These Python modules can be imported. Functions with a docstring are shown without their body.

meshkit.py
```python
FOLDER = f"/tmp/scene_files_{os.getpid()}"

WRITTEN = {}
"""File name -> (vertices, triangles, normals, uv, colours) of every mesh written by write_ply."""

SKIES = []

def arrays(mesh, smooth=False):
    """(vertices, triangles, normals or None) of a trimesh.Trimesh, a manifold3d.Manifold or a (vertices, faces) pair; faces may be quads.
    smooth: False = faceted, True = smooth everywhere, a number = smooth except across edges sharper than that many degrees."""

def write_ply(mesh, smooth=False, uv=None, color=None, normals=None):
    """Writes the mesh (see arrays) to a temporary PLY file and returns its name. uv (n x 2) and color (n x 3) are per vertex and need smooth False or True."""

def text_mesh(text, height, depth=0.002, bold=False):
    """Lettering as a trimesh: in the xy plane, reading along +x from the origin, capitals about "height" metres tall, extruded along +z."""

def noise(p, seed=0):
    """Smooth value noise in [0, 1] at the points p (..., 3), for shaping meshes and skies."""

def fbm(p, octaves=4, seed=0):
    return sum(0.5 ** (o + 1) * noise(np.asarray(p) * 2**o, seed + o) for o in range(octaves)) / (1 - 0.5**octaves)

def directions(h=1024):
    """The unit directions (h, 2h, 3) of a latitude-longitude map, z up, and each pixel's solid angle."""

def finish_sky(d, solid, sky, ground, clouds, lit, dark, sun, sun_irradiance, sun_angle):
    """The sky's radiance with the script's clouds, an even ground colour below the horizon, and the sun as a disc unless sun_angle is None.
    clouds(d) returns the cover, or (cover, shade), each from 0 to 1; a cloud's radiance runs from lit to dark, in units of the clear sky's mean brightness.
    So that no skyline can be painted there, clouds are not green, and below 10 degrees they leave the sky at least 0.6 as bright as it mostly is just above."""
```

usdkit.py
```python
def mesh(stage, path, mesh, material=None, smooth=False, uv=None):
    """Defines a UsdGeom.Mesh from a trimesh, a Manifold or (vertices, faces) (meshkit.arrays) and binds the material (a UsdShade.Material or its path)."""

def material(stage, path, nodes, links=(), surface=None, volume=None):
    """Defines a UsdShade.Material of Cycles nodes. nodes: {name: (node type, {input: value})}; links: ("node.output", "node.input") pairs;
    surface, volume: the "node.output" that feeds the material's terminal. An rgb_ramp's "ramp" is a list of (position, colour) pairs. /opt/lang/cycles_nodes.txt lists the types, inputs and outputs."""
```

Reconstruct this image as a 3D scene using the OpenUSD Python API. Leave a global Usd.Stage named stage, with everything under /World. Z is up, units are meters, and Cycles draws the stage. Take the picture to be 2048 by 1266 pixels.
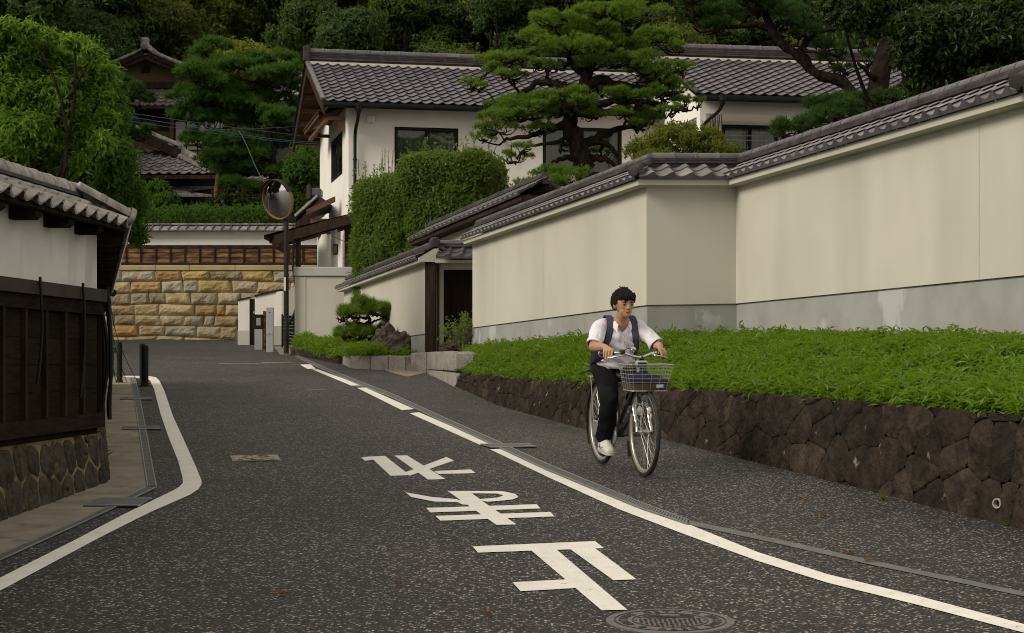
import math
import numpy as np, trimesh, usdkit, meshkit
from manifold3d import Manifold
from scipy.interpolate import CubicSpline
from scipy.spatial import Voronoi, cKDTree
from shapely.geometry import Polygon, LineString, Point
from shapely.geometry import box as sbox
from shapely.ops import unary_union
from pxr import Usd, UsdGeom, UsdLux, UsdShade, Gf, Sdf, Vt

stage = Usd.Stage.CreateInMemory()
UsdGeom.SetStageUpAxis(stage, UsdGeom.Tokens.z)
UsdGeom.SetStageMetersPerUnit(stage, 1.0)
UsdGeom.Xform.Define(stage, '/World')
UsdGeom.Scope.Define(stage, '/World/Looks')

# ------------------------------------------------------------------ camera, sky, sun
F, CX, CY, EYE = 3500.0, 1024.0, 715.0, 1.4      # focal length in photo pixels, principal column, true horizon row, eye height
ROADH = 590.0                                    # row where the rising road plane would vanish
S = (CY - ROADH) / F                             # slope of the street
cam = UsdGeom.Camera.Define(stage, '/World/camera')
cam.AddTranslateOp().Set(Gf.Vec3d(0, 0, EYE))
cam.AddRotateXOp().Set(90.0)
cam.CreateFocalLengthAttr(50.0)
cam.CreateHorizontalApertureAttr(2048 / F * 50)
cam.CreateVerticalApertureAttr(1266 / F * 50)
cam.CreateVerticalApertureOffsetAttr((CY - 633) / F * 50)
cam.CreateClippingRangeAttr(Gf.Vec2f(0.1, 3000))
cam.CreateExposureAttr(0.86)

SUN_DIR = np.array([-0.72, -0.46, 0.50]); SUN_DIR /= np.linalg.norm(SUN_DIR)
SUN_EL, SUN_ROT = math.asin(SUN_DIR[2]), math.atan2(SUN_DIR[0], SUN_DIR[1])
dome = UsdLux.DomeLight.Define(stage, '/World/sky')
dome.GetPrim().SetCustomDataByKey('kind', 'structure')
dome.GetPrim().SetCustomDataByKey('label', 'pale overcast sky')
sky_mat = usdkit.material(stage, '/World/Looks/overcast_sky', {
    'sky': ('sky_texture', {'sky_type': 'single_scattering', 'sun_disc': False, 'sun_elevation': SUN_EL, 'sun_rotation': SUN_ROT}),
    'tc': ('texture_coordinate', {}),
    'n': ('noise_texture', {'scale': 2.2, 'detail': 5.0, 'roughness': 0.55}),
    'r': ('rgb_ramp', {'ramp': [(0.3, (8.2, 7.6, 6.5)), (0.7, (11.2, 10.3, 8.9))]}),
    'm': ('mix_color', {'fac': 0.85, 'use_clamp': False}),
    'b': ('background_shader', {'strength': 0.052})},
    [('tc.generated', 'n.vector'), ('n.fac', 'r.fac'), ('sky.color', 'm.a'), ('r.color', 'm.b'), ('m.result', 'b.color')], surface='b.background')
UsdShade.MaterialBindingAPI.Apply(dome.GetPrim()).Bind(sky_mat)
sun = UsdLux.DistantLight.Define(stage, '/World/sun')
sun.CreateNormalizeAttr(True); sun.CreateIntensityAttr(0.40); sun.CreateAngleAttr(22.0); sun.CreateColorAttr(Gf.Vec3f(1.0, 0.93, 0.80))
_d = Gf.Rotation(Gf.Vec3d(0, 0, 1), Gf.Vec3d(*map(float, SUN_DIR)))
sun.AddOrientOp(UsdGeom.XformOp.PrecisionFloat).Set(Gf.Quatf(_d.GetQuat()))

# ------------------------------------------------------------------ helpers
def A(*p): return np.array(p, float)
def unit(v): v = np.asarray(v, float); return v / (np.linalg.norm(v) + 1e-12)
def W(px, py, y):
    """the point that the photograph shows at (px, py), y metres ahead"""
    return A((px - CX) / F * y, y, EYE + (CY - py) / F * y)
def X(px, y): return (px - CX) / F * y
def Z(py, y): return EYE + (CY - py) / F * y
def G(px, py):
    """the point of the street at pixel (px, py)"""
    y = EYE * F / (py - ROADH)
    return A((px - CX) / F * y, y, S * y)
def lerp(a, b, t): return np.asarray(a, float) * (1 - t) + np.asarray(b, float) * t
def sstep(a, b, x): t = np.clip((np.asarray(x, float) - a) / (b - a), 0, 1); return t * t * (3 - 2 * t)
def spline(pts, n):
    pts = np.asarray(pts, float); d = np.r_[0, np.cumsum(np.linalg.norm(np.diff(pts[:, :3], axis=0), axis=1))]
    return CubicSpline(d, pts)(np.linspace(0, d[-1], n))

USED = {}
ORIGIN = {}
def numbered(parent, name):
    k = (parent, name); i = USED.get(k, 0); USED[k] = i + 1
    return name if i == 0 else f'{name}_{i:03d}'
def custom(p, label=None, cat=None, group=None, kind=None):
    for k, v in (('label', label), ('category', cat), ('group', group), ('kind', kind)):
        if v: p.SetCustomDataByKey(k, v)
def thing(name, label, cat, loc=(0, 0, 0), group=None):
    path = '/World/' + numbered('/World', name)
    x = UsdGeom.Xform.Define(stage, path); loc = np.asarray(loc, float)
    x.AddTranslateOp().Set(Gf.Vec3d(*map(float, loc)))
    ORIGIN[path] = loc
    custom(x.GetPrim(), label, cat, group)
    return path
class MB:
    """collects pieces into one mesh"""
    def __init__(self): self.v, self.f, self.n = [], [], 0
    def add(self, m, f=None):
        if f is None: v, f, _ = meshkit.arrays(m)
        else: v, f = np.asarray(m, float), np.asarray(f, int)
        if f.shape[1] == 4: f = np.vstack([f[:, [0, 1, 2]], f[:, [0, 2, 3]]])
        self.v.append(v); self.f.append(f + self.n); self.n += len(v); return self
    def get(self): return np.vstack(self.v), np.vstack(self.f)
def vf(m):
    if isinstance(m, MB): return m.get()
    v, f, _ = meshkit.arrays(m); return v, f
def obj(name, m, mat, parent=None, smooth=False, xf=None, label=None, cat=None, group=None, kind=None):
    par = parent or '/World'
    path = par + '/' + numbered(par, name)
    v, f = vf(m)
    if xf is not None: v = v @ xf[:3, :3].T + xf[:3, 3]
    o = ORIGIN.get(par, np.zeros(3)); v = v - o
    ORIGIN[path] = o
    p = usdkit.mesh(stage, path, (v, f), mat, smooth)
    p.CreateDoubleSidedAttr(True)
    custom(p.GetPrim(), label, cat, group, kind)
    return path
def struct(name, m, mat, label=None, parent=None, smooth=False):
    return obj(name, m, mat, parent, smooth, label=label, kind='structure')
def dup(src, loc, rz=0, label=None, group=None, scale=1.0):
    name = src.rsplit('/', 1)[1].split('_0')[0]
    was = stage.GetPrimAtPath(src).GetCustomData()
    path = '/World/' + numbered('/World', name)
    x = UsdGeom.Xform.Define(stage, path); p = x.GetPrim()
    p.GetReferences().AddInternalReference(src)
    x.ClearXformOpOrder()
    x.AddTranslateOp().Set(Gf.Vec3d(*map(float, loc)))
    x.AddRotateZOp().Set(float(rz))
    if np.ndim(scale) == 0: scale = (scale,) * 3
    x.AddScaleOp().Set(Gf.Vec3f(*map(float, scale)))
    custom(p, label or was['label'], was['category'], group or was.get('group'))
    p.SetInstanceable(True)
    return path
def place(src, loc, rz=0, scale=1.0):
    x = UsdGeom.Xform(stage.GetPrimAtPath(src)); x.ClearXformOpOrder()
    x.GetPrim().GetAttribute('xformOp:translate').Set(Gf.Vec3d(*map(float, loc)))
    ops = [UsdGeom.XformOp(x.GetPrim().GetAttribute('xformOp:translate'))]
    x.SetXformOpOrder(ops); x.AddRotateZOp().Set(float(rz))
    if np.ndim(scale) == 0: scale = (scale,) * 3
    x.AddScaleOp().Set(Gf.Vec3f(*map(float, scale)))

def pbox(o, a, b, c):
    """box with corner o and edge vectors a, b, c"""
    o, a, b, c = (np.asarray(t, float) for t in (o, a, b, c))
    v = np.array([o, o + a, o + a + b, o + b, o + c, o + a + c, o + a + b + c, o + b + c])
    f = np.array([[0, 3, 2, 1], [4, 5, 6, 7], [0, 1, 5, 4], [1, 2, 6, 5], [2, 3, 7, 6], [3, 0, 4, 7]])
    if np.dot(np.cross(a, b), c) < 0: f = f[:, ::-1]
    return v, np.vstack([f[:, [0, 1, 2]], f[:, [0, 2, 3]]])
def cbox(c, s): c, s = A(*c), A(*s); return pbox(c - s / 2, (s[0], 0, 0), (0, s[1], 0), (0, 0, s[2]))
def bbox(c, s, bev=0.01):
    """box with chamfered edges"""
    c, s = A(*c), A(*s); h = s / 2; b = min(bev, h.min() * 0.9); pts = []
    for sx in (-1, 1):
        for sy in (-1, 1):
            for sz in (-1, 1):
                q = A(sx, sy, sz) * h
                for k in range(3):
                    e = np.full(3, b); e[k] = 0
                    pts.append(c + q - A(sx, sy, sz) * e)
    return trimesh.convex.convex_hull(np.array(pts))
def tube(pts, r, n=8, cap=True):
    pts = np.asarray(pts, float); k = len(pts); r = np.broadcast_to(np.asarray(r, float), (k,))
    t = np.gradient(pts, axis=0); t /= np.linalg.norm(t, axis=1, keepdims=True) + 1e-12
    ref = A(0, 0, 1) if abs(t[0][2]) < 0.9 else A(1, 0, 0)
    u = unit(np.cross(t[0], ref)); V = []
    ang = np.arange(n) / n * 2 * np.pi
    for i in range(k):
        u = unit(u - t[i] * np.dot(u, t[i])); w = np.cross(t[i], u)
        V.append(pts[i] + r[i] * (np.cos(ang)[:, None] * u + np.sin(ang)[:, None] * w))
    V = np.vstack(V); f = []
    for i in range(k - 1):
        a = i * n + np.arange(n); b = i * n + (np.arange(n) + 1) % n
        f.append(np.c_[a, b, b + n, a + n])
    f = np.vstack(f); f = np.vstack([f[:, [0, 1, 2]], f[:, [0, 2, 3]]])
    if cap:
        m = len(V); V = np.vstack([V, pts[0], pts[-1]])
        i = np.arange(n); j = (i + 1) % n
        f = np.vstack([f, np.c_[np.full(n, m), j, i], np.c_[np.full(n, m + 1), (k - 1) * n + i, (k - 1) * n + j]])
    return V, f
def cyl(p, q, r, n=12): return tube([p, q], r, n)
def lathe(prof, n=24, axis_o=(0, 0, 0), ax=(0, 0, 1)):
    """profile [(r, h)] turned about the axis"""
    ax = unit(ax); ref = A(1, 0, 0) if abs(ax[0]) < 0.9 else A(0, 1, 0)
    u = unit(np.cross(ax, ref)); w = np.cross(ax, u); a = np.arange(n) / n * 2 * np.pi
    ring = np.cos(a)[:, None] * u + np.sin(a)[:, None] * w
    V = np.vstack([A(*axis_o) + r * ring + h * ax for r, h in prof]); f = []
    for i in range(len(prof) - 1):
        p = i * n + np.arange(n); q = i * n + (np.arange(n) + 1) % n
        f.append(np.c_[p, q, q + n, p + n])
    f = np.vstack(f)
    return V, np.vstack([f[:, [0, 1, 2]], f[:, [0, 2, 3]]])
def grid(P):
    """faces for an (n, m, 3) array of points"""
    n, m = P.shape[:2]; i = np.arange(n * m).reshape(n, m)
    q = np.c_[i[:-1, :-1].ravel(), i[1:, :-1].ravel(), i[1:, 1:].ravel(), i[:-1, 1:].ravel()]
    return P.reshape(-1, 3), np.vstack([q[:, [0, 1, 2]], q[:, [0, 2, 3]]])
def poly_sheet(polys, zf):
    """flat shapely polygons in plan triangulated and laid at height zf(x, y)"""
    mb = MB()
    for g in getattr(polys, 'geoms', [polys]):
        v, f = trimesh.creation.triangulate_polygon(g, engine='earcut')
        f = np.asarray(f); v = np.asarray(v)
        c = np.cross(v[f[:, 1]] - v[f[:, 0]], v[f[:, 2]] - v[f[:, 0]])
        f = np.where((c < 0)[:, None], f[:, ::-1], f)
        mb.add(np.c_[v, zf(v[:, 0], v[:, 1])], f)
    return mb
def gpoly(px): return Polygon([tuple(G(a, b)[:2]) for a, b in px]).buffer(0)
def extr(poly, h, O, U, V, N):
    """extrude polygon (a, b) by h along N; a along U, b along V, from O"""
    m = trimesh.creation.extrude_polygon(poly, h, engine='earcut'); v = m.vertices
    P = A(*O) + v[:, :1] * A(*U) + v[:, 1:2] * A(*V) + v[:, 2:] * A(*N)
    f = np.asarray(m.faces)
    if np.dot(np.cross(U, V), N) < 0: f = f[:, ::-1]
    return P, f
def frame(o, x, y, z):
    m = np.eye(4); m[:3, 0], m[:3, 1], m[:3, 2], m[:3, 3] = x, y, z, o; return m
def xform(m, M): v, f = vf(m); return v @ M[:3, :3].T + M[:3, 3], f

# ------------------------------------------------------------------ materials
def mat(name, c1, c2=None, scale=3.0, rough=0.7, spec=0.3, bump=0.0, bscale=20.0, rnd=0.0, stretch=(1, 1, 1), metallic=0.0, detail=6.0, lo=0.35, hi=0.65, c3=None, s3=1.0, lo3=0.55, hi3=0.7, bdist=0.02, stretch3=(1, 1, 1), d3=7.0):
    c2 = c2 or c1
    n = {'g': ('geometry', {}), 'mp': ('mapping', {'scale': stretch}), 'n': ('noise_texture', {'scale': scale, 'detail': detail, 'roughness': 0.6}),
         'r': ('rgb_ramp', {'ramp': [(lo, c1), (hi, c2)]}), 'p': ('principled_bsdf', {'roughness': rough, 'specular_ior_level': spec, 'metallic': metallic})}
    l = [('g.position', 'mp.vector'), ('mp.vector', 'n.vector'), ('n.fac', 'r.fac')]
    out = 'r.color'
    if c3:
        n |= {'mp3': ('mapping', {'scale': stretch3, 'location': (3.1, 7.7, 1.3)}), 'n3': ('noise_texture', {'scale': s3, 'detail': d3, 'roughness': 0.6}), 'k3': ('rgb_ramp', {'ramp': [(lo3, (0, 0, 0)), (hi3, (1, 1, 1))]}), 'x3': ('mix_color', {'b': c3})}
        l += [('g.position', 'mp3.vector'), ('mp3.vector', 'n3.vector'), ('n3.fac', 'k3.fac'), ('k3.color', 'x3.fac'), (out, 'x3.a')]; out = 'x3.result'
    if rnd:
        n |= {'oi': ('object_info', {}), 'mr': ('map_range', {'to_min': 1 - rnd, 'to_max': 1 + rnd}), 'h': ('hsv', {})}
        l += [('oi.random', 'mr.value'), ('mr.result', 'h.value'), (out, 'h.color')]; out = 'h.color'
    l.append((out, 'p.base_color'))
    if bump:
        n |= {'bn': ('noise_texture', {'scale': bscale, 'detail': 5.0}), 'bp': ('bump', {'strength': bump, 'distance': bdist})}
        l += [('mp.vector', 'bn.vector'), ('bn.fac', 'bp.height'), ('bp.normal', 'p.normal')]
    return usdkit.material(stage, '/World/Looks/' + name, n, l, surface='p.BSDF')
def leaf_mat(name, dark, light, trans=0.3, rnd=0.12, rough=0.55, tcol=None):
    tcol = tcol or tuple(1.5 * a for a in light)
    n = {'g': ('geometry', {}), 'r': ('rgb_ramp', {'ramp': [(0.0, dark), (0.75, tuple((a + b) / 2 for a, b in zip(dark, light))), (1.0, light)]}),
         'oi': ('object_info', {}), 'mr': ('map_range', {'to_min': 1 - rnd, 'to_max': 1 + rnd}), 'h': ('hsv', {}),
         'p': ('principled_bsdf', {'roughness': rough, 'specular_ior_level': 0.25}), 't': ('translucent_bsdf', {'color': tcol}), 'm': ('mix_closure', {'fac': trans})}
    l = [('g.random_per_island', 'r.fac'), ('r.color', 'h.color'), ('oi.random', 'mr.value'), ('mr.result', 'h.value'), ('h.color', 'p.base_color'), ('p.BSDF', 'm.closure1'), ('t.BSDF', 'm.closure2')]
    return usdkit.material(stage, '/World/Looks/' + name, n, l, surface='m.closure')

M = {}
M['asphalt'] = usdkit.material(stage, '/World/Looks/asphalt', {
    'g': ('geometry', {}), 'v': ('voronoi_texture', {'scale': 76.0, 'feature': 'f1'}), 'sc': ('separate_color', {}),
    'k': ('rgb_ramp', {'ramp': [(0.0, (0.027, 0.0232, 0.0215)), (0.55, (0.050, 0.0440, 0.0405)), (0.80, (0.061, 0.0535, 0.049)), (0.87, (0.19, 0.176, 0.163)), (1.0, (0.56, 0.53, 0.485))]}),
    'dk': ('rgb_ramp', {'ramp': [(0.0, (1, 1, 1)), (0.3, (1, 1, 1)), (0.55, (0.25, 0.25, 0.25))]}), 'mu': ('mix_color', {'blend_type': 'multiply', 'fac': 1.0}),
    'n': ('noise_texture', {'scale': 0.7, 'detail': 7.0, 'roughness': 0.65}), 'nr': ('rgb_ramp', {'ramp': [(0.3, (0.70, 0.68, 0.67)), (0.5, (0.98, 0.97, 0.96)), (0.7, (1.28, 1.25, 1.23))]}), 'mu2': ('mix_color', {'blend_type': 'multiply', 'fac': 1.0, 'use_clamp': False}),
    'bp': ('bump', {'strength': 0.5, 'distance': 0.006, 'invert': True}), 'p': ('principled_bsdf', {'roughness': 0.75, 'specular_ior_level': 0.35})},
    [('g.position', 'v.vector'), ('v.color', 'sc.color'), ('sc.r', 'k.fac'), ('v.distance', 'dk.fac'), ('k.color', 'mu.a'), ('dk.color', 'mu.b'), ('g.position', 'n.vector'), ('n.fac', 'nr.fac'),
     ('mu.result', 'mu2.a'), ('nr.color', 'mu2.b'), ('mu2.result', 'p.base_color'), ('v.distance', 'bp.height'), ('bp.normal', 'p.normal')], surface='p.BSDF')
M['paint'] = mat('road_paint', (0.70, 0.68, 0.62), (0.78, 0.76, 0.70), 6, 0.6, 0.3, 0.15, 120, c3=(0.30, 0.28, 0.26), s3=26, lo3=0.62, hi3=0.72)
M['apron'] = mat('worn_concrete', (0.20, 0.176, 0.135), (0.30, 0.268, 0.21), 2.5, 0.85, 0.2, 0.25, 60, c3=(0.10, 0.09, 0.07), s3=5, lo3=0.55, hi3=0.75)
M['plaster'] = mat('cream_render', (0.435, 0.415, 0.355), (0.475, 0.455, 0.39), 0.7, 0.85, 0.15, 0.06, 60, c3=(0.315, 0.30, 0.255), s3=0.8, lo3=0.46, hi3=0.95, stretch3=(1.0, 1.0, 0.16), d3=2.5)
M['plinth'] = mat('grey_render', (0.235, 0.235, 0.22), (0.30, 0.30, 0.285), 1.5, 0.85, 0.2, 0.08, 60, c3=(0.37, 0.375, 0.37), s3=0.9, lo3=0.60, hi3=0.64, stretch3=(1.2, 1.2, 0.7))
M['white_wall'] = mat('white_house_render', (0.70, 0.675, 0.62), (0.77, 0.745, 0.69), 0.8, 0.85, 0.15, 0.04, 50)
M['left_plaster'] = mat('old_white_plaster', (0.50, 0.49, 0.46), (0.60, 0.59, 0.56), 1.6, 0.9, 0.1, 0.08, 40, c3=(0.38, 0.37, 0.34), s3=1.3, lo3=0.5, hi3=0.75, stretch3=(2, 2, 0.4))
M['tile'] = mat('grey_roof_tile', (0.062, 0.056, 0.063), (0.100, 0.091, 0.102), 5, 0.40, 0.5, 0.05, 60, rnd=0.22)
M['tile_old'] = mat('weathered_roof_tile', (0.095, 0.086, 0.084), (0.24, 0.222, 0.212), 7, 0.6, 0.35, 0.1, 50, rnd=0.25)
M['tile_light'] = mat('dusty_roof_tile', (0.15, 0.135, 0.125), (0.33, 0.305, 0.285), 6, 0.65, 0.3, 0.1, 50, rnd=0.15, stretch=(1, 3.5, 1), c3=(0.09, 0.08, 0.075), s3=9, lo3=0.5, hi3=0.7)
M['tile_dark'] = mat('dark_ridge_tile', (0.032, 0.028, 0.028), (0.062, 0.056, 0.056), 6, 0.75, 0.15, 0.1, 50, rnd=0.25)
M['tile_sky_sheen'] = mat('sky_sheen_coping_tile', (0.13, 0.12, 0.124), (0.20, 0.188, 0.19), 6, 0.5, 0.4, 0.05, 60, rnd=0.2)  # paler than plain tile: sky sheen on the tops is put into the colour
M['mortar_white'] = mat('white_mortar', (0.5, 0.48, 0.42), None, 3, 0.9)
M['black_wood'] = mat('black_stained_wood', (0.009, 0.006, 0.004), (0.020, 0.014, 0.009), 3, 0.9, 0.04, 0.3, 14, rnd=0.25, stretch=(2, 2, 14))
M['black_board'] = mat('black_stained_board', (0.007, 0.0046, 0.003), (0.015, 0.010, 0.0065), 3, 0.9, 0.04, 0.3, 14, rnd=0.3, stretch=(1.5, 1.5, 16))
M['brown_wood'] = mat('brown_eave_wood', (0.085, 0.042, 0.02), (0.15, 0.078, 0.038), 3, 0.7, 0.2, 0.2, 10, rnd=0.2)
M['dark_wood'] = mat('dark_brown_wood', (0.018, 0.011, 0.008), (0.045, 0.030, 0.022), 3, 0.8, 0.1, 0.2, 12, rnd=0.15, stretch=(4, 4, 0.6))
M['warm_board'] = mat('scorched_cedar_board', (0.225, 0.115, 0.055), (0.045, 0.022, 0.011), 2.0, 0.75, 0.2, 0.25, 12, rnd=0.25, stretch=(1.0, 1, 6), lo=0.38, hi=0.60)
M['door_wood'] = mat('gate_door_wood', (0.010, 0.006, 0.003), (0.020, 0.012, 0.007), 3, 0.8, 0.08, 0.2, 12, stretch=(10, 10, 0.8))
M['black_metal'] = mat('black_metal', (0.009, 0.009, 0.009), (0.015, 0.0145, 0.014), 4, 0.6, 0.12)
M['rust_metal'] = mat('dark_brown_metal', (0.020, 0.014, 0.012), (0.034, 0.026, 0.022), 5, 0.65, 0.12)
M['steel'] = mat('galvanised_steel', (0.19, 0.20, 0.20), (0.27, 0.28, 0.28), 8, 0.45, 0.5, metallic=0.5)
M['grate'] = mat('drain_grate_steel', (0.11, 0.115, 0.11), (0.15, 0.155, 0.15), 9, 0.7, 0.3)
M['iron'] = mat('cast_iron', (0.13, 0.115, 0.115), (0.17, 0.155, 0.155), 14, 0.5, 0.5, 0.1, 90, metallic=0.3)
M['iron_dark'] = mat('dark_cast_iron', (0.028, 0.024, 0.024), (0.045, 0.04, 0.04), 14, 0.6, 0.3)
M['grey_panel'] = mat('grey_painted_metal', (0.30, 0.305, 0.31), (0.34, 0.345, 0.35), 4, 0.5, 0.4)
M['soil'] = mat('dark_soil', (0.022, 0.016, 0.010), (0.045, 0.033, 0.02), 6, 0.95, 0.1, 0.4, 20)
M['gravel'] = mat('pale_gravel', (0.20, 0.16, 0.11), (0.34, 0.28, 0.20), 25, 0.95, 0.1, 0.6, 50)
M['hill'] = mat('forest_floor', (0.012, 0.014, 0.006), (0.03, 0.03, 0.014), 0.5, 0.95, 0.1)
M['granite'] = mat('granite_block', (0.17, 0.155, 0.135), (0.30, 0.28, 0.245), 45, 0.85, 0.25, 0.5, 45, rnd=0.12, c3=(0.11, 0.095, 0.075), s3=4, lo3=0.5, hi3=0.75, bdist=0.02)
M['dark_stone'] = mat('dark_mossy_stone', (0.010, 0.0068, 0.005), (0.033, 0.0235, 0.017), 6, 0.9, 0.2, 1.0, 17, rnd=0.3, c3=(0.26, 0.235, 0.19), s3=6, lo3=0.66, hi3=0.74, bdist=0.05)
M['dark_stone_b'] = mat('brown_wall_stone', (0.021, 0.014, 0.010), (0.050, 0.036, 0.025), 6, 0.9, 0.2, 1.0, 17, rnd=0.3, c3=(0.014, 0.010, 0.007), s3=5, lo3=0.48, hi3=0.6, bdist=0.05)
M['dark_mortar'] = mat('dark_mortar', (0.010, 0.007, 0.005), (0.024, 0.017, 0.012), 8, 0.95, 0.1, 0.5, 25)
M['base_stone'] = mat('rough_base_stone', (0.016, 0.014, 0.010), (0.048, 0.042, 0.029), 9, 0.9, 0.2, 0.9, 26, rnd=0.2, c3=(0.10, 0.085, 0.04), s3=7, lo3=0.60, hi3=0.72, bdist=0.03)
M['base_mortar'] = mat('yellowish_mortar', (0.13, 0.10, 0.055), (0.22, 0.17, 0.095), 6, 0.95, 0.1, 0.7, 28, c3=(0.03, 0.027, 0.018), s3=4, lo3=0.46, hi3=0.58, bdist=0.03)
for k, (a, b, c) in enumerate([((0.33, 0.25, 0.135), (0.42, 0.34, 0.21), (0.27, 0.15, 0.055)), ((0.30, 0.265, 0.18), (0.38, 0.345, 0.25), (0.22, 0.17, 0.09)), ((0.30, 0.185, 0.075), (0.38, 0.265, 0.125), (0.20, 0.095, 0.03)), ((0.27, 0.215, 0.135), (0.36, 0.30, 0.20), (0.17, 0.12, 0.06)), ((0.36, 0.265, 0.10), (0.40, 0.31, 0.15), (0.25, 0.165, 0.05))]):
    M[f'sand{k}'] = mat('sandstone_' + 'abcde'[k], a, b, 4, 0.9, 0.15, 0.7, 9, rnd=0.15, c3=c, s3=1.3, lo3=0.5, hi3=0.68, bdist=0.05)
M['sand_cap'] = mat('sandstone_cap', (0.33, 0.26, 0.13), (0.40, 0.32, 0.18), 1.5, 0.9, 0.15, 0.2, 14, c3=(0.2, 0.145, 0.06), s3=1.0, lo3=0.58, hi3=0.7)
M['bark'] = mat('pine_bark', (0.008, 0.006, 0.005), (0.026, 0.019, 0.015), 9, 0.95, 0.04, 1.0, 16, stretch=(1, 1, 0.5), bdist=0.05)
M['bark_red'] = mat('red_pine_bark', (0.075, 0.038, 0.02), (0.13, 0.07, 0.036), 7, 0.9, 0.15, 0.8, 12, stretch=(1, 1, 0.5), bdist=0.04)
M['twig'] = mat('brown_twig', (0.07, 0.05, 0.035), (0.11, 0.08, 0.055), 9, 0.9, 0.15)
M['rock'] = mat('garden_rock', (0.030, 0.022, 0.016), (0.105, 0.080, 0.058), 5, 0.85, 0.2, 1.0, 12, stretch=(1, 1, 2.0), c3=(0.02, 0.015, 0.012), s3=5, lo3=0.5, hi3=0.65, bdist=0.05)
M['pine'] = leaf_mat('pine_needles', (0.0576, 0.1104, 0.0072), (0.216, 0.312, 0.0168), 0.25)
M['pine_dark'] = leaf_mat('dark_pine_needles', (0.0176, 0.0462, 0.0066), (0.0605, 0.1265, 0.0154), 0.25)
M['pine_back'] = leaf_mat('back_pine_needles', (0.0253, 0.0713, 0.0057), (0.0978, 0.1898, 0.0161), 0.3)
M['leaf_bright'] = leaf_mat('bright_tree_leaves', (0.055, 0.115, 0.008), (0.2, 0.31, 0.026), 0.45)
M['leaf_mid'] = leaf_mat('mid_tree_leaves', (0.0304, 0.0808, 0.0057), (0.1045, 0.19, 0.0152), 0.4)
M['leaf_dark'] = leaf_mat('dark_tree_leaves', (0.0207, 0.0368, 0.0057), (0.0633, 0.0943, 0.0161), 0.25, rough=0.4)
M['leaf_hedge'] = leaf_mat('hedge_leaves', (0.0569, 0.1012, 0.0127), (0.2024, 0.2656, 0.0405), 0.35, rough=0.4)
M['leaf_maple'] = leaf_mat('maple_leaves', (0.06, 0.09, 0.006), (0.22, 0.21, 0.015), 0.35)
M['leaf_sasa'] = leaf_mat('bamboo_grass_leaves', (0.062, 0.13, 0.007), (0.25, 0.36, 0.022), 0.3, rough=0.45)
M['leaf_dry'] = leaf_mat('dry_leaves', (0.16, 0.07, 0.025), (0.26, 0.13, 0.05), 0.1)
for k, (a, b) in enumerate([((0.0406, 0.0725, 0.0087), (0.116, 0.174, 0.0232)), ((0.0667, 0.0899, 0.0072), (0.174, 0.1958, 0.0174)), ((0.0319, 0.0609, 0.0116), (0.087, 0.1421, 0.029)), ((0.058, 0.0783, 0.0072), (0.1522, 0.174, 0.0174)), ((0.1087, 0.1377, 0.0087), (0.2755, 0.29, 0.0217)), ((0.0261, 0.0435, 0.0072), (0.0725, 0.1087, 0.0174))]):
    M[f'forest{k}'] = leaf_mat('forest_leaves_' + 'abcdef'[k], a, b, 0.25, rnd=0.25)
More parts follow.
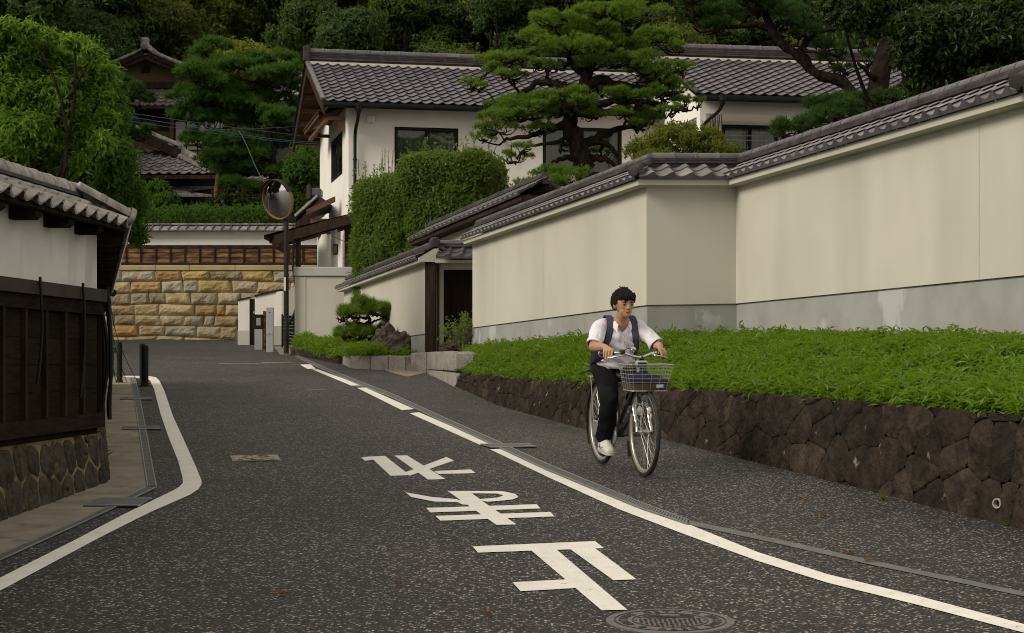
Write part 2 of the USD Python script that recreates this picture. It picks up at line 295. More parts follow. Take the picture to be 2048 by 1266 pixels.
def pane_mat(name, tint, fmin=0.05):
    return usdkit.material(stage, '/World/Looks/' + name, {'f': ('fresnel', {'IOR': 1.6}), 'a': ('math', {'math_type': 'maximum', 'value2': fmin}), 't': ('transparent_bsdf', {'color': tint}), 'g': ('glossy_bsdf', {'roughness': 0.02, 'color': (0.9, 0.9, 0.9)}), 'm': ('mix_closure', {})},
        [('f.fac', 'a.value1'), ('a.value', 'm.fac'), ('t.BSDF', 'm.closure1'), ('g.BSDF', 'm.closure2')], surface='m.closure')
M['pane'] = pane_mat('window_pane', (0.75, 0.82, 0.78))
M['curtain'] = mat('grey_green_curtain', (0.14, 0.155, 0.115), (0.21, 0.225, 0.17), 2, 0.9, 0.1, stretch=(3, 3, 0.3))
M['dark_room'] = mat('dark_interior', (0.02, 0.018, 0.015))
M['shoji'] = mat('pale_paper_screen', (0.42, 0.40, 0.36))
M['ochre_wall'] = mat('ochre_earth_wall', (0.10, 0.078, 0.045), (0.135, 0.105, 0.06), 1.5, 0.95, 0.1)
M['mirror'] = usdkit.material(stage, '/World/Looks/mirror_face', {'p': ('principled_bsdf', {'metallic': 1.0, 'roughness': 0.03, 'base_color': (0.60, 0.60, 0.585)})}, surface='p.BSDF')
M['orange'] = mat('orange_paint', (0.20, 0.085, 0.03), None, 5, 0.5, 0.4)
M['cable'] = mat('blue_cable', (0.03, 0.06, 0.12), None, 5, 0.5, 0.4)
# ------------------------------------------------------------------ the street
BASE_PX = [(905, 774), (958.7, 796.5), (1002, 810), (1073, 833), (1184, 864.6), (1332, 874), (1437, 903.6), (1600, 954), (1768, 1010), (1912, 1046), (2048, 1061)]
def wall_line(y): return 3.05 - 0.24 * (y - 10.43)          # foot of the low stone wall on the right
def Zg(x, y):
    """height of the asphalt: an even slope that dips a little along the foot of the stone wall"""
    x, y = np.asarray(x, float), np.asarray(y, float)
    d = wall_line(y) - x
    dip = -0.115 * sstep(16.8, 19.2, y) * (1 - sstep(23.5, 27.0, y)) * (1 - sstep(0.05, 1.3, np.abs(d)))
    return S * y + dip
xs = np.unique(np.r_[-220, -120, -60, -30, -15, np.linspace(-8, 8, 65), 15, 30, 60, 120, 220])
ys = np.unique(np.r_[-160, -80, -40, -20, -10, np.linspace(0, 32, 65), np.linspace(34, 57, 13)])
gx, gy = np.meshgrid(xs, ys, indexing='ij')
struct('road', grid(np.stack([gx, gy, Zg(gx, gy)], -1)), M['asphalt'], 'dark asphalt street rising gently away', smooth=True)
# hillside behind
hx = np.linspace(-180, 180, 61); hy = np.unique(np.r_[56.6, np.linspace(58, 140, 34), np.linspace(150, 420, 14)])
gx, gy = np.meshgrid(hx, hy, indexing='ij')
def Zh(x, y):
    x, y = np.asarray(x, float), np.asarray(y, float)
    z = 4.6 + 2.0 * sstep(57, 72, y) + np.maximum(0, y - 74) * 0.52 * sstep(70, 90, y)
    z = np.where(y > 190, 4.6 + 2 + 116 * 0.52 + 0.1 * (y - 190), z)
    return z + 1.5 * (meshkit.fbm(np.stack([x * 0.05, y * 0.05, 0 * x], -1), 3, 4) - 0.5) * sstep(60, 80, y)
hz = Zh(gx, gy); hz[:, 0] = -1
struct('hillside', grid(np.stack([gx, gy, hz], -1)), M['hill'], 'wooded hillside rising behind the houses', smooth=True)

def line_sheet(px, lift=0.004):
    return poly_sheet(gpoly(px), lambda x, y: Zg(x, y) + lift)
def marking(name, px, label, cat='road marking', group=None, lift=0.004, holes=None, m_=None):
    g = gpoly(px[0]) if isinstance(px[0][0], tuple) else gpoly(px)
    if isinstance(px[0][0], tuple): g = unary_union([gpoly(q) for q in px])
    if holes: g = g.difference(unary_union([gpoly(h) for h in holes]))
    return obj(name, poly_sheet(g, lambda x, y: Zg(x, y) + lift), m_ or M['paint'], label=label, cat=cat, group=group)
# stop lettering, written for drivers who come towards the camera, so it stands on its head here
marking('road_lettering', [[(945, 1094), (1190, 1083.5), (1208, 1097.5), (956, 1106.5)], [(1060, 1100), (1108, 1096), (1255, 1221.5), (1203, 1222)], [(1137, 1097), (1185, 1094), (1273, 1160), (1227, 1162)], [(1025, 1166), (1138, 1160), (1160, 1177), (1041, 1184)]],
        'large white painted character nearest the manhole, with a long stroke and a short side bar')
marking('road_lettering', [[(811, 985.6), (863, 995), (914, 999.5), (932, 1006), (868, 1004), (822, 995)], [(895, 983), (935, 983), (1033, 1050), (993, 1051)], [(935, 983), (1002, 983), (1030, 988.5), (1037, 995), (1025, 1000), (1000, 1002.5), (975, 1004.5), (950, 1000)], [(852, 1017), (1073.6, 1009.6), (1080.6, 1018), (861, 1026)], [(871, 1033), (1101, 1025), (1109, 1034), (880.6, 1042.5)], [(900, 999), (935, 1003), (950, 1012), (925, 1010)]],
        'middle white painted character with a loop and two cross bars', holes=[[(943, 987.5), (993, 988), (1007, 991.5), (997, 996), (960, 999.3)]])
marking('road_lettering', [[(740, 914), (770, 912.5), (819, 951), (781, 952.5)], [(722, 915.5), (741, 913.8), (747, 920), (730, 922.5)], [(789, 912), (814, 911.5), (891, 959), (856, 960)], [(893, 915), (908, 922), (819, 952.3), (809, 946)], [(868, 943), (942, 939.8), (951, 947), (877, 949)]],
        'far white painted character, a bar beside a crossed stroke')
dash = 'white right-hand edge line dash, '
marking('edge_line', [(600, 729.5), (621, 729), (632, 738), (615, 738.5)], dash + 'the shortest and farthest one by the mirror', group=None)
marking('edge_line', [(624, 739), (636, 739), (726, 772), (705.6, 773)], dash + 'second from the far end')
marking('edge_line', [(714, 776), (731, 775.5), (828, 818.5), (804, 821)], dash + 'third from the far end')
marking('edge_line', [(819, 827), (838, 825), (986, 889), (962.5, 891.6)], dash + 'just beyond the cross drain')
up = [(1006.5, 898.5), (1100, 940.6), (1239, 999.4), (1378, 1050), (1516.6, 1106), (1655.5, 1150), (1840.6, 1194.5), (2048, 1250), (2200, 1292), (2500, 1375)]
lo_ = [(979, 899), (1100, 957), (1239, 1020), (1378, 1073), (1516.6, 1123.5), (1655.5, 1167), (1840.6, 1212.5), (2048, 1267), (2200, 1310), (2500, 1395)]
marking('edge_line', up + lo_[::-1], 'long white curving right-hand edge line sweeping past the bicycle')
outer = [(247, 752), (300, 752.5), (312, 755), (319, 762), (329, 783), (346, 833), (368.5, 882), (393, 937), (403, 962), (403, 970), (397, 979), (381, 990), (297, 1027), (198, 1077), (99, 1130), (0, 1183), (-120, 1250), (-300, 1350)]
inner = [(247, 756), (290, 757), (300, 761), (308, 778), (321, 828), (336, 872), (356, 922), (365, 955), (366, 966), (358, 975), (346, 982), (247, 1030), (148, 1082), (0, 1157), (-120, 1220), (-300, 1316)]
marking('edge_line', outer + inner[::-1], 'white left-hand edge line bending sharply round the wall corner')

# concrete apron along the left wall
gut_l = [(259, 756), (271, 815), (280, 880), (288, 935), (294, 975)]
apron_px = [(216, 752), (216, 800), (207, 850), (200, 920), (195, 962), (150, 985), (60, 1025), (-40, 1060), (-200, 1135), (-300, 1180), (-300, 1275), (-140, 1185), (0, 1112), (166, 1040), (294, 976)] + gut_l[::-1]
apron_px = [(200, 750), (150, 900), (120, 960), (-40, 1010), (-300, 1130), (-300, 1275), (-140, 1185), (0, 1112), (166, 1040), (294, 976)] + gut_l[::-1]
struct('pavement', poly_sheet(gpoly(apron_px), lambda x, y: Zg(x, y) + 0.008), M['apron'], 'worn concrete apron at the foot of the black boarded wall')
def grating(name, px_a, px_b, label, mat_bar, n, lift=0.006, group=None, border=True, cross=0):
    """a drain grating: px_a and px_b are its two long edges; cross bars are sunk pieces over a dark bed"""
    a = np.array([G(*p) for p in px_a]); b = np.array([G(*p) for p in px_b])
    def along(P, t):
        d = np.r_[0, np.cumsum(np.linalg.norm(np.diff(P, axis=0), axis=1))]
        return np.stack([np.interp(t * d[-1], d, P[:, k]) for k in range(3)], -1)
    t = np.linspace(0, 1, n + 1); pa, pb = along(a, t), along(b, t)
    th = thing(name, label, 'drain grating', lerp(pa[n // 2], pb[n // 2], 0.5), group)
    up = A(0, 0, lift)
    obj('grate_bed', grid(np.stack([pa + up, pb + up], 1)), M['iron_dark'], th)
    bars = MB()
    for i in range(n):
        q0, q1, r0, r1 = pa[i], pb[i], lerp(pa[i], pa[i + 1], 0.72), lerp(pb[i], pb[i + 1], 0.72)
        bars.add(pbox(q0 + up + A(0, 0, .001), q1 - q0, r0 - q0, A(0, 0, 0.006)))
    obj('grate_bars', bars, mat_bar, th, kind='stuff')
    for e0, e1 in ((0.0, 0.13), (0.87, 1.0)):
        e = MB()
        for i in range(n): e.add(pbox(lerp(pa[i], pb[i], e0) + up + A(0, 0, .001), lerp(pa[i], pb[i], e1) - lerp(pa[i], pb[i], e0), lerp(pa[i + 1], pb[i + 1], e0) - lerp(pa[i], pb[i], e0), A(0, 0, 0.008)))
        obj('grate_edge', e, M['steel'], th)
    return th
grating('drain_grating', [(259, 756), (271, 815), (280, 880), (288, 935), (294, 975)], [(271, 756), (284, 815), (296, 880), (306, 935), (314, 975)], 'long narrow steel drain grating along the concrete apron behind the bend', M['grate'], 240)
grating('drain_grating', [(290, 977), (166, 1041), (0, 1112), (-150, 1185)], [(314, 977), (200, 1032), (0, 1124), (-150, 1197)], 'narrow steel drain grating running towards the left edge of the view', M['grate'], 200)
grating('drain_grating', [(243, 796.5), (303, 796.5)], [(240, 801), (304, 801)], 'farther of the two short cross gratings by the left bollards', M['grate'], 30, 0.009)
grating('drain_grating', [(246, 855), (320, 855)], [(243, 861), (322, 861)], 'nearer of the two short cross gratings in the apron', M['grate'], 36, 0.009)
grating('drain_grating', [(198, 1000), (304, 1000)], [(166, 1016), (277, 1016)], 'broad cross grating at the corner of the black boarded wall', M['grate'], 60, 0.009)
mid = [(592, 712), (650, 738.5), (724, 768.5), (784, 792), (863, 829), (992.6, 888), (1094, 935), (1192.6, 976), (1285, 1014), (1378, 1047), (1470, 1066), (1563, 1086), (1748, 1128), (1933, 1166), (2048, 1190), (2250, 1232)]
wid = [5, 6, 7, 8, 9, 11, 12, 12, 12, 9, 9, 9, 9, 9, 9, 10]
a_ = [(x, y - w * 0.45) for (x, y), w in zip(mid, wid)]; b_ = [(x - w * 0.3, y + w * 0.5) for (x, y), w in zip(mid, wid)]
grating('drain_grating', a_[:10], b_[:10], 'long grey slot drain grating beside the white right-hand line', M['grate'], 600)
struct('pavement', poly_sheet(gpoly([(x, y - 1) for x, y in a_[9:]] + [(x, y - 1) for x, y in b_[9:]][::-1]), lambda x, y: Zg(x, y) + 0.004), mat('grey_joint', (0.10, 0.105, 0.10), (0.14, 0.145, 0.14), 9, 0.8), 'narrow grey concrete joint in the asphalt')
grating('drain_grating', [(960, 891), (1060, 890)], [(982, 898), (1074, 896)], 'short grey grating crossing the slot drain beside the bicycle lane', M['grate'], 40, 0.009)
grating('drain_grating', [(700, 773.3), (727, 772.8)], [(712, 775.6), (733, 775.2)], 'tiny grey grating in a gap of the right-hand dashes', M['grate'], 14, 0.009)
# covers
th = thing('utility_cover', 'small rectangular beige utility cover set in the left lane', 'utility cover', G(510, 917))
q = [G(460, 912.5), G(466, 924), G(562, 922), G(555, 910.5)]
def quad_sheet(q, lift): return np.array(q) + A(0, 0, lift), np.array([[0, 1, 2], [0, 2, 3]])
def inset(q, k): c = np.mean(q, 0); return [lerp(p, c, k) for p in q]
obj('cover_frame', quad_sheet(q, 0.005), M['steel'], th)
obj('cover_plate', quad_sheet(inset(q, 0.1), 0.009), mat('cover_beige', (0.26, 0.22, 0.12), (0.34, 0.29, 0.18), 30, 0.6, 0.4), th)
mb = MB(); rng = np.random.default_rng(5); qi = inset(q, 0.25)
for i in range(34):
    u, v = rng.random(2); c = lerp(lerp(qi[0], qi[3], u), lerp(qi[1], qi[2], u), v); s = 0.012 + 0.02 * rng.random()
    mb.add(np.array([c + A(s * math.cos(t), s * math.sin(t), 0.013) for t in np.arange(5) * 1.2566 + i]), np.array([[0, 1, 2], [0, 2, 3], [0, 3, 4]]))
obj('cover_pattern', mb, mat('cover_brown', (0.10, 0.075, 0.04), (0.16, 0.12, 0.12), 40, 0.6), th)
c = G(555, 726.5); th = thing('utility_cover', 'thin pale round cover far up the street below the mirror', 'utility cover', c)
obj('cover_plate', lathe([(0.0, 0.012), (0.30, 0.012), (0.32, 0.0)], 28, c), mat('cover_pale', (0.30, 0.27, 0.21), (0.36, 0.33, 0.27), 8, 0.8), th)
obj('cover_frame', lathe([(0.325, 0.004), (0.36, 0.010), (0.37, 0.0)], 28, c), M['steel'], th)
for px, py, w in ((478, 727, 40), (630, 779, 20)):
    q = [G(px - w, py - .6), G(px - w, py + .6), G(px + w, py + .6), G(px + w, py - .6)]
    marking('road_stain', [(px - w, py - .45), (px + w, py - .45), (px + w, py + .45), (px - w, py + .45)], 'thin pale painted stroke across the far asphalt' if px < 500 else 'short faint pale stroke in the lane left of the dashes', m_=M['apron'])
# manhole
c = A(*G(1340, 1243.5)); R = 0.274
nz = unit(A(0, -S, 1)); ux = A(1, 0, 0); uy = np.cross(nz, ux); MF = frame(c, ux, uy, nz)
th = thing('manhole_cover', 'round cast iron manhole cover with ring lettering in the foreground', 'manhole cover', c)
obj('cover_plate', xform(lathe([(0, .006), (R, .006), (R + .002, -.004)], 64), MF), M['iron'], th)
ringm = MB()
for r0, r1 in ((R * .86, R * .875), (R * .58, R * .595)):
    ringm.add(xform(lathe([(r0, .0066), (r0, .009), (r1, .009), (r1, .0066)], 64), MF))
obj('cover_ring', ringm, M['iron_dark'], th)
word = 'MATSUE CITY * MATSUE CITY * '
for i, ch in enumerate(word):
    if ch == ' ': continue
    ang = math.radians(205) - i / len(word) * 2 * math.pi
    if ch == '*':
        fl = MB()
        for k in range(6):
            a = k * math.pi / 3; cc = A(math.cos(ang), math.sin(ang), 0) * R * .735
            fl.add(xform(lathe([(0, .009), (.007, .009), (.007, .006)], 8, cc + A(math.cos(a) * .011, math.sin(a) * .011, 0)), MF))
        obj('flower_mark', fl, M['iron_dark'], th); continue
    m = meshkit.text_mesh(ch, 0.036, 0.003, bold=True); m.apply_translation([-(m.bounds[0][0] + m.bounds[1][0]) / 2, -0.018, 0.0062])
    rad, tan = A(math.cos(ang), math.sin(ang), 0), A(math.sin(ang), -math.cos(ang), 0)
    m.apply_transform(frame(rad * R * .735, tan, rad, A(0, 0, 1))); obj('letter', xform(m, MF), M['iron_dark'], th)  # letters coloured darker than the plate to stand for shade in their grooves
pat = MB()
for i in range(-7, 8):
    for j in range(-7, 8):
        x, y = i * .021, j * .021
        if math.hypot(x, y) > R * .54: continue
        if (i + 2 * j) % 5 == 0: pat.add(xform(cbox((x, y, .0075), (.019, .005, .003)), MF))
        elif j < 2: pat.add(xform(cbox((x, y, .0075), (.009, .009, .003)), MF))
for k in range(5):
    t = np.linspace(-.11, .11, 16); pat.add(xform(tube(np.c_[t, .055 + .016 * k * .7 + .010 * np.sin(t * 45 + k), 0 * t + .0075], .0026, 5), MF))
obj('cover_pattern', pat, M['iron_dark'], th)

# fallen leaves
rng = np.random.default_rng(11)
for px, py, s, lab in ((557, 1192, .055, 'curled brown dead leaf lying in the left lane foreground'), (806, 1171, .045, 'brown dead leaf lying right of the other one in the foreground'), (985, 1232, .04, 'small dry brown twig-like leaf lying near the bottom edge'), (1598, 1000, .05, 'dry brown leaf in the cycle lane by the stone wall'), (1640, 1036, .055, 'dry reddish leaf near the grey joint, right foreground'), (1690, 1108, .06, 'long dry leaf lying on the grey joint'), (1730, 1125, .05, 'second dry leaf on the grey joint, farther right')):
    c = G(px, py); P = []
    th0 = rng.random() * 6.28
    mb = MB()
    for k in range(3):
        d = A(math.cos(th0 + k * .9 - .9), math.sin(th0 + k * .9 - .9) * .7, 0.12); sd = unit(np.cross(d, A(0, 0, 1))); b = c + A(0, 0, .008)
        mb.add(np.array([b, b + d * s * .5 + sd * s * .2 + A(0, 0, .012), b + d * s, b + d * s * .5 - sd * s * .2 + A(0, 0, .014)]), np.array([[0, 1, 2], [0, 2, 3]]))
    obj('fallen_leaf', mb, M['leaf_dry'], label=lab, cat='leaf')

nd = MB(); rng = np.random.default_rng(12)
for i in range(260):
    t = rng.random(); px = lerp(1180, 2048, t); py = lerp(965, 1225, t) + rng.normal() * 42
    c = G(px, py) + A(0, 0, .010); a_ = rng.random() * 3.14; d = A(math.cos(a_), math.sin(a_), S) * rng.uniform(.03, .065); w_ = unit(np.cross(d, A(0, 0, 1))) * .0016
    nd.add(np.array([c - w_, c + w_, c + d + w_ * .5, c + d - w_ * .5]), np.array([[0, 1, 2], [0, 2, 3]]))
obj('needle_litter', nd, M['leaf_dry'], label='brown pine needles scattered over the right-hand line and cycle lane', kind='stuff')
# ------------------------------------------------------------------ low stone wall on the right
TOP_PX = [(905, 741), (986, 751), (1057, 758), (1184, 768), (1328, 769), (1406, 777), (1523, 787), (1640, 798.5), (1756.5, 810), (1912, 820), (2048, 826)]
def ray_on_line(px, off=0.0):
    k = (px - CX) / F
    y = (3.05 + off + 0.24 * 10.43) / (k + 0.24); return y
ty = np.array([ray_on_line(p[0], 0.10) for p in TOP_PX]); tz = np.array([Z(p[1], y) for p, y in zip(TOP_PX, ty)])
o = np.argsort(ty); _c = np.polyfit(ty, tz, 3)
def Ztop(y): return np.polyval(_c, np.clip(y, 9.0, 27.5))
Y0, Y1 = 7.5, 27.0
BAT = 0.10
def wall_pt(y, t, out=0.0):
    """point on the stone wall face: t from 0 (foot) to 1 (top), out = towards the street"""
    y = np.asarray(y, float)
    n = unit(A(-1, -0.24, 0.12)); zb = Zg(wall_line(y), y) - 0.06
    z = zb + t * (Ztop(y) - zb)
    return np.stack([wall_line(y) + BAT * t, y, z], -1) + np.multiply.outer(np.asarray(out, float), n)
th_rw = thing('stone_wall', 'low dark dry-stone wall below the bamboo grass on the right', 'wall', wall_pt(15.0, 0))
yy = np.linspace(Y0, Y1, 60)
core = np.stack([wall_pt(yy, 0, -.02 + 0 * yy), wall_pt(yy, 1, -.02 + 0 * yy), wall_pt(yy, 1, -.30 + 0 * yy)], 1)
obj('mortar_bed', grid(core), M['dark_mortar'], th_rw)
def clipped_cells(w, h, step, rng, jit=0.75, skew=0.0):
    pts = []
    ny = max(1, int(round(h / step[1])))
    for j in range(-1, ny + 1):
        for i in range(-1, int(w / step[0]) + 2):
            pts.append(((i + .5 * (j % 2) + jit * (rng.random() - .5)) * step[0] + skew * (j + .5) * h / ny, (j + .5 + jit * .8 * (rng.random() - .5)) * h / ny))
    pts = np.array(pts)
    far = np.array([(-9e2, -9e2), (9e2, -9e2), (9e2, 9e2), (-9e2, 9e2)])
    vor = Voronoi(np.vstack([pts, far])); out = []
    B = sbox(0, 0, w, h)
    for i in range(len(pts)):
        r = vor.regions[vor.point_region[i]]
        if -1 in r or len(r) < 3: continue
        c = Polygon(vor.vertices[r]).intersection(B)
        if c.is_empty or c.area < 0.12 * step[0] * step[1] or c.geom_type != 'Polygon': continue
        out.append(c)
    return out
def stone_mesh(cell, gap, bulge, rng, fn, rough=0.3, seg=0.07):
    """rough stone on a wall: cell outline in wall coordinates, fn(a, b, out) gives world points"""
    p = cell.buffer(-gap, join_style=1, quad_segs=2).buffer(-gap * .6).buffer(gap * .6, quad_segs=2)
    if p.is_empty: return None
    if p.geom_type != 'Polygon': p = max(p.geoms, key=lambda g: g.area)
    ring = p.exterior; n = int(np.clip(ring.length / seg, 9, 22))
    t = np.arange(n) / n; ab = np.array([ring.interpolate(q, normalized=True).coords[0] for q in t])
    c = np.array(p.representative_point().coords[0]); V, O = [], []
    tilt = rng.normal(size=2) * 0.25
    for k, ov in ((1.0, -0.02), (0.97, 0.35), (0.84, 0.8), (0.45, 1.0)):
        q = c + (ab - c) * k; V.append(q)
        nz_ = rng.normal(size=n) * rough * (0.25 if k > .9 else 0.5)
        O.append(bulge * (ov + (nz_ if ov > 0 else 0)) + (ov > 0) * (q - c) @ tilt * bulge * 2)
    V.append(c[None]); O.append(np.array([bulge * (1.0 + rng.normal() * rough * .5)]))
    V, O = np.vstack(V), np.concatenate(O); f = []
    for r in range(3):
        a = r * n + np.arange(n); b = r * n + (np.arange(n) + 1) % n
        f.append(np.c_[a, b, b + n]); f.append(np.c_[a, b + n, a + n])
    a = 3 * n + np.arange(n); b = 3 * n + (np.arange(n) + 1) % n
    f.append(np.c_[a, b, np.full(n, 4 * n)])
    return fn(V[:, 0], V[:, 1], O), np.vstack(f)
rng = np.random.default_rng(21)
Lw = (Y1 - Y0) * math.hypot(1, .24)
ncell = 0
for cell in clipped_cells(Lw, 1.0, (0.27, 0.40), rng, 0.95, 0.30):
    c = cell.centroid
    m = stone_mesh(cell, 0.0015, 0.015, rng, lambda a, b, o_: wall_pt(Y0 + a / math.hypot(1, .24), b, o_), 0.6)
    if m is None: continue
    obj('stone', m, M['dark_stone'] if rng.random() < .75 else M['dark_stone_b'], th_rw, smooth=50)
p0 = wall_pt(10.7, 0.34, 0.02); y_ = ray_on_line(2001, 0.03); p0 = A(X(2001, y_), y_, Z(1006, y_)); dr = unit(A(-1, -.75, -.02))
th = thing('drain_pipe', 'short pale plastic drain pipe poking out of the stone wall', 'pipe', p0)
obj('pipe', lathe([(.024, -.15), (.024, .04), (.031, .04), (.031, -.15)], 18, p0, dr), mat('pale_pipe', (0.30, 0.29, 0.26), (0.36, 0.35, 0.31), 10, 0.6), th, smooth=40)
obj('pipe_bore', lathe([(0, .0), (.0235, .0)], 18, p0, dr), M['iron_dark'], th)
# ------------------------------------------------------------------ tiled copings
def offset_poly(pts, o):
    """plan polyline moved o metres outwards (to the right of its run is outward = (dy, -dx))"""
    P = np.asarray(pts, float)[:, :2]; d = np.diff(P, axis=0); d /= np.linalg.norm(d, axis=1, keepdims=True)
    n = np.c_[d[:, 1], -d[:, 0]]; out = []
    for i in range(len(P)):
        if i == 0: m = n[0]
        elif i == len(P) - 1: m = n[-1]
        else: m = (n[i - 1] + n[i]) / (1 + n[i - 1] @ n[i])
        out.append(P[i] + o * m)
    return np.array(out)
def sweep(profile, pts, zs=None, close=False, caps=True):
    """profile [(offset, height)] swept along the plan polyline; heights count from each vertex's z"""
    pts = np.asarray(pts, float); rows = []
    for o_, h in profile:
        q = offset_poly(pts, o_); z = (pts[:, 2] if zs is None else np.asarray(zs)) + h
        rows.append(np.c_[q, z])
    if close: rows.append(rows[0])
    V, f = grid(np.stack(rows, 1))
    if caps and close:
        m = len(profile) + 1; n = len(pts); mb = MB().add(V, f)
        poly = Polygon(profile)
        tv, tf = trimesh.creation.triangulate_polygon(poly, engine='earcut')
        for e, flip in ((0, False), (n - 1, True)):
            idx = cKDTree(np.array(profile)).query(tv)[1]
            mb.add(np.array([rows[k][e] for k in idx]), tf if not flip else np.asarray(tf)[:, ::-1])
        return mb
    return V, f
def s_tile(w, l, amp=0.03, lip=None, n=10, th=0.018, ov=1.12, lift0=0.040):
    """one wavy pantile: x across, y up the slope, z out of the roof; its foot stands proud; lip = hanging front plate of an eave tile"""
    u = np.linspace(0, 1.05, n)
    z = np.where(u < .74, -amp * .85 * np.sin(np.pi * u / .74), amp * .62 * np.sin(np.pi * .82 * np.clip((u - .74) / .31, 0, 1)))
    rows = []
    for t, lift in ((0.0, lift0), (0.5, lift0 / 2), (ov, -0.004)): rows.append(np.c_[u * w, np.full(n, t * l), z + lift])
    V = np.vstack(rows); f = []
    for r in range(2):
        i = r * n + np.arange(n - 1); f += [np.c_[i, i + 1, i + n + 1], np.c_[i, i + n + 1, i + n]]
    m = len(V)
    drop = np.c_[u * w, np.full(n, 0.002), (z + lift0 - th) if lip is None else np.full(n, -lip)]
    V = np.vstack([V, rows[0], drop]); i = m + np.arange(n - 1)
    f += [np.c_[i, i + n, i + n + 1], np.c_[i, i + n + 1, i + 1]]
    # the roll's side edge
    V = np.vstack([V, drop + A(0, 0.004, 0), np.c_[u * w, np.full(n, l * .8), z - th]]); j = m + 2 * n + np.arange(n - 1)
    f += [np.c_[j, j + n, j + n + 1], np.c_[j, j + n + 1, j + 1]]
    return V, np.vstack(f)
def cap_tile(p, q, r, n=9, flare=1.06, end=True):
    """half round ridge tile from p to q"""
    p, q = A(*p), A(*q); d = unit(q - p); sd = unit(np.cross(d, A(0, 0, 1))); up_ = np.cross(sd, d)
    a = np.linspace(-0.15, np.pi + .15, n); V = []
    for c, rr in ((p, r), (lerp(p, q, .86), r), (lerp(p, q, .87), r * flare), (q, r * flare)):
        V.append(c + rr * (np.cos(a)[:, None] * sd + np.sin(a)[:, None] * up_))
    P = np.stack(V, 0); v, f = grid(P)
    mb = MB().add(v, f)
    for k, c in ((0, p), (3, q)): mb.add(np.vstack([P[k], c]), np.array([[i, i + 1, n] for i in range(n - 1)]))
    return mb
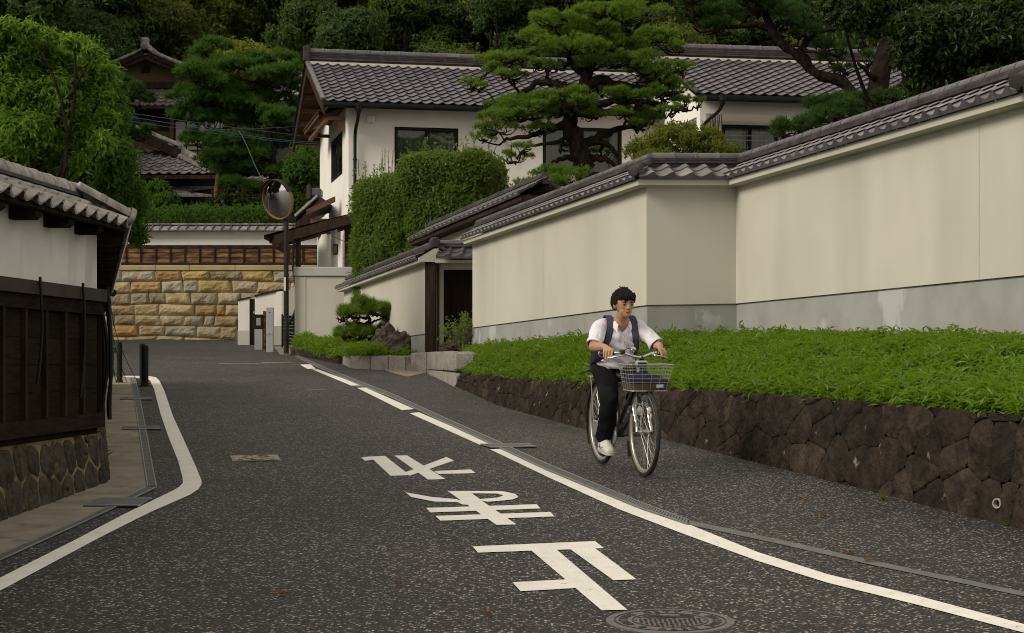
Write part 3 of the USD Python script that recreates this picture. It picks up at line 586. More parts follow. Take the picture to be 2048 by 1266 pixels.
def tiled_coping(parent, pts, w, eave_o, eave_z, ridge_o, ridge_z, rows, tmat, rmat, segs=None, lip=0.06, amp=0.03, cap_r=0.065, cap_l=0.26, noshi=2, back=True, noshi_mat=None, cap_mat=None, cols_shift=0.0, flip=False, noshi_h=.036):
    """tile rows, flat courses and round ridge caps on top of a wall line; pts (x, y, z of the wall top)"""
    pts = np.asarray(pts, float)
    for side in ((1, -1) if back else (1,)):
        P = pts if side > 0 else pts
        e = offset_poly(P, eave_o if side > 0 else 2 * ridge_o - eave_o); r = offset_poly(P, ridge_o)
        rest = MB(); any_rest = False
        for s in range(len(P) - 1):
            e0, e1 = np.r_[e[s], P[s, 2] + eave_z], np.r_[e[s + 1], P[s + 1, 2] + eave_z]
            r0, r1 = np.r_[r[s], P[s, 2] + ridge_z], np.r_[r[s + 1], P[s + 1, 2] + ridge_z]
            U = unit(e1 - e0); L = np.linalg.norm(e1 - e0)
            nrm = A(U[1], -U[0], 0) * (1 if side > 0 else -1)
            run = abs(eave_o - ridge_o); rise = ridge_z - eave_z; Vv = unit(-nrm * run + A(0, 0, rise)); ln = math.hypot(run, rise) / rows
            if side < 0: base0, U2 = e1, -U
            else: base0, U2 = e0, U
            nn = np.cross(U2, Vv)
            if nn[2] < 0: U2 = -U2; base0 = e1 if side > 0 else e0; nn = -nn
            ra, rb = (r0 - base0) @ U2, (r1 - base0) @ U2; ra, rb = min(ra, rb), max(ra, rb)
            for j in range(rows):
                t = (j + .4) / rows; lo_s, hi_s = t * ra, L + t * (rb - L)
                k0, k1 = int(math.floor(lo_s / w - .2)), int(math.ceil(hi_s / w + .2))
                for k in range(k0, k1):
                    a0, a1 = max(k * w, lo_s), min((k + 1) * w, hi_s)
                    if a1 - a0 < .25 * w: continue
                    T = s_tile(w, ln, amp, None, lift0=.016)
                    v = T[0].copy(); v[:, 0] = np.clip(v[:, 0] + k * w, lo_s - .01, hi_s + .02)
                    o_ = base0 + Vv * ln * j
                    mesh_ = (v @ np.stack([U2, Vv, nn]) + o_, T[1])
                    if side > 0:
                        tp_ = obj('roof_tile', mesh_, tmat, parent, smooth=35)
                        if lip and j == 0:
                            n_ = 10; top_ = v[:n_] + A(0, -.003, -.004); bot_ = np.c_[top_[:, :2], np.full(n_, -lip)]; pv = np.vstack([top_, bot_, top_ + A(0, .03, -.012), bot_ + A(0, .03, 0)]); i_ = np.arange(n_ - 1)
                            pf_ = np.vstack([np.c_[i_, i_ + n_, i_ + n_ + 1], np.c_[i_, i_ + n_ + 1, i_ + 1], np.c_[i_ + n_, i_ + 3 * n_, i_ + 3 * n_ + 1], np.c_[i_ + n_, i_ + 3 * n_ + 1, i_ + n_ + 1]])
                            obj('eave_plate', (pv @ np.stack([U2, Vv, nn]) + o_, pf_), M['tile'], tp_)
                    else: rest.add(*mesh_); any_rest = True
        if any_rest: obj('rear_roof_tiles', rest, tmat, parent, smooth=35, kind='stuff')
    # flat courses
    h = ridge_z
    base = [(ridge_o + .10, h - .03), (ridge_o - .10, h - .03), (ridge_o - .10, h + noshi * noshi_h), (ridge_o + .10, h + noshi * noshi_h)]
    obj('ridge_core', sweep([(ridge_o + .06, h - .10), (ridge_o - .06, h - .10), (ridge_o - .06, h + noshi * noshi_h), (ridge_o + .06, h + noshi * noshi_h)], pts, close=True), rmat, parent)
    rp = offset_poly(pts, ridge_o)
    for s in range(len(pts) - 1):
        p, q = np.r_[rp[s], pts[s, 2]], np.r_[rp[s + 1], pts[s + 1, 2]]; L = np.linalg.norm(q - p); U = (q - p) / L; sd = unit(np.cross(U, A(0, 0, 1)))
        for j in range(noshi):
            hw = .095 - .014 * j; n = max(1, int(round(L / .31)))
            for i in range(n):
                sh = (.5 if j % 2 else 0)
                a, b = max(0, (i - sh)) / n, (i + 1 - sh) / n
                if i == n - 1: b = 1.0
                o_ = lerp(p, q, a) + U * .002; hh = h + j * noshi_h
                v, f = pbox(o_ - sd * hw + A(0, 0, hh + .002), U * ((b - a) * L - .004), sd * 2 * hw, A(0, 0, noshi_h - .006))
                obj('flat_tile', (v, f), noshi_mat or rmat, parent)
        n = max(1, int(round(L / cap_l)))
        for i in range(n):
            a, b = p + U * (L * i / n), p + U * (L * (i + 1) / n - .006); up_ = A(0, 0, h + noshi * noshi_h)
            obj('ridge_tile', cap_tile(a + up_, b + up_, cap_r), cap_mat or rmat, parent, smooth=40)
def hip_cap(parent, p, q, r, mat_, n=2):
    for i in range(n): obj('hip_tile', cap_tile(lerp(p, q, i / n), lerp(p, q, (i + 1) / n - .01), r), mat_, parent, smooth=40)
    d = unit(A(*q) - A(*p)); obj('hip_end_tile', lathe([(0, .03), (r * .8, .03), (r * 1.25, .02), (r * 1.25, -.02)], 14, q, d), mat_, parent, smooth=40)

# ------------------------------------------------------------------ right-hand plastered wall
WA, WB, WC, WD = (X(945, 30.2), 30.2), (X(1293, 21.2), 21.2), (X(1472, 21.5), 21.5), (X(2062, 14.75), 14.75)
WE = (WD[0] + 2.2, WD[1] + 0.05)
RW = np.array([[*WA, Z(490, 30.2)], [*WB, Z(375, 21.2)], [*WC, Z(375, 21.5)], [*WD, Z(211, 14.75)], [*WE, Z(211, 14.75)]])
zp = np.array([Z(655, 30.2), Z(610, 21.2), Z(607, 21.5), Z(549, 14.75), Z(549, 14.75)])
th = thing('plastered_wall', 'long cream plastered garden wall with grey tiled coping and grey plinth on the right', 'wall', np.r_[WB, 1.3])
obj('plaster', sweep([(0, 0), (0, 0.0)], RW, caps=False) if False else grid(np.stack([np.c_[offset_poly(RW, 0), zp], np.c_[offset_poly(RW, 0), RW[:, 2] + .01], np.c_[offset_poly(RW, -.28), RW[:, 2] + .01], np.c_[offset_poly(RW, -.28), zp - 1.2]], 1)), M['plaster'], th)
obj('plaster_lip', grid(np.stack([np.c_[offset_poly(RW, 0), zp], np.c_[offset_poly(RW, -.05), zp]], 1)), M['plaster'], th)
obj('plinth', grid(np.stack([np.c_[offset_poly(RW, -.014), zp - 1.3], np.c_[offset_poly(RW, -.014), zp - .02], np.c_[offset_poly(RW, -.03), zp - .02], np.c_[offset_poly(RW, -.03), zp + .01]], 1)), M['plinth'], th)
endw = np.array([[*(offset_poly(RW, 0)[0]), zp[0] - 1.2], [*(offset_poly(RW, 0)[0]), RW[0, 2]], [*(offset_poly(RW, -.28)[0]), RW[0, 2]], [*(offset_poly(RW, -.28)[0]), zp[0] - 1.2]])
obj('wall_end', (endw, np.array([[0, 1, 2], [0, 2, 3]])), M['plaster'], th)
obj('cornice', sweep([(-.05, .001), (.155, .012), (.165, .078), (-.05, .14)], RW, close=True), M['plaster'], th)
tiled_coping(th, RW, 0.25, 0.225, 0.125, -.11, 0.30, 2, M['tile_sky_sheen'], M['tile_dark'], lip=0.05, cap_mat=M['tile'], amp=.040)
for i in (1, 3):
    e = np.r_[offset_poly(RW, .25)[i], RW[i, 2] + .165]; r = np.r_[offset_poly(RW, -.06)[i], RW[i, 2] + .31]
    hip_cap(th, r, e, .05, M['tile_dark'])
for px_, sg in ((1958, 2), (1086, 0)):      # fine vertical joints in the render
    a_, b_ = RW[sg], RW[sg + 1]; k_ = (px_ - CX) / F; dx_, dy_ = b_[0] - a_[0], b_[1] - a_[1]; t_ = (k_ * a_[1] - a_[0]) / (dx_ - k_ * dy_)
    p_ = lerp(a_, b_, t_); z_ = float(lerp(zp[sg], zp[sg + 1], t_)); d_ = unit(A(dx_, dy_, 0)); n_ = A(d_[1], -d_[0], 0)
    obj('render_joint', pbox(A(p_[0], p_[1], z_) - n_ * .004, d_ * (.006 if sg == 2 else .008), n_ * .0052, A(0, 0, p_[2] - z_)), M['plinth'] if px_ != 1958 else M['apron'], th)
# ------------------------------------------------------------------ gate wall, gate
GW = np.array([[X(688, 41.0), 41.0, Z(585, 41.0)], [X(853, 32.8), 32.8, Z(527, 32.8)]])
GR = np.array([GW[1] + A(.22, -.16, 0), [X(965, 32.55), 32.55, Z(527, 32.8)]])
th = thing('gate_wall', 'lower cream plastered wall with tiled coping running from the grey block to the gate post', 'wall', GW[1] * A(1, 1, 0) + A(0, 0, 1.2))
zpg = np.array([Z(690, 41), Z(667, 32.8)])
obj('plaster', grid(np.stack([np.c_[offset_poly(GW, 0), zpg], np.c_[offset_poly(GW, 0), GW[:, 2] + .01], np.c_[offset_poly(GW, -.25), GW[:, 2] + .01], np.c_[offset_poly(GW, -.25), zpg - 1]], 1)), M['plaster'], th)
obj('plinth', grid(np.stack([np.c_[offset_poly(GW, -.014), zpg - 1.0], np.c_[offset_poly(GW, -.014), zpg - .02], np.c_[offset_poly(GW, -.03), zpg - .02], np.c_[offset_poly(GW, -.03), zpg + .01]], 1)), M['plinth'], th)
gd = unit(GW[1] - GW[0]) * A(1, 1, 0); GE = np.array([GW[0], GW[1] + gd * .12])
obj('cornice', sweep([(-.40, .001), (.16, .012), (.17, .07), (-.40, .10)], GE, close=True), M['plaster'], th)
tiled_coping(th, GE, 0.24, 0.225, 0.115, -.11, 0.285, 2, M['tile_sky_sheen'], M['tile_dark'], lip=.05, cap_r=.06, cap_mat=M['tile'], amp=.034)
gn = A(gd[1], -gd[0], 0); ge = GE[1] + gd * .03
obj('gable_board', extr(Polygon([(-.42, .02), (.19, .02), (.20, .09), (-.10, .27), (-.14, .27), (-.43, .10)]), .06, ge, gn, A(0, 0, 1), gd), M['plaster'], th)
for a_, b_ in ((.27, -.12), (-.50, -.12)):
    for i in range(2): obj('verge_tile', cap_tile(ge + gn * lerp(a_, b_, i / 2) + A(0, 0, float(lerp(.15, .32, i / 2))) + gd * .02, ge + gn * lerp(a_, b_, (i + .95) / 2) + A(0, 0, float(lerp(.15, .32, (i + .95) / 2))) + gd * .02, .055), M['tile_dark'], th, smooth=40)
r = ge + gn * -.12 + A(0, 0, .33)
obj('ridge_end_tile', lathe([(0, .05), (.085, .05), (.10, .02), (.10, -.06)], 16, r + gd * .03 + A(0, 0, .06), gd), M['tile_dark'], th, smooth=40)
y = 32.75
th = thing('gate', 'dark timber side gate recessed under a small tiled roof', 'gate', (X(900, 33), 33, 1.2))
obj('gate_post', bbox((X(861, y), y, 2.2), (.20, .20, 2.05), .012), M['dark_wood'], th)
obj('side_panel', pbox((X(872, 33.1), 33.05, 1.15), (X(887.5, 33.1) - X(872, 33.1), 0, 0), (0, .10, 0), (0, 0, 2.1)), M['plaster'], th)
obj('lintel', pbox((X(887.5, 33.1), 33.053, Z(539.5, 33.1)), (.85, 0, 0), (0, .10, 0), (0, 0, .32)), M['plaster'], th)
for k in range(6):
    x0 = X(887.5, 33.1) + k * .115
    obj('door_board', bbox((x0 + .0565, 33.17, 2.0), (.112, .05, 2.1), .006), M['door_wood'], th)
obj('door_back', pbox((X(887, 33.1) - .02, 33.22, 1.0), (.8, 0, 0), (0, .04, 0), (0, 0, 2.2)), M['door_wood'], th)
obj('gate_soffit', pbox((X(872, 33.1), 32.62, Z(527, 32.8) + .005), (1.1, 0, 0), (0, .9, 0), (0, 0, .05)), M['plaster'], th)
tiled_coping(th, GR, 0.24, 0.235, 0.12, -.22, 0.31, 2, M['tile'], M['tile_dark'], lip=.05, cap_r=.06, cap_mat=M['tile'], amp=.034)
# ------------------------------------------------------------------ roof of the inner gate house, above the wall
IR = np.array([[X(834, 36.5), 36.5, Z(490, 36.5)], [X(1060, 31.0), 31.0, Z(398, 31.0)]])
th = thing('gate_house', 'dark tiled eave of the inner gate roof rising behind the cream wall', 'roof', IR[0])
obj('timber_eave', sweep([(-.75, -.02), (.16, -.02), (.16, .06), (-.75, .10)], IR, close=True), M['dark_wood'], th)
obj('wall', sweep([(-.60, -2.6), (-.10, -2.6), (-.10, -.021), (-.60, -.021)], IR, close=True), M['plaster'], th)
tiled_coping(th, IR, 0.24, 0.225, 0.11, -.30, 0.385, 3, M['tile_sky_sheen'], M['tile_dark'], lip=.05, cap_r=.07, noshi=1, amp=.032)

# ------------------------------------------------------------------ grey-white block beside the mirror
y = 41.7; x0, x1 = X(590, y), X(722, y)
th = thing('garden_block', 'square cream-white retaining block with flat grey cap behind the mirror pole', 'wall', (x0, y, 1.4))
obj('block_body', pbox((x0, y, 1.2), (x1 - x0, 0, 0), (0, 4.8, 0), (0, 0, Z(553, y) - 1.2)), M['plaster'], th)
obj('corner_strip', pbox((x0 - .006, y - .012, 1.2), (X(612, y) - x0, 0, 0), (0, .2, 0), (0, 0, Z(553, y) - 1.21)), M['plaster'], th)
obj('cap', bbox(((x0 + x1) / 2, y + 2.4, (Z(534, y) + Z(552.5, y)) / 2), (x1 - x0 + .06, 4.9, Z(534, y) - Z(552.5, y)), .015), mat('grey_cap', (0.33, 0.325, 0.30), (0.39, 0.38, 0.355), 2, 0.8), th)

# ------------------------------------------------------------------ planting bed on the right with bamboo grass
ks = np.linspace(0, 1, 60)
def along(P, t):
    P = np.asarray(P, float); d = np.r_[0, np.cumsum(np.linalg.norm(np.diff(P, axis=0), axis=1))]
    return np.stack([np.interp(t * d[-1], d, P[:, k]) for k in range(P.shape[1])], -1)
st_y = np.linspace(27.3, 7.6, 60); st = wall_pt(st_y, 1.0, -.12 + 0 * st_y)
backl = along(np.array([[WA[0], WA[1] + .2, 1.45], [*WB, 1.58], [*WC, 1.58], [*WD, 1.46], [*WE, 1.42], [WE[0] + 1.5, WE[1] - 3, 1.4]]), np.r_[np.linspace(0, .86, 50), np.linspace(.88, 1, 10)])
tt = np.linspace(0, 1, 12); rows = []
for t in tt:
    p = lerp(st, backl, t); p[:, 2] += .13 * np.sin(np.pi * t) - .015; rows.append(p)
BED = np.stack(rows, 1)
struct('planting_bed', grid(BED), M['soil'], 'sloping soil bed between the low stone wall and the plastered wall', smooth=True)
def leaf_mesh(P, D, N, L, Wd, fold=0.15, bend=0.0):
    """folded kite leaves: roots P, directions D, upper normals N, lengths L, widths Wd"""
    P, D = np.asarray(P, float), np.asarray(D, float); D = D / (np.linalg.norm(D, axis=1, keepdims=True) + 1e-9)
    sd = np.cross(D, N); sd /= np.linalg.norm(sd, axis=1, keepdims=True) + 1e-9; n = np.cross(sd, D)
    L, Wd = np.broadcast_to(L, len(P))[:, None], np.broadcast_to(Wd, len(P))[:, None]
    m = P + D * L * .42
    a, b, c, d = P, m + sd * Wd / 2 + n * Wd * fold, P + D * L - n * L * bend, m - sd * Wd / 2 + n * Wd * fold
    V = np.stack([a, b, c, d], 1).reshape(-1, 3); i = np.arange(len(P))[:, None] * 4
    return V, np.vstack([i + [0, 2, 1], i + [0, 3, 2]])
def rdir(rng, n, up=0.0):
    v = rng.normal(size=(n, 3)); v[:, 2] += up; return v / np.linalg.norm(v, axis=1, keepdims=True)
def scatter(name, protos, pos, rng, mat_, label, smin=.75, smax=1.25, parent=None, kind='stuff', cat=None, nrm=None):
    """a ground cover: one PointInstancer"""
    par = parent or '/World'; path = par + '/' + numbered(par, name)
    pi = UsdGeom.PointInstancer.Define(stage, path); rel = pi.CreatePrototypesRel()
    for k, pm in enumerate(protos):
        p = usdkit.mesh(stage, f'{path}/clump_{k}', pm, mat_); p.CreateDoubleSidedAttr(True); rel.AddTarget(p.GetPath())
    n = len(pos); a = rng.random(n) * 2 * np.pi; q = np.zeros((n, 4)); q[:, 0] = np.cos(a / 2); q[:, 3] = np.sin(a / 2)
    tl = rng.normal(size=(n, 2)) * .12; q[:, 1:3] += tl; q /= np.linalg.norm(q, axis=1, keepdims=True)
    s = smin + (smax - smin) * rng.random(n)
    pi.CreateProtoIndicesAttr(Vt.IntArray.FromNumpy(rng.integers(0, len(protos), n).astype(np.int32)))
    pi.CreatePositionsAttr(Vt.Vec3fArray.FromNumpy(pos.astype(np.float32)))
    pi.CreateOrientationsAttr(Vt.QuathArray([Gf.Quath(float(w), float(x), float(y_), float(z)) for w, x, y_, z in q]))
    pi.CreateScalesAttr(Vt.Vec3fArray.FromNumpy(np.repeat(s[:, None], 3, 1).astype(np.float32)))
    custom(pi.GetPrim(), label, cat, None, kind)
    return path
def sasa_clump(rng, n=20, L=.078, Wd=.021, h=.11):
    k = rng.random(n); az = rng.random(n) * 2 * np.pi
    P = np.c_[rng.normal(size=(n, 2)) * .045, h * (.25 + .75 * k)]
    el = rng.uniform(-.6, .95, n); D = np.c_[np.cos(az) * np.cos(el), np.sin(az) * np.cos(el), np.sin(el)]
    return leaf_mesh(P, D, np.tile([0, 0, 1.0], (n, 1)), L * rng.uniform(.7, 1.25, n), Wd * rng.uniform(.8, 1.2, n), .12, .18)
rng = np.random.default_rng(31)
sasa = [sasa_clump(rng) for _ in range(7)]
def bed_points(B, n, rng, lo_t=0.0, hi_t=1.0):
    nu, nv = B.shape[:2]; area = np.linalg.norm(np.cross(B[1:, :-1] - B[:-1, :-1], B[:-1, 1:] - B[:-1, :-1]), axis=-1).ravel(); area /= area.sum()
    c = rng.choice(len(area), n, p=area); i, j = c // (nv - 1), c % (nv - 1); u, v = rng.random((2, n))
    return (B[i, j] * ((1 - u) * (1 - v))[:, None] + B[i + 1, j] * (u * (1 - v))[:, None] + B[i + 1, j + 1] * (u * v)[:, None] + B[i, j + 1] * ((1 - u) * v)[:, None])
pos = bed_points(BED, 21000, rng); pos = pos[meshkit.fbm(pos * 2.2, 2, 3) > .33]; pos[:, 2] += .10 * (meshkit.fbm(pos * 3.1, 2, 8) - .5)
# an overhanging fringe along the stone wall's top
fr = wall_pt(rng.uniform(8, 27.2, 1500), 1.0, rng.uniform(-.24, -.11, 1500)); fr[:, 2] -= rng.uniform(.0, .05, len(fr))
tall = bed_points(BED, 420, rng); tall[:, 2] += .07; bk_ = lerp(backl[rng.integers(0, 50, 120)], st[rng.integers(0, 60, 120)], 0.0) + rng.normal(size=(120, 3)) * A(.15, .15, .02); bk_[:, 2] += rng.uniform(0, .09, 120)
scatter('bamboo_grass', sasa, np.vstack([pos, fr, tall, bk_]), rng, M['leaf_sasa'], 'bright green dwarf bamboo grass covering the sloping bed')

# ------------------------------------------------------------------ granite kerb blocks and the left planting bed
def curb_block(parent, p, q, depth, z0, z1, rng, name='granite_block'):
    p, q = A(*p[:2], 0), A(*q[:2], 0); U = unit(q - p); n = A(-U[1], U[0], 0); L = np.linalg.norm(q - p) - .012
    m = trimesh.creation.box([L, depth, z1 - z0]); m = m.subdivide().subdivide().subdivide()
    v = np.asarray(m.vertices).copy(); w_ = meshkit.fbm(v * 9 + rng.random(3) * 50, 3, 5) - .5
    h = A(L / 2, depth / 2, (z1 - z0) / 2); e = np.sort(h - np.abs(v), axis=1)[:, 1]
    v *= (1 - .045 * np.exp(-e / .02))[:, None]
    v += np.sign(v) * (np.abs(np.abs(v) - h) < 1e-4) * (w_ * .045)[:, None]
    v = lerp(p, q, .5) + v[:, :1] * U + (v[:, 1:2] + depth / 2) * n + (v[:, 2:] + (z0 + z1) / 2) * A(0, 0, 1)
    return obj(name, (v, m.faces), M['granite'], parent, smooth=35)
rng = np.random.default_rng(41)
kp = [G(684, 727), G(701, 737), G(740, 739), G(776, 740.5), G(811, 741.5), G(849, 742)]
th = thing('granite_kerb', 'row of rough granite blocks edging the bed with the little pine', 'kerb', kp[2])
for a, b in zip(kp[:-1], kp[1:]): curb_block(th, a, b, .28, S * a[1] - .1, 1.43 + .01 * rng.random(), rng)
th = thing('granite_corner', 'taller granite block corner where the bamboo grass bed begins', 'kerb', G(870, 752))
c0, c1, c2 = G(852, 746), G(886, 762), G(907, 773)
for z0, z1 in ((.80, 1.18), (1.19, 1.50)):
    curb_block(th, c0, c1, .35, z0, z1, rng); curb_block(th, c1, c2, .35, z0, z1 - .01, rng)
tz_ = 1.19
p, q = c2 + A(.0, .30, 0), c2 + A(.95, .42, 0)
curb_block(th, p, q, .3, 1.1, 1.45, rng)
curb_block(th, c0 + A(-.02, .36, 0), c0 + A(.34, .95, 0), .35, 1.1, 1.49, rng)
struct('path', poly_sheet(gpoly([(760, 738), (852, 737), (852, 746), (815, 754), (790, 748)]), lambda x, y: Zg(x, y) + .006), M['gravel'], 'pale threshold slab in front of the gate')
struct('path', poly_sheet(gpoly([(548, 694), (572, 693), (600, 708), (560, 710)]), lambda x, y: Zg(x, y) + .006), M['apron'], 'concrete ramp edge at the foot of the mirror')
LB = Polygon([tuple(k[:2]) for k in kp] + [(X(852, 32.9), 32.9), (X(700, 41), 41.2), (X(590, 41.7), 41.8), tuple(G(588, 708)[:2] + A(0, .2)), tuple(G(640, 718)[:2])])
def Zb(x, y): return 1.36 + .16 * sstep(33, 37, y) + .06 * sstep(37, 41, y) + .02
struct('planting_bed', poly_sheet(LB, Zb), M['soil'], 'small raised soil bed in front of the gate wall')
lw = [G(588, 709), G(640, 719), G(684, 728)]
th = thing('bed_edge_wall', 'low mossy stone edge below the small green bed', 'wall', lw[1])
for i in range(2):
    n = 5
    for k in range(n):
        p, q = lerp(lw[i], lw[i + 1], k / n), lerp(lw[i], lw[i + 1], (k + 1) / n)
        b = bbox((0, 0, 0), (np.linalg.norm(q - p) - .01, .22, .40), .04); U = unit((q - p) * A(1, 1, 0))
        obj('stone', xform(b, frame(lerp(p, q, .5) + A(0, .14, -.02), U, np.cross(A(0, 0, 1), U), A(0, 0, 1))), M['dark_stone'], th)
rng = np.random.default_rng(43)
pp = []
while len(pp) < 1900:
    x, y = rng.uniform(X(590, 41.5), X(850, 33)), rng.uniform(32.8, 41.5)
    px = CX + x / y * F
    if not LB.contains(Point(x, y)) or px > 765 and y < 36.2 and rng.random() < .96: continue
    pp.append((x, y, Zb(x, y) - .02 + .12 * (meshkit.noise(A(x * 1.6, y * 1.0, 0), 4) - .3) + .10 * sstep(640, 600, px)))
for k in range(260):
    t = rng.random(); p = lerp(lw[0], lw[1], t * 2) if t < .5 else lerp(lw[1], lw[2], t * 2 - 1)
    if rng.random() < .8: pp.append((p[0], p[1] + rng.uniform(.0, .2), p[2] + rng.uniform(.02, .24)))
scatter('ground_cover', [sasa_clump(rng, 16, .11, .026, .20) for _ in range(5)], np.array(pp), rng, M['leaf_sasa'], 'bright green ground cover in the small bed under the little pine')
# ------------------------------------------------------------------ roofed wall on the left
LW = np.array([[-3.75, 2.0, 2.35], [-3.1, 13.07, 2.35], [-6.42, 27.0, 2.35]])
lu1, lu2 = unit(LW[1] - LW[0]), unit(LW[2] - LW[1])
ln1, ln2 = A(lu1[1], -lu1[0], 0), A(lu2[1], -lu2[0], 0)
th = thing('boarded_wall', 'black boarded garden wall with white plaster band and dusty tiled roof on the left', 'wall', (-3.1, 13.07, .47))
band = LW.copy()
obj('plaster', grid(np.stack([np.c_[offset_poly(LW, 0), np.full(3, 1.86)], np.c_[offset_poly(LW, 0), np.full(3, 2.50)], np.c_[offset_poly(LW, -.30), np.full(3, 2.50)], np.c_[offset_poly(LW, -.30), np.full(3, .2)]], 1)), M['left_plaster'], th)
obj('board_backing', grid(np.stack([np.c_[offset_poly(LW, .0), np.full(3, .80)], np.c_[offset_poly(LW, .0), np.full(3, 1.861)]], 1)), M['black_wood'], th)
far_end = np.array([[*offset_poly(LW, .0)[2], .5], [*offset_poly(LW, .0)[2], 2.5], [*offset_poly(LW, -.3)[2], 2.5], [*offset_poly(LW, -.3)[2], .5]])
obj('wall_end', (far_end, np.array([[0, 1, 2], [0, 2, 3]])), M['left_plaster'], th)
def rail(o0, o1, z0, z1, name='rail', m=None): obj(name, sweep([(o0, z0 - 2.35), (o1, z0 - 2.35), (o1, z1 - 2.35), (o0, z1 - 2.35)], LW, close=True), m or M['black_wood'], th)
rail(-.01, .075, 1.815, 1.905, 'cap_rail', M['rust_metal']); rail(-.01, .045, 1.72, 1.812); rail(-.01, .06, .885, .99, 'bottom_rail')
def plan(seg, s, o=0.0):
    if seg == 0: return LW[1] - lu1 * s + ln1 * o
    return LW[1] + lu2 * s + ln2 * o
M['batten'] = mat('black_batten', (0.013, 0.009, 0.006), (0.026, 0.018, 0.012), 3, 0.9, 0.06, 0.3, 14, rnd=0.2)
rows_z = np.linspace(.99, 1.72, 5)
for seg, n, cw in ((0, 20, .415), (1, 26, .53)):
    for i in range(n):
        U = -lu1 if seg == 0 else lu2; nn = ln1 if seg == 0 else ln2
        base = plan(seg, i * cw + (.04 if seg == 0 else .04))
        base[2] = 0
        for j in range(4):      # lapped boards
            z0, z1 = rows_z[j], rows_z[j + 1]
            a = base + nn * .010 + A(0, 0, z0); b = base + nn * .004 + A(0, 0, z1 + .01)
            v = np.array([a, a + U * (cw - .045), b + U * (cw - .045), b]); w_ = v - nn * .012
            V = np.vstack([v, w_]); f = np.array([[0, 1, 2], [0, 2, 3], [0, 5, 1], [0, 4, 5], [3, 2, 6], [3, 6, 7], [1, 5, 6], [1, 6, 2], [0, 3, 7], [0, 7, 4]])
            obj('board', (V, f), M['black_board'], th)
        o_ = base + U * (cw - .045) + A(0, 0, .99)
        obj('batten', pbox(o_ + nn * .001, U * .042, nn * .038, A(0, 0, .73)), M['batten'], th)
for s, top in ((.62, 0), (1.55, 1), (2.9, 0), (4.2, 1)):   # bent guard strips
    z = np.linspace(1.93, 1.12 + .1 * top, 9); t = np.linspace(0, 1, 9)
    P = np.array([plan(0, s + .03 * a, .085 - .01 * a + .022 * math.sin(a * 3.1)) * A(1, 1, 0) + A(0, 0, zz) for a, zz in zip(t, z)])
    obj('guard_strip', tube(P, .010, 6), M['black_metal'], th)
rng = np.random.default_rng(51)
for k in range(30):
    s = .16 + k * .43; z = np.linspace(1.93 - .1 * (k > 1), .93, 12); t = np.linspace(0, 1, 12); bul = .085 * min(1, .35 + k / 7)
    bo = .075 if k < 4 else .035
    P = np.array([plan(1, s, bo + bul * (.6 if k < 5 else .3) * (math.sin(np.pi * min(a * 1.15, 1)) ** .9) + .02 * a) * A(1, 1, 0) + A(0, 0, zz) for a, zz in zip(t, z)])
    obj('guard_strip', tube(P, .016, 6), M['black_metal'], th)
# stone footing
foot = thing('stone_footing', 'rough stone footing with yellowish mortar under the black boarded wall', 'wall', (-3.1, 13.07, .45))
def foot_pt(s, t, o=0.0):
    """s metres from the corner (negative: towards the camera)"""
    s, t, o = np.broadcast_arrays(np.asarray(s, float), t, o)
    P = np.where((s < 0)[..., None], LW[1] + lu1 * s[..., None], LW[1] + lu2 * s[..., None]); N = np.where((s < 0)[..., None], ln1, ln2)
    zb = S * P[..., 1] - .05; z = zb + t * (.835 - zb)
    return P * A(1, 1, 0) + A(0, 0, 1) * z[..., None] + N * (o + .085 - .06 * t)[..., None]
ss = np.concatenate([np.linspace(-9, -.001, 30), np.linspace(.001, 13.9, 30)])
T_, S_ = np.meshgrid(np.linspace(0, 1, 4), ss)
P = foot_pt(S_, T_, 0 * T_); top = P[:, -1] - A(.28, 0, 0)
obj('mortar', grid(np.concatenate([P, top[:, None]], 1)), M['base_mortar'], foot, smooth=True)
for cell in clipped_cells(9.0, .5, (.27, .25), rng, .5):
    m = stone_mesh(cell, .013, .016, rng, lambda a, b, o_: foot_pt(a - 9.0, b / .5, o_), .7, .06)
    if m is not None and cell.centroid.x > 1.5: obj('stone', m, M['base_stone'], foot, smooth=50)
for cell in clipped_cells(13.5, .42, (.5, .25), rng, .5):
    m = stone_mesh(cell, .02, .02, rng, lambda a, b, o_: foot_pt(a + .05, np.asarray(b) / .42, o_), .5, .08)
    if m is not None: obj('stone', m, M['base_stone'], foot, smooth=50)
# eave: boards, brackets, tiles
rail(-.35, .20, 2.375, 2.395, 'eave_board', M['black_wood']); rail(.15, .205, 2.345, 2.374, 'fascia', M['black_wood'])
for seg, n in ((0, 8), (1, 20)):
    for i in range(n):
        U = -lu1 if seg == 0 else lu2; nn = ln1 if seg == 0 else ln2
        o_ = plan(seg, .42 + i * .68 if seg == 0 else .2 + i * .62, -.02) * A(1, 1, 0)
        pr = Polygon([(0, 2.285), (.165, 2.285), (.195, 2.31), (.20, 2.374), (0, 2.374)])
        obj('bracket', extr(pr, .13, o_, nn, A(0, 0, 1), U), M['black_wood'], th)
obj('corner_bracket', pbox(plan(1, .02, -.02) * A(1, 1, 0) + A(0, 0, 2.24), lu2 * .14, unit(ln1 + ln2) * .19, A(0, 0, .134)), M['black_wood'], th)
tiled_coping(th, LW, .25, .25, .05, -.16, .235, 2, M['tile_light'], M['tile_dark'], lip=None, cap_r=.085, cap_l=.33, noshi=1, amp=.042, cap_mat=M['tile_light'], noshi_h=.03)
e = np.r_[offset_poly(LW, .235)[1], 2.45]; r = np.r_[offset_poly(LW, -.10)[1] + A(0, -.2), 2.64]
hip_cap(th, r, e, .06, M['tile_light'], 2)
e2 = np.r_[offset_poly(LW, .25)[2], 2.40]
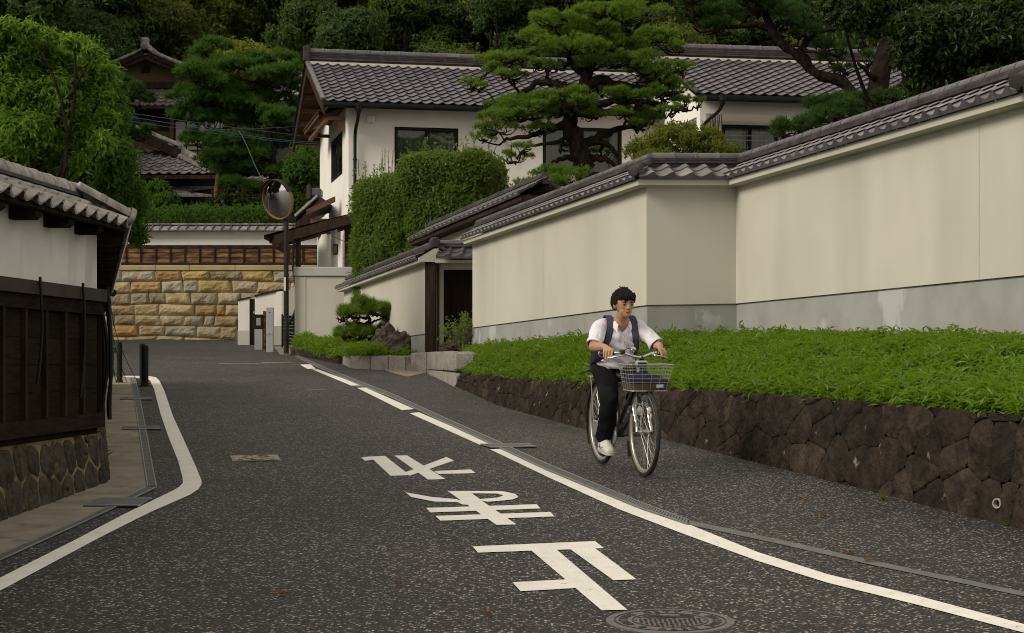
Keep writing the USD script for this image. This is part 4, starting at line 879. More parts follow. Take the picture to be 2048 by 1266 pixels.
obj('eave_end_tile', lathe([(0, .03), (.06, .03), (.06, -.05)], 12, e2, lu2), M['tile_dark'], th)
# loose wires at the far end of the wall
for k, (dx, sag) in enumerate(((.0, .25), (.05, .5), (.12, .35))):
    p, q = A(X(212 + 4 * k, 24), 24, 2.25), G(232 + 22 * k, 768) + A(0, 0, .03)
    t = np.linspace(0, 1, 14); P = np.array([lerp(p, q, a) * A(1, 1, 0) + A(0, 0, p[2] + (q[2] - p[2]) * a ** .55) for a in t])
    obj('loose_wire', tube(P, .005, 5), M['black_metal'], label=('thin black wire hanging down the far end of the boarded wall', 'second loose black wire beside it, curling to the bollard', 'third loose wire sagging lowest towards the bollards')[k], cat='wire')

# bollards
def bollard(px, py, top, w, label):
    c = G(px, py); h = Z(top, c[1]) - c[2]; r = w / F * c[1] / 2
    t_ = thing('bollard', label, 'bollard', c, 'black posts by the boarded wall')
    obj('post', lathe([(0, h), (r * .75, h), (r, h - .02), (r, .012), (r * 1.02, 0)], 16, c), M['black_metal'], t_, smooth=40)
    obj('base_plate', lathe([(0, .016), (r * 1.9, .016), (r * 2.1, .004), (r * 2.1, -.02)], 16, c), M['rust_metal'], t_)
    obj('collar', lathe([(r * 1.02, .012), (r * 1.3, .014), (r * 1.25, .05), (r * 1.02, .052)], 16, c), M['rust_metal'], t_)
    obj('cap_band', lathe([(r * 1.01, h - .07), (r * 1.06, h - .068), (r * 1.06, h - .04), (r * 1.01, h - .038)], 16, c), M['black_metal'], t_)
bollard(239, 766, 684, 11, 'slim black bollard standing nearest the boarded wall')
bollard(284.5, 767, 687, 11, 'black bollard half hidden behind the front one')
bollard(290, 773, 690.5, 14, 'black bollard nearest the camera at the end of the white line')
# weeds
def weed(px, py, label, s, seed, n=40, y=None):
    rng = np.random.default_rng(seed); c = G(px, py) if y is None else A(X(px, y), y, Z(py, y))
    t_ = thing('weed', label, 'plant', c)
    az = rng.random(n) * 6.28; el = rng.uniform(.2, 1.3, n); D = np.c_[np.cos(az) * np.cos(el), np.sin(az) * np.cos(el), np.sin(el)]
    P = c + np.c_[rng.normal(size=(n, 2)) * s * .25, rng.random(n) * s * .35]
    obj('leaves', leaf_mesh(P, D, np.tile([0, 0, 1.], (n, 1)) + .01, s * rng.uniform(.5, 1.1, n), s * .26, .15, .2), M['leaf_sasa'], t_)
    st_ = MB()
    for k in range(6): st_.add(tube([c, P[k] + D[k] * s * .3], .003, 4))
    obj('stem', st_, M['twig'], t_)
weed(25, 1026, 'leafy weed at the foot of the stone footing, left edge', .11, 1)
weed(172, 968, 'weed tuft at the corner of the stone footing', .09, 2, 50)
weed(146, 984, 'low sprawling weed left of the corner tuft', .07, 3)
weed(206, 915, 'small weed along the wall just past the corner', .09, 4)
weed(201, 880, 'weed growing up the wall edge past the corner', .08, 5, 24)
weed(222, 706, 'pale green weed at the far end of the boarded wall', .22, 6, 60)
weed(222, 754, 'low grass tuft behind the nearest wall bollard', .16, 7, 40)
weed(2016, 1051, 'tiny weed at the foot of the dark stone wall', .05, 8, 24)
weed(1766, 1001, 'small weed growing low from the dark stone wall', .05, 9, 20)

# ------------------------------------------------------------------ far sandstone wall
YF = 55.0; fx0, fx1 = X(130, YF), X(652, YF)
fz0, fzs, fzc = 1.80, Z(541, YF), Z(530, YF)
th = thing('sandstone_wall', 'far retaining wall of golden rock-faced sandstone blocks across the street end', 'wall', (lerp(fx0, fx1, .5), YF, fz0))
obj('joint_bed', pbox((fx0, YF + .03, .5), (fx1 - fx0, 0, 0), (0, .5, 0), (0, 0, fzs - .5)), mat('sandstone_joint', (0.13, 0.10, 0.05), (0.19, 0.15, 0.08), 5, 0.95), th)
rng = np.random.default_rng(61)
hs = np.array([.22, .37, .33, .34, .37, .37, .39]); hs = hs / hs.sum() * (fzs - fz0); zc = fz0
def rock_block(x0, z0, w, h, rng, mat_):
    nx_, nz_ = max(7, int(w / .065)), 7
    U_, V_ = np.meshgrid(np.linspace(0, 1, nx_), np.linspace(0, 1, nz_), indexing='ij'); g = .008
    wob = lambda: rng.normal() * .022
    c00, c10, c01, c11 = [(x0 + g + wob(), z0 + g), (x0 + w - g + wob(), z0 + g), (x0 + g + wob(), z0 + h - g), (x0 + w - g + wob(), z0 + h - g)]
    xx = (c00[0] * (1 - U_) + c10[0] * U_) * (1 - V_) + (c01[0] * (1 - U_) + c11[0] * U_) * V_
    zz = (c00[1] * (1 - U_) + c10[1] * U_) * (1 - V_) + (c01[1] * (1 - U_) + c11[1] * U_) * V_
    e = np.minimum(np.minimum(U_, 1 - U_) * w, np.minimum(V_, 1 - V_) * h); P = np.stack([xx, 0 * xx, zz], -1)
    d = np.clip(e / .11, 0, 1) ** .5 * (.0 + .17 * meshkit.fbm(P * 4.2 + rng.random(3) * 40, 3, 7)) + .02 * (meshkit.noise(P * 16, 3) - .5)
    P[..., 1] = YF + .015 - d
    P[..., 2] += .20 * (meshkit.fbm(np.stack([P[..., 0] * .45, P[..., 2] * .8, 0 * P[..., 0]], -1), 2, 12) - .5) * np.clip((fzs - P[..., 2]) / .3, 0, 1)
    P[..., 0] += .16 * (meshkit.noise(np.stack([P[..., 0] * .9, P[..., 2] * 2.2, 0 * P[..., 0]], -1), 13) - .5)
    v, f = grid(P); rim = [(i, 0) for i in range(nx_)] + [(nx_ - 1, j) for j in range(1, nz_)] + [(i, nz_ - 1) for i in range(nx_ - 2, -1, -1)] + [(0, j) for j in range(nz_ - 2, 0, -1)]
    r = np.array([i * nz_ + j for i, j in rim]); n = len(r); v2 = np.vstack([v, v[r] + A(0, .05, 0)]); k = np.arange(n); kn = (k + 1) % n
    f2 = np.vstack([np.c_[r, r[kn], len(v) + kn], np.c_[r, len(v) + kn, len(v) + k]])
    return v2, np.vstack([f, f2])
for j, h in enumerate(hs):
    x = fx0 - rng.random() * .4
    while x < fx1:
        w = rng.choice([.30, .50, .75, 1.0, .9], p=[.12, .2, .26, .24, .18]) * rng.uniform(.85, 1.15)
        if x + w > fx0 and not (j in (4, 3) and X(488, YF) < x < X(470, YF)): obj('stone', rock_block(x, zc, w, h, rng, None), M[f'sand{rng.choice(5, p=[.3, .27, .12, .21, .10])}'], th)
        x += w
    zc += h
x = fx0
while x < fx1:
    w = rng.uniform(1.0, 1.7); obj('cap_stone', bbox((x + w / 2, YF + .16, (fzs + fzc) / 2), (w - .012, .42, fzc - fzs - .004), .015), M['sand_cap'], th); x += w
th = thing('panelled_wall', 'cream plaster wall with brown timber panels and grey ribbed tiles above the sandstone', 'wall', (lerp(fx0, fx1, .5), YF, fzc))
zA, zB, zC2, zD = fzc, Z(490, YF), Z(462, YF), Z(446, YF)
obj('plaster', pbox((fx0, YF + .12, zA), (fx1 - fx0, 0, 0), (0, .25, 0), (0, 0, zC2 - zA)), M['white_wall'], th)
obj('bottom_rail', pbox((fx0, YF + .02, zA + .002), (fx1 - fx0, 0, 0), (0, .1, 0), (0, 0, .07)), M['dark_wood'], th)
obj('top_rail', pbox((fx0, YF + .02, zB - .07), (fx1 - fx0, 0, 0), (0, .1, 0), (0, 0, .07)), M['dark_wood'], th)
pw = (X(487, YF) - X(457.5, YF)); n = int((fx1 - fx0) / pw) + 1
bz = np.linspace(zA + .075, zB - .075, 4)
for i in range(n):
    x = X(458, YF) - 11 * pw + i * pw
    if x > fx1 - .05: break
    wv = min(pw, fx1 - x)
    obj('batten', pbox((x - .022, YF + .03, zA + .07), (.044, 0, 0), (0, .088, 0), (0, 0, zB - zA - .14)), M['dark_wood'], th)
    for j in range(3):
        z0, z1 = bz[j], bz[j + 1]
        v, f = pbox((x + .03, YF + .075, z0 + .004), (wv - .06, 0, 0), (0, .03, 0), (0, 0, z1 - z0 - .014)); v[[0, 1], 1] -= .02
        obj('board', (v, f), M['warm_board'], th)
        if j: obj('lap_rail', pbox((x + .022, YF + .066, z0 - .012), (wv - .05, 0, 0), (0, .04, 0), (0, 0, .016)), M['dark_wood'], th)
obj('eave_board', pbox((fx0, YF - .12, zC2), (fx1 - fx0, 0, 0), (0, .55, 0), (0, 0, .03)), M['dark_wood'], th)
tw = (X(427.5, YF) - X(410, YF)); n = int((fx1 - fx0) / tw)
for i in range(n):
    x = fx0 + i * tw; zl, zh = zC2 + .03, zD - .06
    v = np.array([(x + .008, YF - .22, zl), (x + tw - .008, YF - .22, zl), (x + tw - .008, YF + .15, zh), (x + .008, YF + .15, zh)]); 
    obj('roof_tile', (np.vstack([v, v - A(0, 0, .03)]), np.array([[0, 1, 2], [0, 2, 3], [0, 4, 5], [0, 5, 1], [0, 3, 7], [0, 7, 4], [1, 5, 6], [1, 6, 2]])), M['tile_old'], th)
    obj('tile_rib', tube([(x, YF - .23, zl + .02), (x, YF + .15, zh + .02)], .026, 6), M['tile'], th)
    obj('ridge_tile', bbox((x + tw / 2, YF + .16, zD - .03), (tw - .012, .2, .055), .012), M['tile_old'], th)
# edge lines of the side street that runs off to the left (seen in the traffic mirror)
for (xa, xb, yy_, lab) in ((-9.5, -70, 52.6, 'white edge line of the side street under the sandstone wall'), (-11, -70, 46.2, 'near white edge line of the side street to the left')):
    v = np.array([(xa, yy_, Zg(xa, yy_) + .005), (xb, yy_, Zg(xb, yy_) + .005), (xb, yy_ + .16, Zg(xb, yy_ + .16) + .005), (xa, yy_ + .16, Zg(xa, yy_ + .16) + .005)])
    if yy_ < 50: obj('edge_line', (v, np.array([[0, 2, 1], [0, 3, 2]])), M['paint'], label=lab, cat='road marking')
# ------------------------------------------------------------------ houses
def wall_holes(O, U, outline, holes, t, N):
    """plaster wall: outline and rectangles (a0, b0, a1, b1) in wall coordinates; thickness goes inwards (against N)"""
    p = Polygon(outline)
    for h in holes: p = p.difference(sbox(*h))
    return extr(p, t, O, U, A(0, 0, 1), -A(*N))
def window(name, parent, O, U, N, a0, b0, a1, b1, panes=2, curtains=True, depth=.07, fw=.08):
    """metal framed window in an opening of a wall; O + a U + b z"""
    O, U, N = A(*O), unit(U), unit(N); Zv = A(0, 0, 1)
    at = lambda a, b, d: O + U * a + Zv * b + N * d
    mb = MB(); w, h = a1 - a0, b1 - b0
    mb.add(pbox(at(a0, b0, -.10), U * w, Zv * fw, N * .115)); mb.add(pbox(at(a0, b1 - fw, -.10), U * w, Zv * fw, N * .115))
    mb.add(pbox(at(a0, b0 + fw, -.10), U * fw, Zv * (h - 2 * fw), N * .115)); mb.add(pbox(at(a1 - fw, b0 + fw, -.10), U * fw, Zv * (h - 2 * fw), N * .115))
    for k in range(1, panes): mb.add(pbox(at(a0 + w * k / panes - fw / 2, b0 + fw, -.09), U * fw, Zv * (h - 2 * fw), N * .08))
    wpath = obj(name, mb, M['black_metal'], parent)
    for k in range(panes):
        x0, x1 = a0 + w * k / panes + fw * .5, a0 + w * (k + 1) / panes - fw * .5; d = -.035 - .02 * (k % 2)
        V = np.array([at(x0, b0 + fw * .8, d), at(x1, b0 + fw * .8, d), at(x1, b1 - fw * .8, d), at(x0, b1 - fw * .8, d)])
        obj('pane', (V, np.array([[0, 1, 2], [0, 2, 3]])), M['pane'], wpath)
    if curtains:
        t = np.linspace(0, 1, int(w * 60)); dd = -.16 + .022 * np.sin(t * w * 48) + .012 * np.sin(t * w * 21 + 1)
        P = np.stack([np.stack([at(a0 + w * q, b0, e), at(a0 + w * q, b1, e)]) for q, e in zip(t, dd)])
        obj('curtain', grid(P), M['curtain'], wpath, smooth=True)
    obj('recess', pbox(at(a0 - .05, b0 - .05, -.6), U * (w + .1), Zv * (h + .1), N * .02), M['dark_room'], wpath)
    return wpath
def roof_face(parent, e0, e1, r0, r1, w, rows, tmat, amp=.032, maxparts=300, order='left', lip=None, name='roof_tile', visible=None):
    """pantile roof face from eave e0-e1 up to ridge r0-r1"""
    e0, e1, r0, r1 = map(lambda p: A(*p), (e0, e1, r0, r1)); U = unit(e1 - e0); L = np.linalg.norm(e1 - e0)
    up_ = r0 - e0; Vv = unit(up_ - U * (up_ @ U)); H = up_ @ Vv; nn = np.cross(U, Vv)
    if nn[2] < 0: e0, e1, r0, r1, U = e1, e0, r1, r0, -U; nn = -nn; up_ = r0 - e0
    ra, rb = (r0 - e0) @ U, (r1 - e0) @ U; ln = H / rows; T = s_tile(w, ln, amp, lip); T0 = s_tile(w, ln, amp, None)
    B = np.stack([U, Vv, nn]); cnt = 0; rest = MB(); any_ = False
    cols = int(math.ceil(max(L, rb) / w)); ks = range(cols)
    for k in (ks if order == 'left' else reversed(ks)):
        for j in range(rows):
            t = (j + .5) / rows; a, b = t * ra, L + t * (rb - L)
            if (k + .5) * w < a or (k + .5) * w > b: continue
            tv, tf = T if j == 0 else T0
            m = ((tv + A(k * w, 0, 0)) @ B + e0 + Vv * ln * j, tf)
            if cnt < maxparts and (visible is None or visible(m[0][0])): obj(name, m, tmat, parent, smooth=35); cnt += 1
            else: rest.add(*m); any_ = True
    if any_: obj('far_roof_tiles', rest, tmat, parent, smooth=35, kind='stuff')
def ridge_stack(parent, p, q, h=.30, w=.17, rmat=None, capmat=None, cap=.42, ends=True):
    p, q = A(*p), A(*q); U = unit(q - p); L = np.linalg.norm(q - p); sd = unit(np.cross(U, A(0, 0, 1)))
    for j in range(4):
        hw = w * (1 - .09 * j); obj('ridge_course', pbox(p - sd * hw + A(0, 0, h * j / 4), U * L, sd * 2 * hw, A(0, 0, h / 4 - .012)), rmat, parent)
    if ends: obj('ridge_mortar', pbox(p - sd * (w + .11) + A(0, 0, -.18), U * L, sd * 2 * (w + .11), A(0, 0, .098)), M['mortar_white'], parent)
    obj('ridge_core', pbox(p - sd * w * .6 + A(0, 0, -.2), U * L, sd * 1.2 * w, A(0, 0, .2 + h)), rmat, parent)
    n = int(L / cap)
    for i in range(n): obj('ridge_tile', cap_tile(p + U * (L * i / n) + A(0, 0, h), p + U * (L * (i + 1) / n - .012) + A(0, 0, h), w * .62), capmat, parent, smooth=40)
    if ends:
        for e, d in ((p, -U), (q, U)): obj('ridge_end_tile', bbox(e + d * .05 + A(0, 0, h * .5 + .04), np.abs(U) * .12 + np.abs(sd) * (2.3 * w) + A(0, 0, h + .22), .03), rmat, parent)
def slab(e0, e1, r0, r1, t):
    v = np.array([e0, e1, r1, r0], float); return np.vstack([v, v - A(0, 0, t)]), np.array([[0, 1, 2], [0, 2, 3], [4, 6, 5], [4, 7, 6], [0, 4, 5], [0, 5, 1], [1, 5, 6], [1, 6, 2], [2, 6, 7], [2, 7, 3], [3, 7, 4], [3, 4, 0]])
def gutter(parent, p, q, r=.06):
    p, q = A(*p), A(*q); U = unit(q - p); out = unit(np.cross(U, A(0, 0, 1))); a = np.linspace(np.pi, 2 * np.pi, 7)
    P = np.stack([np.stack([c + r * math.cos(t) * out + A(0, 0, r * math.sin(t)) for t in a]) for c in (p, q)])
    obj('gutter', grid(P), M['black_metal'], parent)
    for k in range(int(np.linalg.norm(q - p) / .9)):
        c = p + U * (.3 + .9 * k); obj('gutter_bracket', tube([c + A(0, 0, .03), c + A(0, 0, -.07) - out * .02], .010, 5), M['black_metal'], parent)

# white house
ha = math.radians(12.3); hu, hv = A(math.cos(ha), math.sin(ha), 0), A(-math.sin(ha), math.cos(ha), 0)
C0 = A(X(697, 46), 46, 0)
def H(s, t, z=0.0): return C0 + hu * s + hv * t + A(0, 0, z)
EZ, AZ, DEP, LEN = 8.06, 9.56, 7.0, 10.6
th = thing('white_house', 'two-storey white plastered house with dark pantile roof behind the hedge', 'house', H(0, 0, 2.0))
wins = [(1.22, 5.95, 2.93, 7.50), (5.25, 6.35, 7.45, 7.62)]
obj('front_wall', wall_holes(H(0, 0), hu, [(0, 1.5), (LEN - .8, 1.5), (LEN - .8, EZ + .12), (0, EZ + .12)], wins, .2, -hv), M['white_wall'], th)
side_w = (1.15, 6.38, 3.75, 7.52)
obj('side_wall', wall_holes(H(0, .2), hv, [(0, 1.5), (DEP - .2, 1.5), (DEP - .2, EZ + .1), (3.3, AZ - .06), (0, EZ + .1)], [side_w], .2, -hu), M['white_wall'], th)
obj('rear_wall', pbox(H(0, DEP, 1.5), hu * (LEN - .8), hv * .1, A(0, 0, EZ - 1.5)), M['white_wall'], th)
window('window', th, H(0, 0), hu, -hv, *wins[0]); window('window', th, H(0, 0), hu, -hv, *wins[1])
window('window', th, H(0, .2), hv, -hu, *side_w)
OV, VG = .80, .74; sl = (AZ - EZ) / (DEP / 2)
ef0, ef1 = H(-VG, -OV, EZ - .80 * sl + .30), H(LEN, -OV, EZ - .80 * sl + .30)
EZ2 = ef0[2]; rr0, rr1 = H(-VG, DEP / 2, AZ + .16), H(LEN, DEP / 2, AZ + .16)
eb0, eb1 = H(-VG, DEP + OV, EZ2), H(LEN, DEP + OV, EZ2)
obj('roof_deck', slab(ef0 - A(0, 0, .05), ef1 - A(0, 0, .05), rr1 - A(0, 0, .05), rr0 - A(0, 0, .05), .07), M['brown_wood'], th)
obj('roof_deck', slab(eb0 - A(0, 0, .05), eb1 - A(0, 0, .05), rr1 - A(0, 0, .05), rr0 - A(0, 0, .05), .07), M['brown_wood'], th)
roof_face(th, ef0, ef1, rr0, rr1, .285, 12, M['tile'], .036, 290)
roof_face(th, eb0, eb1, rr0, rr1, .285, 12, M['tile'], .036, 0)
ridge_stack(th, rr0 + hu * .05 + A(0, 0, .06), rr1 + A(0, 0, .06), .22, .17, M['tile_dark'], M['tile'])
for a, b in ((ef0, rr0), (eb0, rr0)):       # barge boards, verge tiles, rafters under the verge
    obj('barge_board', pbox(a - hu * .02 - A(0, 0, .34), hu * .06, b - a, A(0, 0, .26)), M['dark_wood'], th)
    for i in range(13): obj('verge_tile', cap_tile(lerp(a, b, i / 13) + A(0, 0, .015), lerp(a, b, (i + .96) / 13) + A(0, 0, .015), .07), M['tile'], th, smooth=40)
    for k in range(1, 6):
        c = lerp(a, b, k / 6); obj('purlin', pbox(c - A(0, 0, .26) + hu * .04, hu * (VG + .05), hv * .09, A(0, 0, .11)), M['brown_wood'], th)
gutter(th, ef0 + A(0, 0, -.10) - hv * .05, ef1 + A(0, 0, -.10) - hv * .05)
obj('fascia', pbox(ef0 - A(0, 0, .17) - hv * .02, ef1 - ef0, hv * .03, A(0, 0, .15)), M['black_metal'], th)
dp = H(.16, -.09); P = spline([H(.16, -.80, 7.83), H(.16, -.72, 7.62), H(.16, -.2, 7.35), H(.16, -.09, 7.15)], 12)
obj('downpipe', tube(np.vstack([P, H(.16, -.09, 1.6)]), .045, 8), M['black_metal'], th, smooth=40)
obj('pipe_hopper', lathe([(.05, -.12), (.10, .0), (.10, .12)], 10, H(.16, -.82, 7.83)), M['black_metal'], th)
for z in (6.6, 5.6): obj('pipe_bracket', lathe([(.045, -.02), (.06, -.02), (.06, .02), (.045, .02)], 10, H(.16, -.09, z)), M['black_metal'], th)
obj('vent_hood', bbox(H(.58, -.08, 7.68), (.22, .18, .20), .03), mat('vent_white', (0.66, 0.65, 0.60)), th)
obj('wall_light', lathe([(0, .12), (.07, .12), (.09, .0), (.06, -.02), (0, -.02)], 12, H(4.35, -.12, 7.1)), M['white_wall'], th)
obj('lamp_bracket', tube([H(4.35, -.12, 7.1), H(4.35, -.12, 6.6)], .02, 6), M['black_metal'], th)
# small tiled hood over the side window
hp = obj('window_hood', slab(H(-.72, .55, 7.86), H(-.72, 4.6, 7.86), H(0, 4.6, 8.12), H(0, .55, 8.12), .05), M['brown_wood'], th)
for k in (0, 4): obj('hood_bracket', pbox(H(-.62, .6 + k * .95, 7.72), hu * .62, hv * .09, A(0, 0, .09)), M['brown_wood'], hp)
for k in range(15):
    for j in range(3):
        T = s_tile(.27, .27, .03); B = np.stack([-hv, unit(hu * .74 + A(0, 0, .26)), unit(np.cross(-hv, hu * .74 + A(0, 0, .26)))])
        obj('hood_tile', ((T[0]) @ B + H(-.74, 4.62 - .27 * k, 7.89) + (hu * .74 + A(0, 0, .26)) * j / 3, T[1]), M['tile'], hp, smooth=35)
obj('hood_beam', pbox(H(-.58, .5, 7.64), hv * 4.2, hu * .1, A(0, 0, .09)), M['brown_wood'], hp)
obj('hood_post', pbox(H(-.2, .6, 7.45), hu * .12, hv * .1, A(0, 0, .18)), M['brown_wood'], hp)

# right wing, nearer, with the balcony
wa = math.radians(10); wu, wv = A(math.cos(wa), math.sin(wa), 0), A(-math.sin(wa), math.cos(wa), 0)
W0 = A(X(1400, 43.7), 43.7, 0)
def HW(s, t, z=0.0): return W0 + wu * s + wv * t + A(0, 0, z)
WL = 9.6; WEZ, WAZ = 7.86, 9.36
th = thing('house_wing', 'right wing of the white house with a recessed balcony under its own pantile roof', 'house', HW(0, 0, 2.0))
obj('balcony_beam', pbox(HW(0, 0, 7.50), wu * WL, wv * .22, A(0, 0, .55)), M['white_wall'], th)
obj('corner_pier', pbox(HW(0, 0, 1.5), wu * .16, wv * .3, A(0, 0, 5.998)), M['white_wall'], th)
obj('side_wall', wall_holes(HW(-.002, .22), wv, [(0, 7.45), (1.2, 7.45), (1.4, 1.5), (6.8, 1.5), (6.8, 8.0), (3.3, WAZ - .1), (0, 8.0)], [], .2, -wu), M['white_wall'], th)
obj('balcony_slab', pbox(HW(.01, .01, 5.0), wu * (WL - .02), wv * 1.5, A(0, 0, .2)), M['white_wall'], th)
ww = (1.02, 5.25, 2.55, 7.44)
obj('rear_balcony_wall', wall_holes(HW(0, 1.5), wu, [(0, 1.5), (WL, 1.5), (WL, 7.9), (0, 7.9)], [ww], .2, -wv), M['white_wall'], th)
obj('balcony_ceiling', pbox(HW(.01, .22, 7.52), wu * (WL - .02), wv * 1.28, A(0, 0, .05)), M['white_wall'], th)
window('window', th, HW(0, 1.5), wu, -wv, *ww, panes=2)
for z in (6.98, 6.86): obj('balcony_rail', tube([HW(.18, .1, z), HW(6.5, .1, z)], .014, 6), M['steel'], th)
for base, n in ((.30, 7), (2.05, 6)):
    for k in range(n):
        x = base + .05 * k; dx = (.06 if k % 3 == 1 else -.06) if k % 2 else 0
        obj('hanging_rod', tube([HW(x, .12, 7.5), HW(x + dx, .12, 6.86 if k % 2 else 6.5)], .010, 5), M['black_metal'], th)
ef0, ef1 = HW(-.25, -.75, 7.88), HW(WL, -.75, 7.88); rr0, rr1 = HW(-.25, 3.5, WAZ + .14), HW(WL, 3.5, WAZ + .14)
obj('roof_deck', slab(ef0 - A(0, 0, .05), ef1 - A(0, 0, .05), rr1 - A(0, 0, .05), rr0 - A(0, 0, .05), .07), M['dark_wood'], th)
eb0, eb1 = HW(-.25, 7.6, 7.88), HW(WL, 7.6, 7.88)
obj('roof_deck', slab(eb0 - A(0, 0, .05), eb1 - A(0, 0, .05), rr1 - A(0, 0, .05), rr0 - A(0, 0, .05), .07), M['dark_wood'], th)
roof_face(th, ef0, ef1, rr0, rr1, .285, 13, M['tile'], .036, 295)
roof_face(th, eb0, eb1, rr0, rr1, .285, 13, M['tile'], .036, 0)
ridge_stack(th, rr0 + A(0, 0, .05), rr1 + A(0, 0, .05), .22, .17, M['tile_dark'], M['tile'])
for i in range(13): obj('verge_tile', cap_tile(lerp(ef0, rr0, i / 13) + A(0, 0, .015), lerp(ef0, rr0, (i + .96) / 13) + A(0, 0, .015), .07), M['tile_dark'], th, smooth=40)
gutter(th, ef0 + A(0, 0, -.11) - wv * .05, ef1 + A(0, 0, -.11) - wv * .05)
obj('fascia', pbox(ef0 - A(0, 0, .18) - wv * .02, ef1 - ef0, wv * .03, A(0, 0, .16)), M['black_metal'], th)
P = spline([HW(.34, -.78, 7.75), HW(.33, -.7, 7.55), HW(.06, -.2, 7.2), HW(.04, -.08, 7.0)], 12)
obj('downpipe', tube(np.vstack([P, HW(.04, -.08, 1.6)]), .045, 8), M['black_metal'], th, smooth=40)
obj('pipe_hopper', lathe([(.05, -.12), (.11, .0), (.11, .12)], 10, HW(.34, -.80, 7.72)), M['black_metal'], th)

# entrance canopy at the left of the house
y = 44.2
th = thing('entrance_canopy', 'dark timber entrance canopy sloping down to the left beside the white house', 'canopy', (X(600, y), y, 1.8))
z0, z1 = Z(470, y), Z(424, y); xa, xb = X(528, y), X(712, y)
obj('canopy_roof', slab((xa, y, z0), (xa, y + 2.2, z0), (xb, y + 2.2, z1), (xb, y, z1), .10), M['rust_metal'], th)
obj('barge_board', pbox((xa + .25, y - .05, z0 - .26), (xb - xa - .25, 0, z1 - z0), (0, .05, 0), (0, 0, .25)), M['dark_wood'], th)
for k in range(5): obj('rafter', pbox((xa + .1, y + .25 + .4 * k, z0 - .20), (xb - xa - .1, 0, z1 - z0), (0, .07, 0), (0, 0, .10)), M['dark_wood'], th)
obj('eave_beam', pbox((X(545, y), y - .04, z0 - .32), (.16, 0, .03), (0, 2.2, 0), (0, 0, .20)), M['dark_wood'], th)
obj('post', bbox((X(595, y), y + .12, 3.1), (.13, .13, 3.4), .01), M['dark_wood'], th)
obj('inner_panel', pbox((X(688, y + .3), y + .35, 3.2), (1.0, 0, 0), (0, .05, 0), (0, 0, 1.75)), M['dark_wood'], th)
P = [(X(578, y), y - .03, z0 - .14), (X(586, y), y - .03, z0 - .17), (X(587, y), y - .03, z0 - .4), (X(587, y), y - .03, 2.45), (X(575, y), y - .03, 2.2), (X(574, y), y - .03, 1.7)]
obj('downpipe', tube(spline(P, 30), .035, 8), M['black_metal'], th, smooth=40)
# round white entrance columns
th = thing('entrance_porch', 'white entrance porch with round columns and a lantern behind the canopy', 'porch', (X(650, 46.5), 46.5, 1.8))
y = 46.2
obj('column', lathe([(.17, 1.8), (.17, 4.9)], 18, (X(649, y), y, 0)), M['white_wall'], th, smooth=True)
obj('porch_wall', pbox((X(634, y + .6), y + .62, 1.8), (.42, 0, 0), (0, .1, 0), (0, 0, 3.2)), M['white_wall'], th)
obj('column', lathe([(.085, 1.8), (.085, 5.0)], 14, (X(668, 45.6), 45.6, 0)), M['white_wall'], th, smooth=True)
obj('beam', pbox((X(622, 45.6), 45.5, Z(447, 45.6)), (X(655, 45.6) - X(622, 45.6), 0, 0), (0, .15, 0), (0, 0, .12)), M['brown_wood'], th)
obj('beam', pbox((X(615, 45.6), 45.3, Z(432, 45.6)), (X(672, 45.6) - X(615, 45.6), 0, .35), (0, .12, 0), (0, 0, .14)), M['brown_wood'], th)
obj('door_panel', pbox((X(654, 46.6), 46.58, 1.8), (.28, 0, 0), (0, .06, 0), (0, 0, Z(488, 46.6) - 1.8)), M['black_metal'], th)
lp = obj('lantern', bbox((X(671, 45.45), 45.42, Z(499, 45.45)), (.13, .13, .27), .012), M['dark_wood'], th)
obj('lantern_glass', pbox((X(671, 45.45) - .045, 45.345, Z(507, 45.45)), (.09, 0, 0), (0, .008, 0), (0, 0, .2)), mat('lantern_paper', (0.30, 0.24, 0.16)), lp)
# small tiled roof stub on the house's side
y = 47.5
th = thing('side_roof', 'small tiled pent roof jutting from the side of the white house above the canopy', 'roof', (X(620, y), y, 5.2))
zt, zb_ = Z(397, y), Z(437, y); xl, xr = X(594, y), X(640, y)
e0, e1, r0, r1 = A(xl, y - .3, zb_), A(xl + .05, y + 3.0, zb_), A(xr, y - .3, zt + .02), A(xr, y + 3.0, zt)
obj('roof_deck', slab(e0 - A(0, 0, .06), e1 - A(0, 0, .06), r1 - A(0, 0, .06), r0 - A(0, 0, .06), .07), M['dark_wood'], th)
roof_face(th, e0, e1, r0, r1, .27, 3, M['tile'], .034)
obj('gable_board', pbox(e0 + A(.12, -.03, -.28), r0 - e0 - A(.12, 0, 0), A(0, .04, 0), A(0, 0, .22)), M['dark_wood'], th)
for k in range(3): obj('verge_tile', cap_tile(lerp(e0, r0, k / 3) + A(0, 0, .02), lerp(e0, r0, (k + .96) / 3) + A(0, 0, .02), .08), M['tile'], th, smooth=40)
obj('ridge_tile', bbox((xr - .08, y - .1, zt + .14), (.3, .5, .24), .05), M['tile'], th); obj('ridge_end_tile', bbox((xr - .26, y - .34, zt + .14), (.12, .1, .40), .03), M['tile_dark'], th)

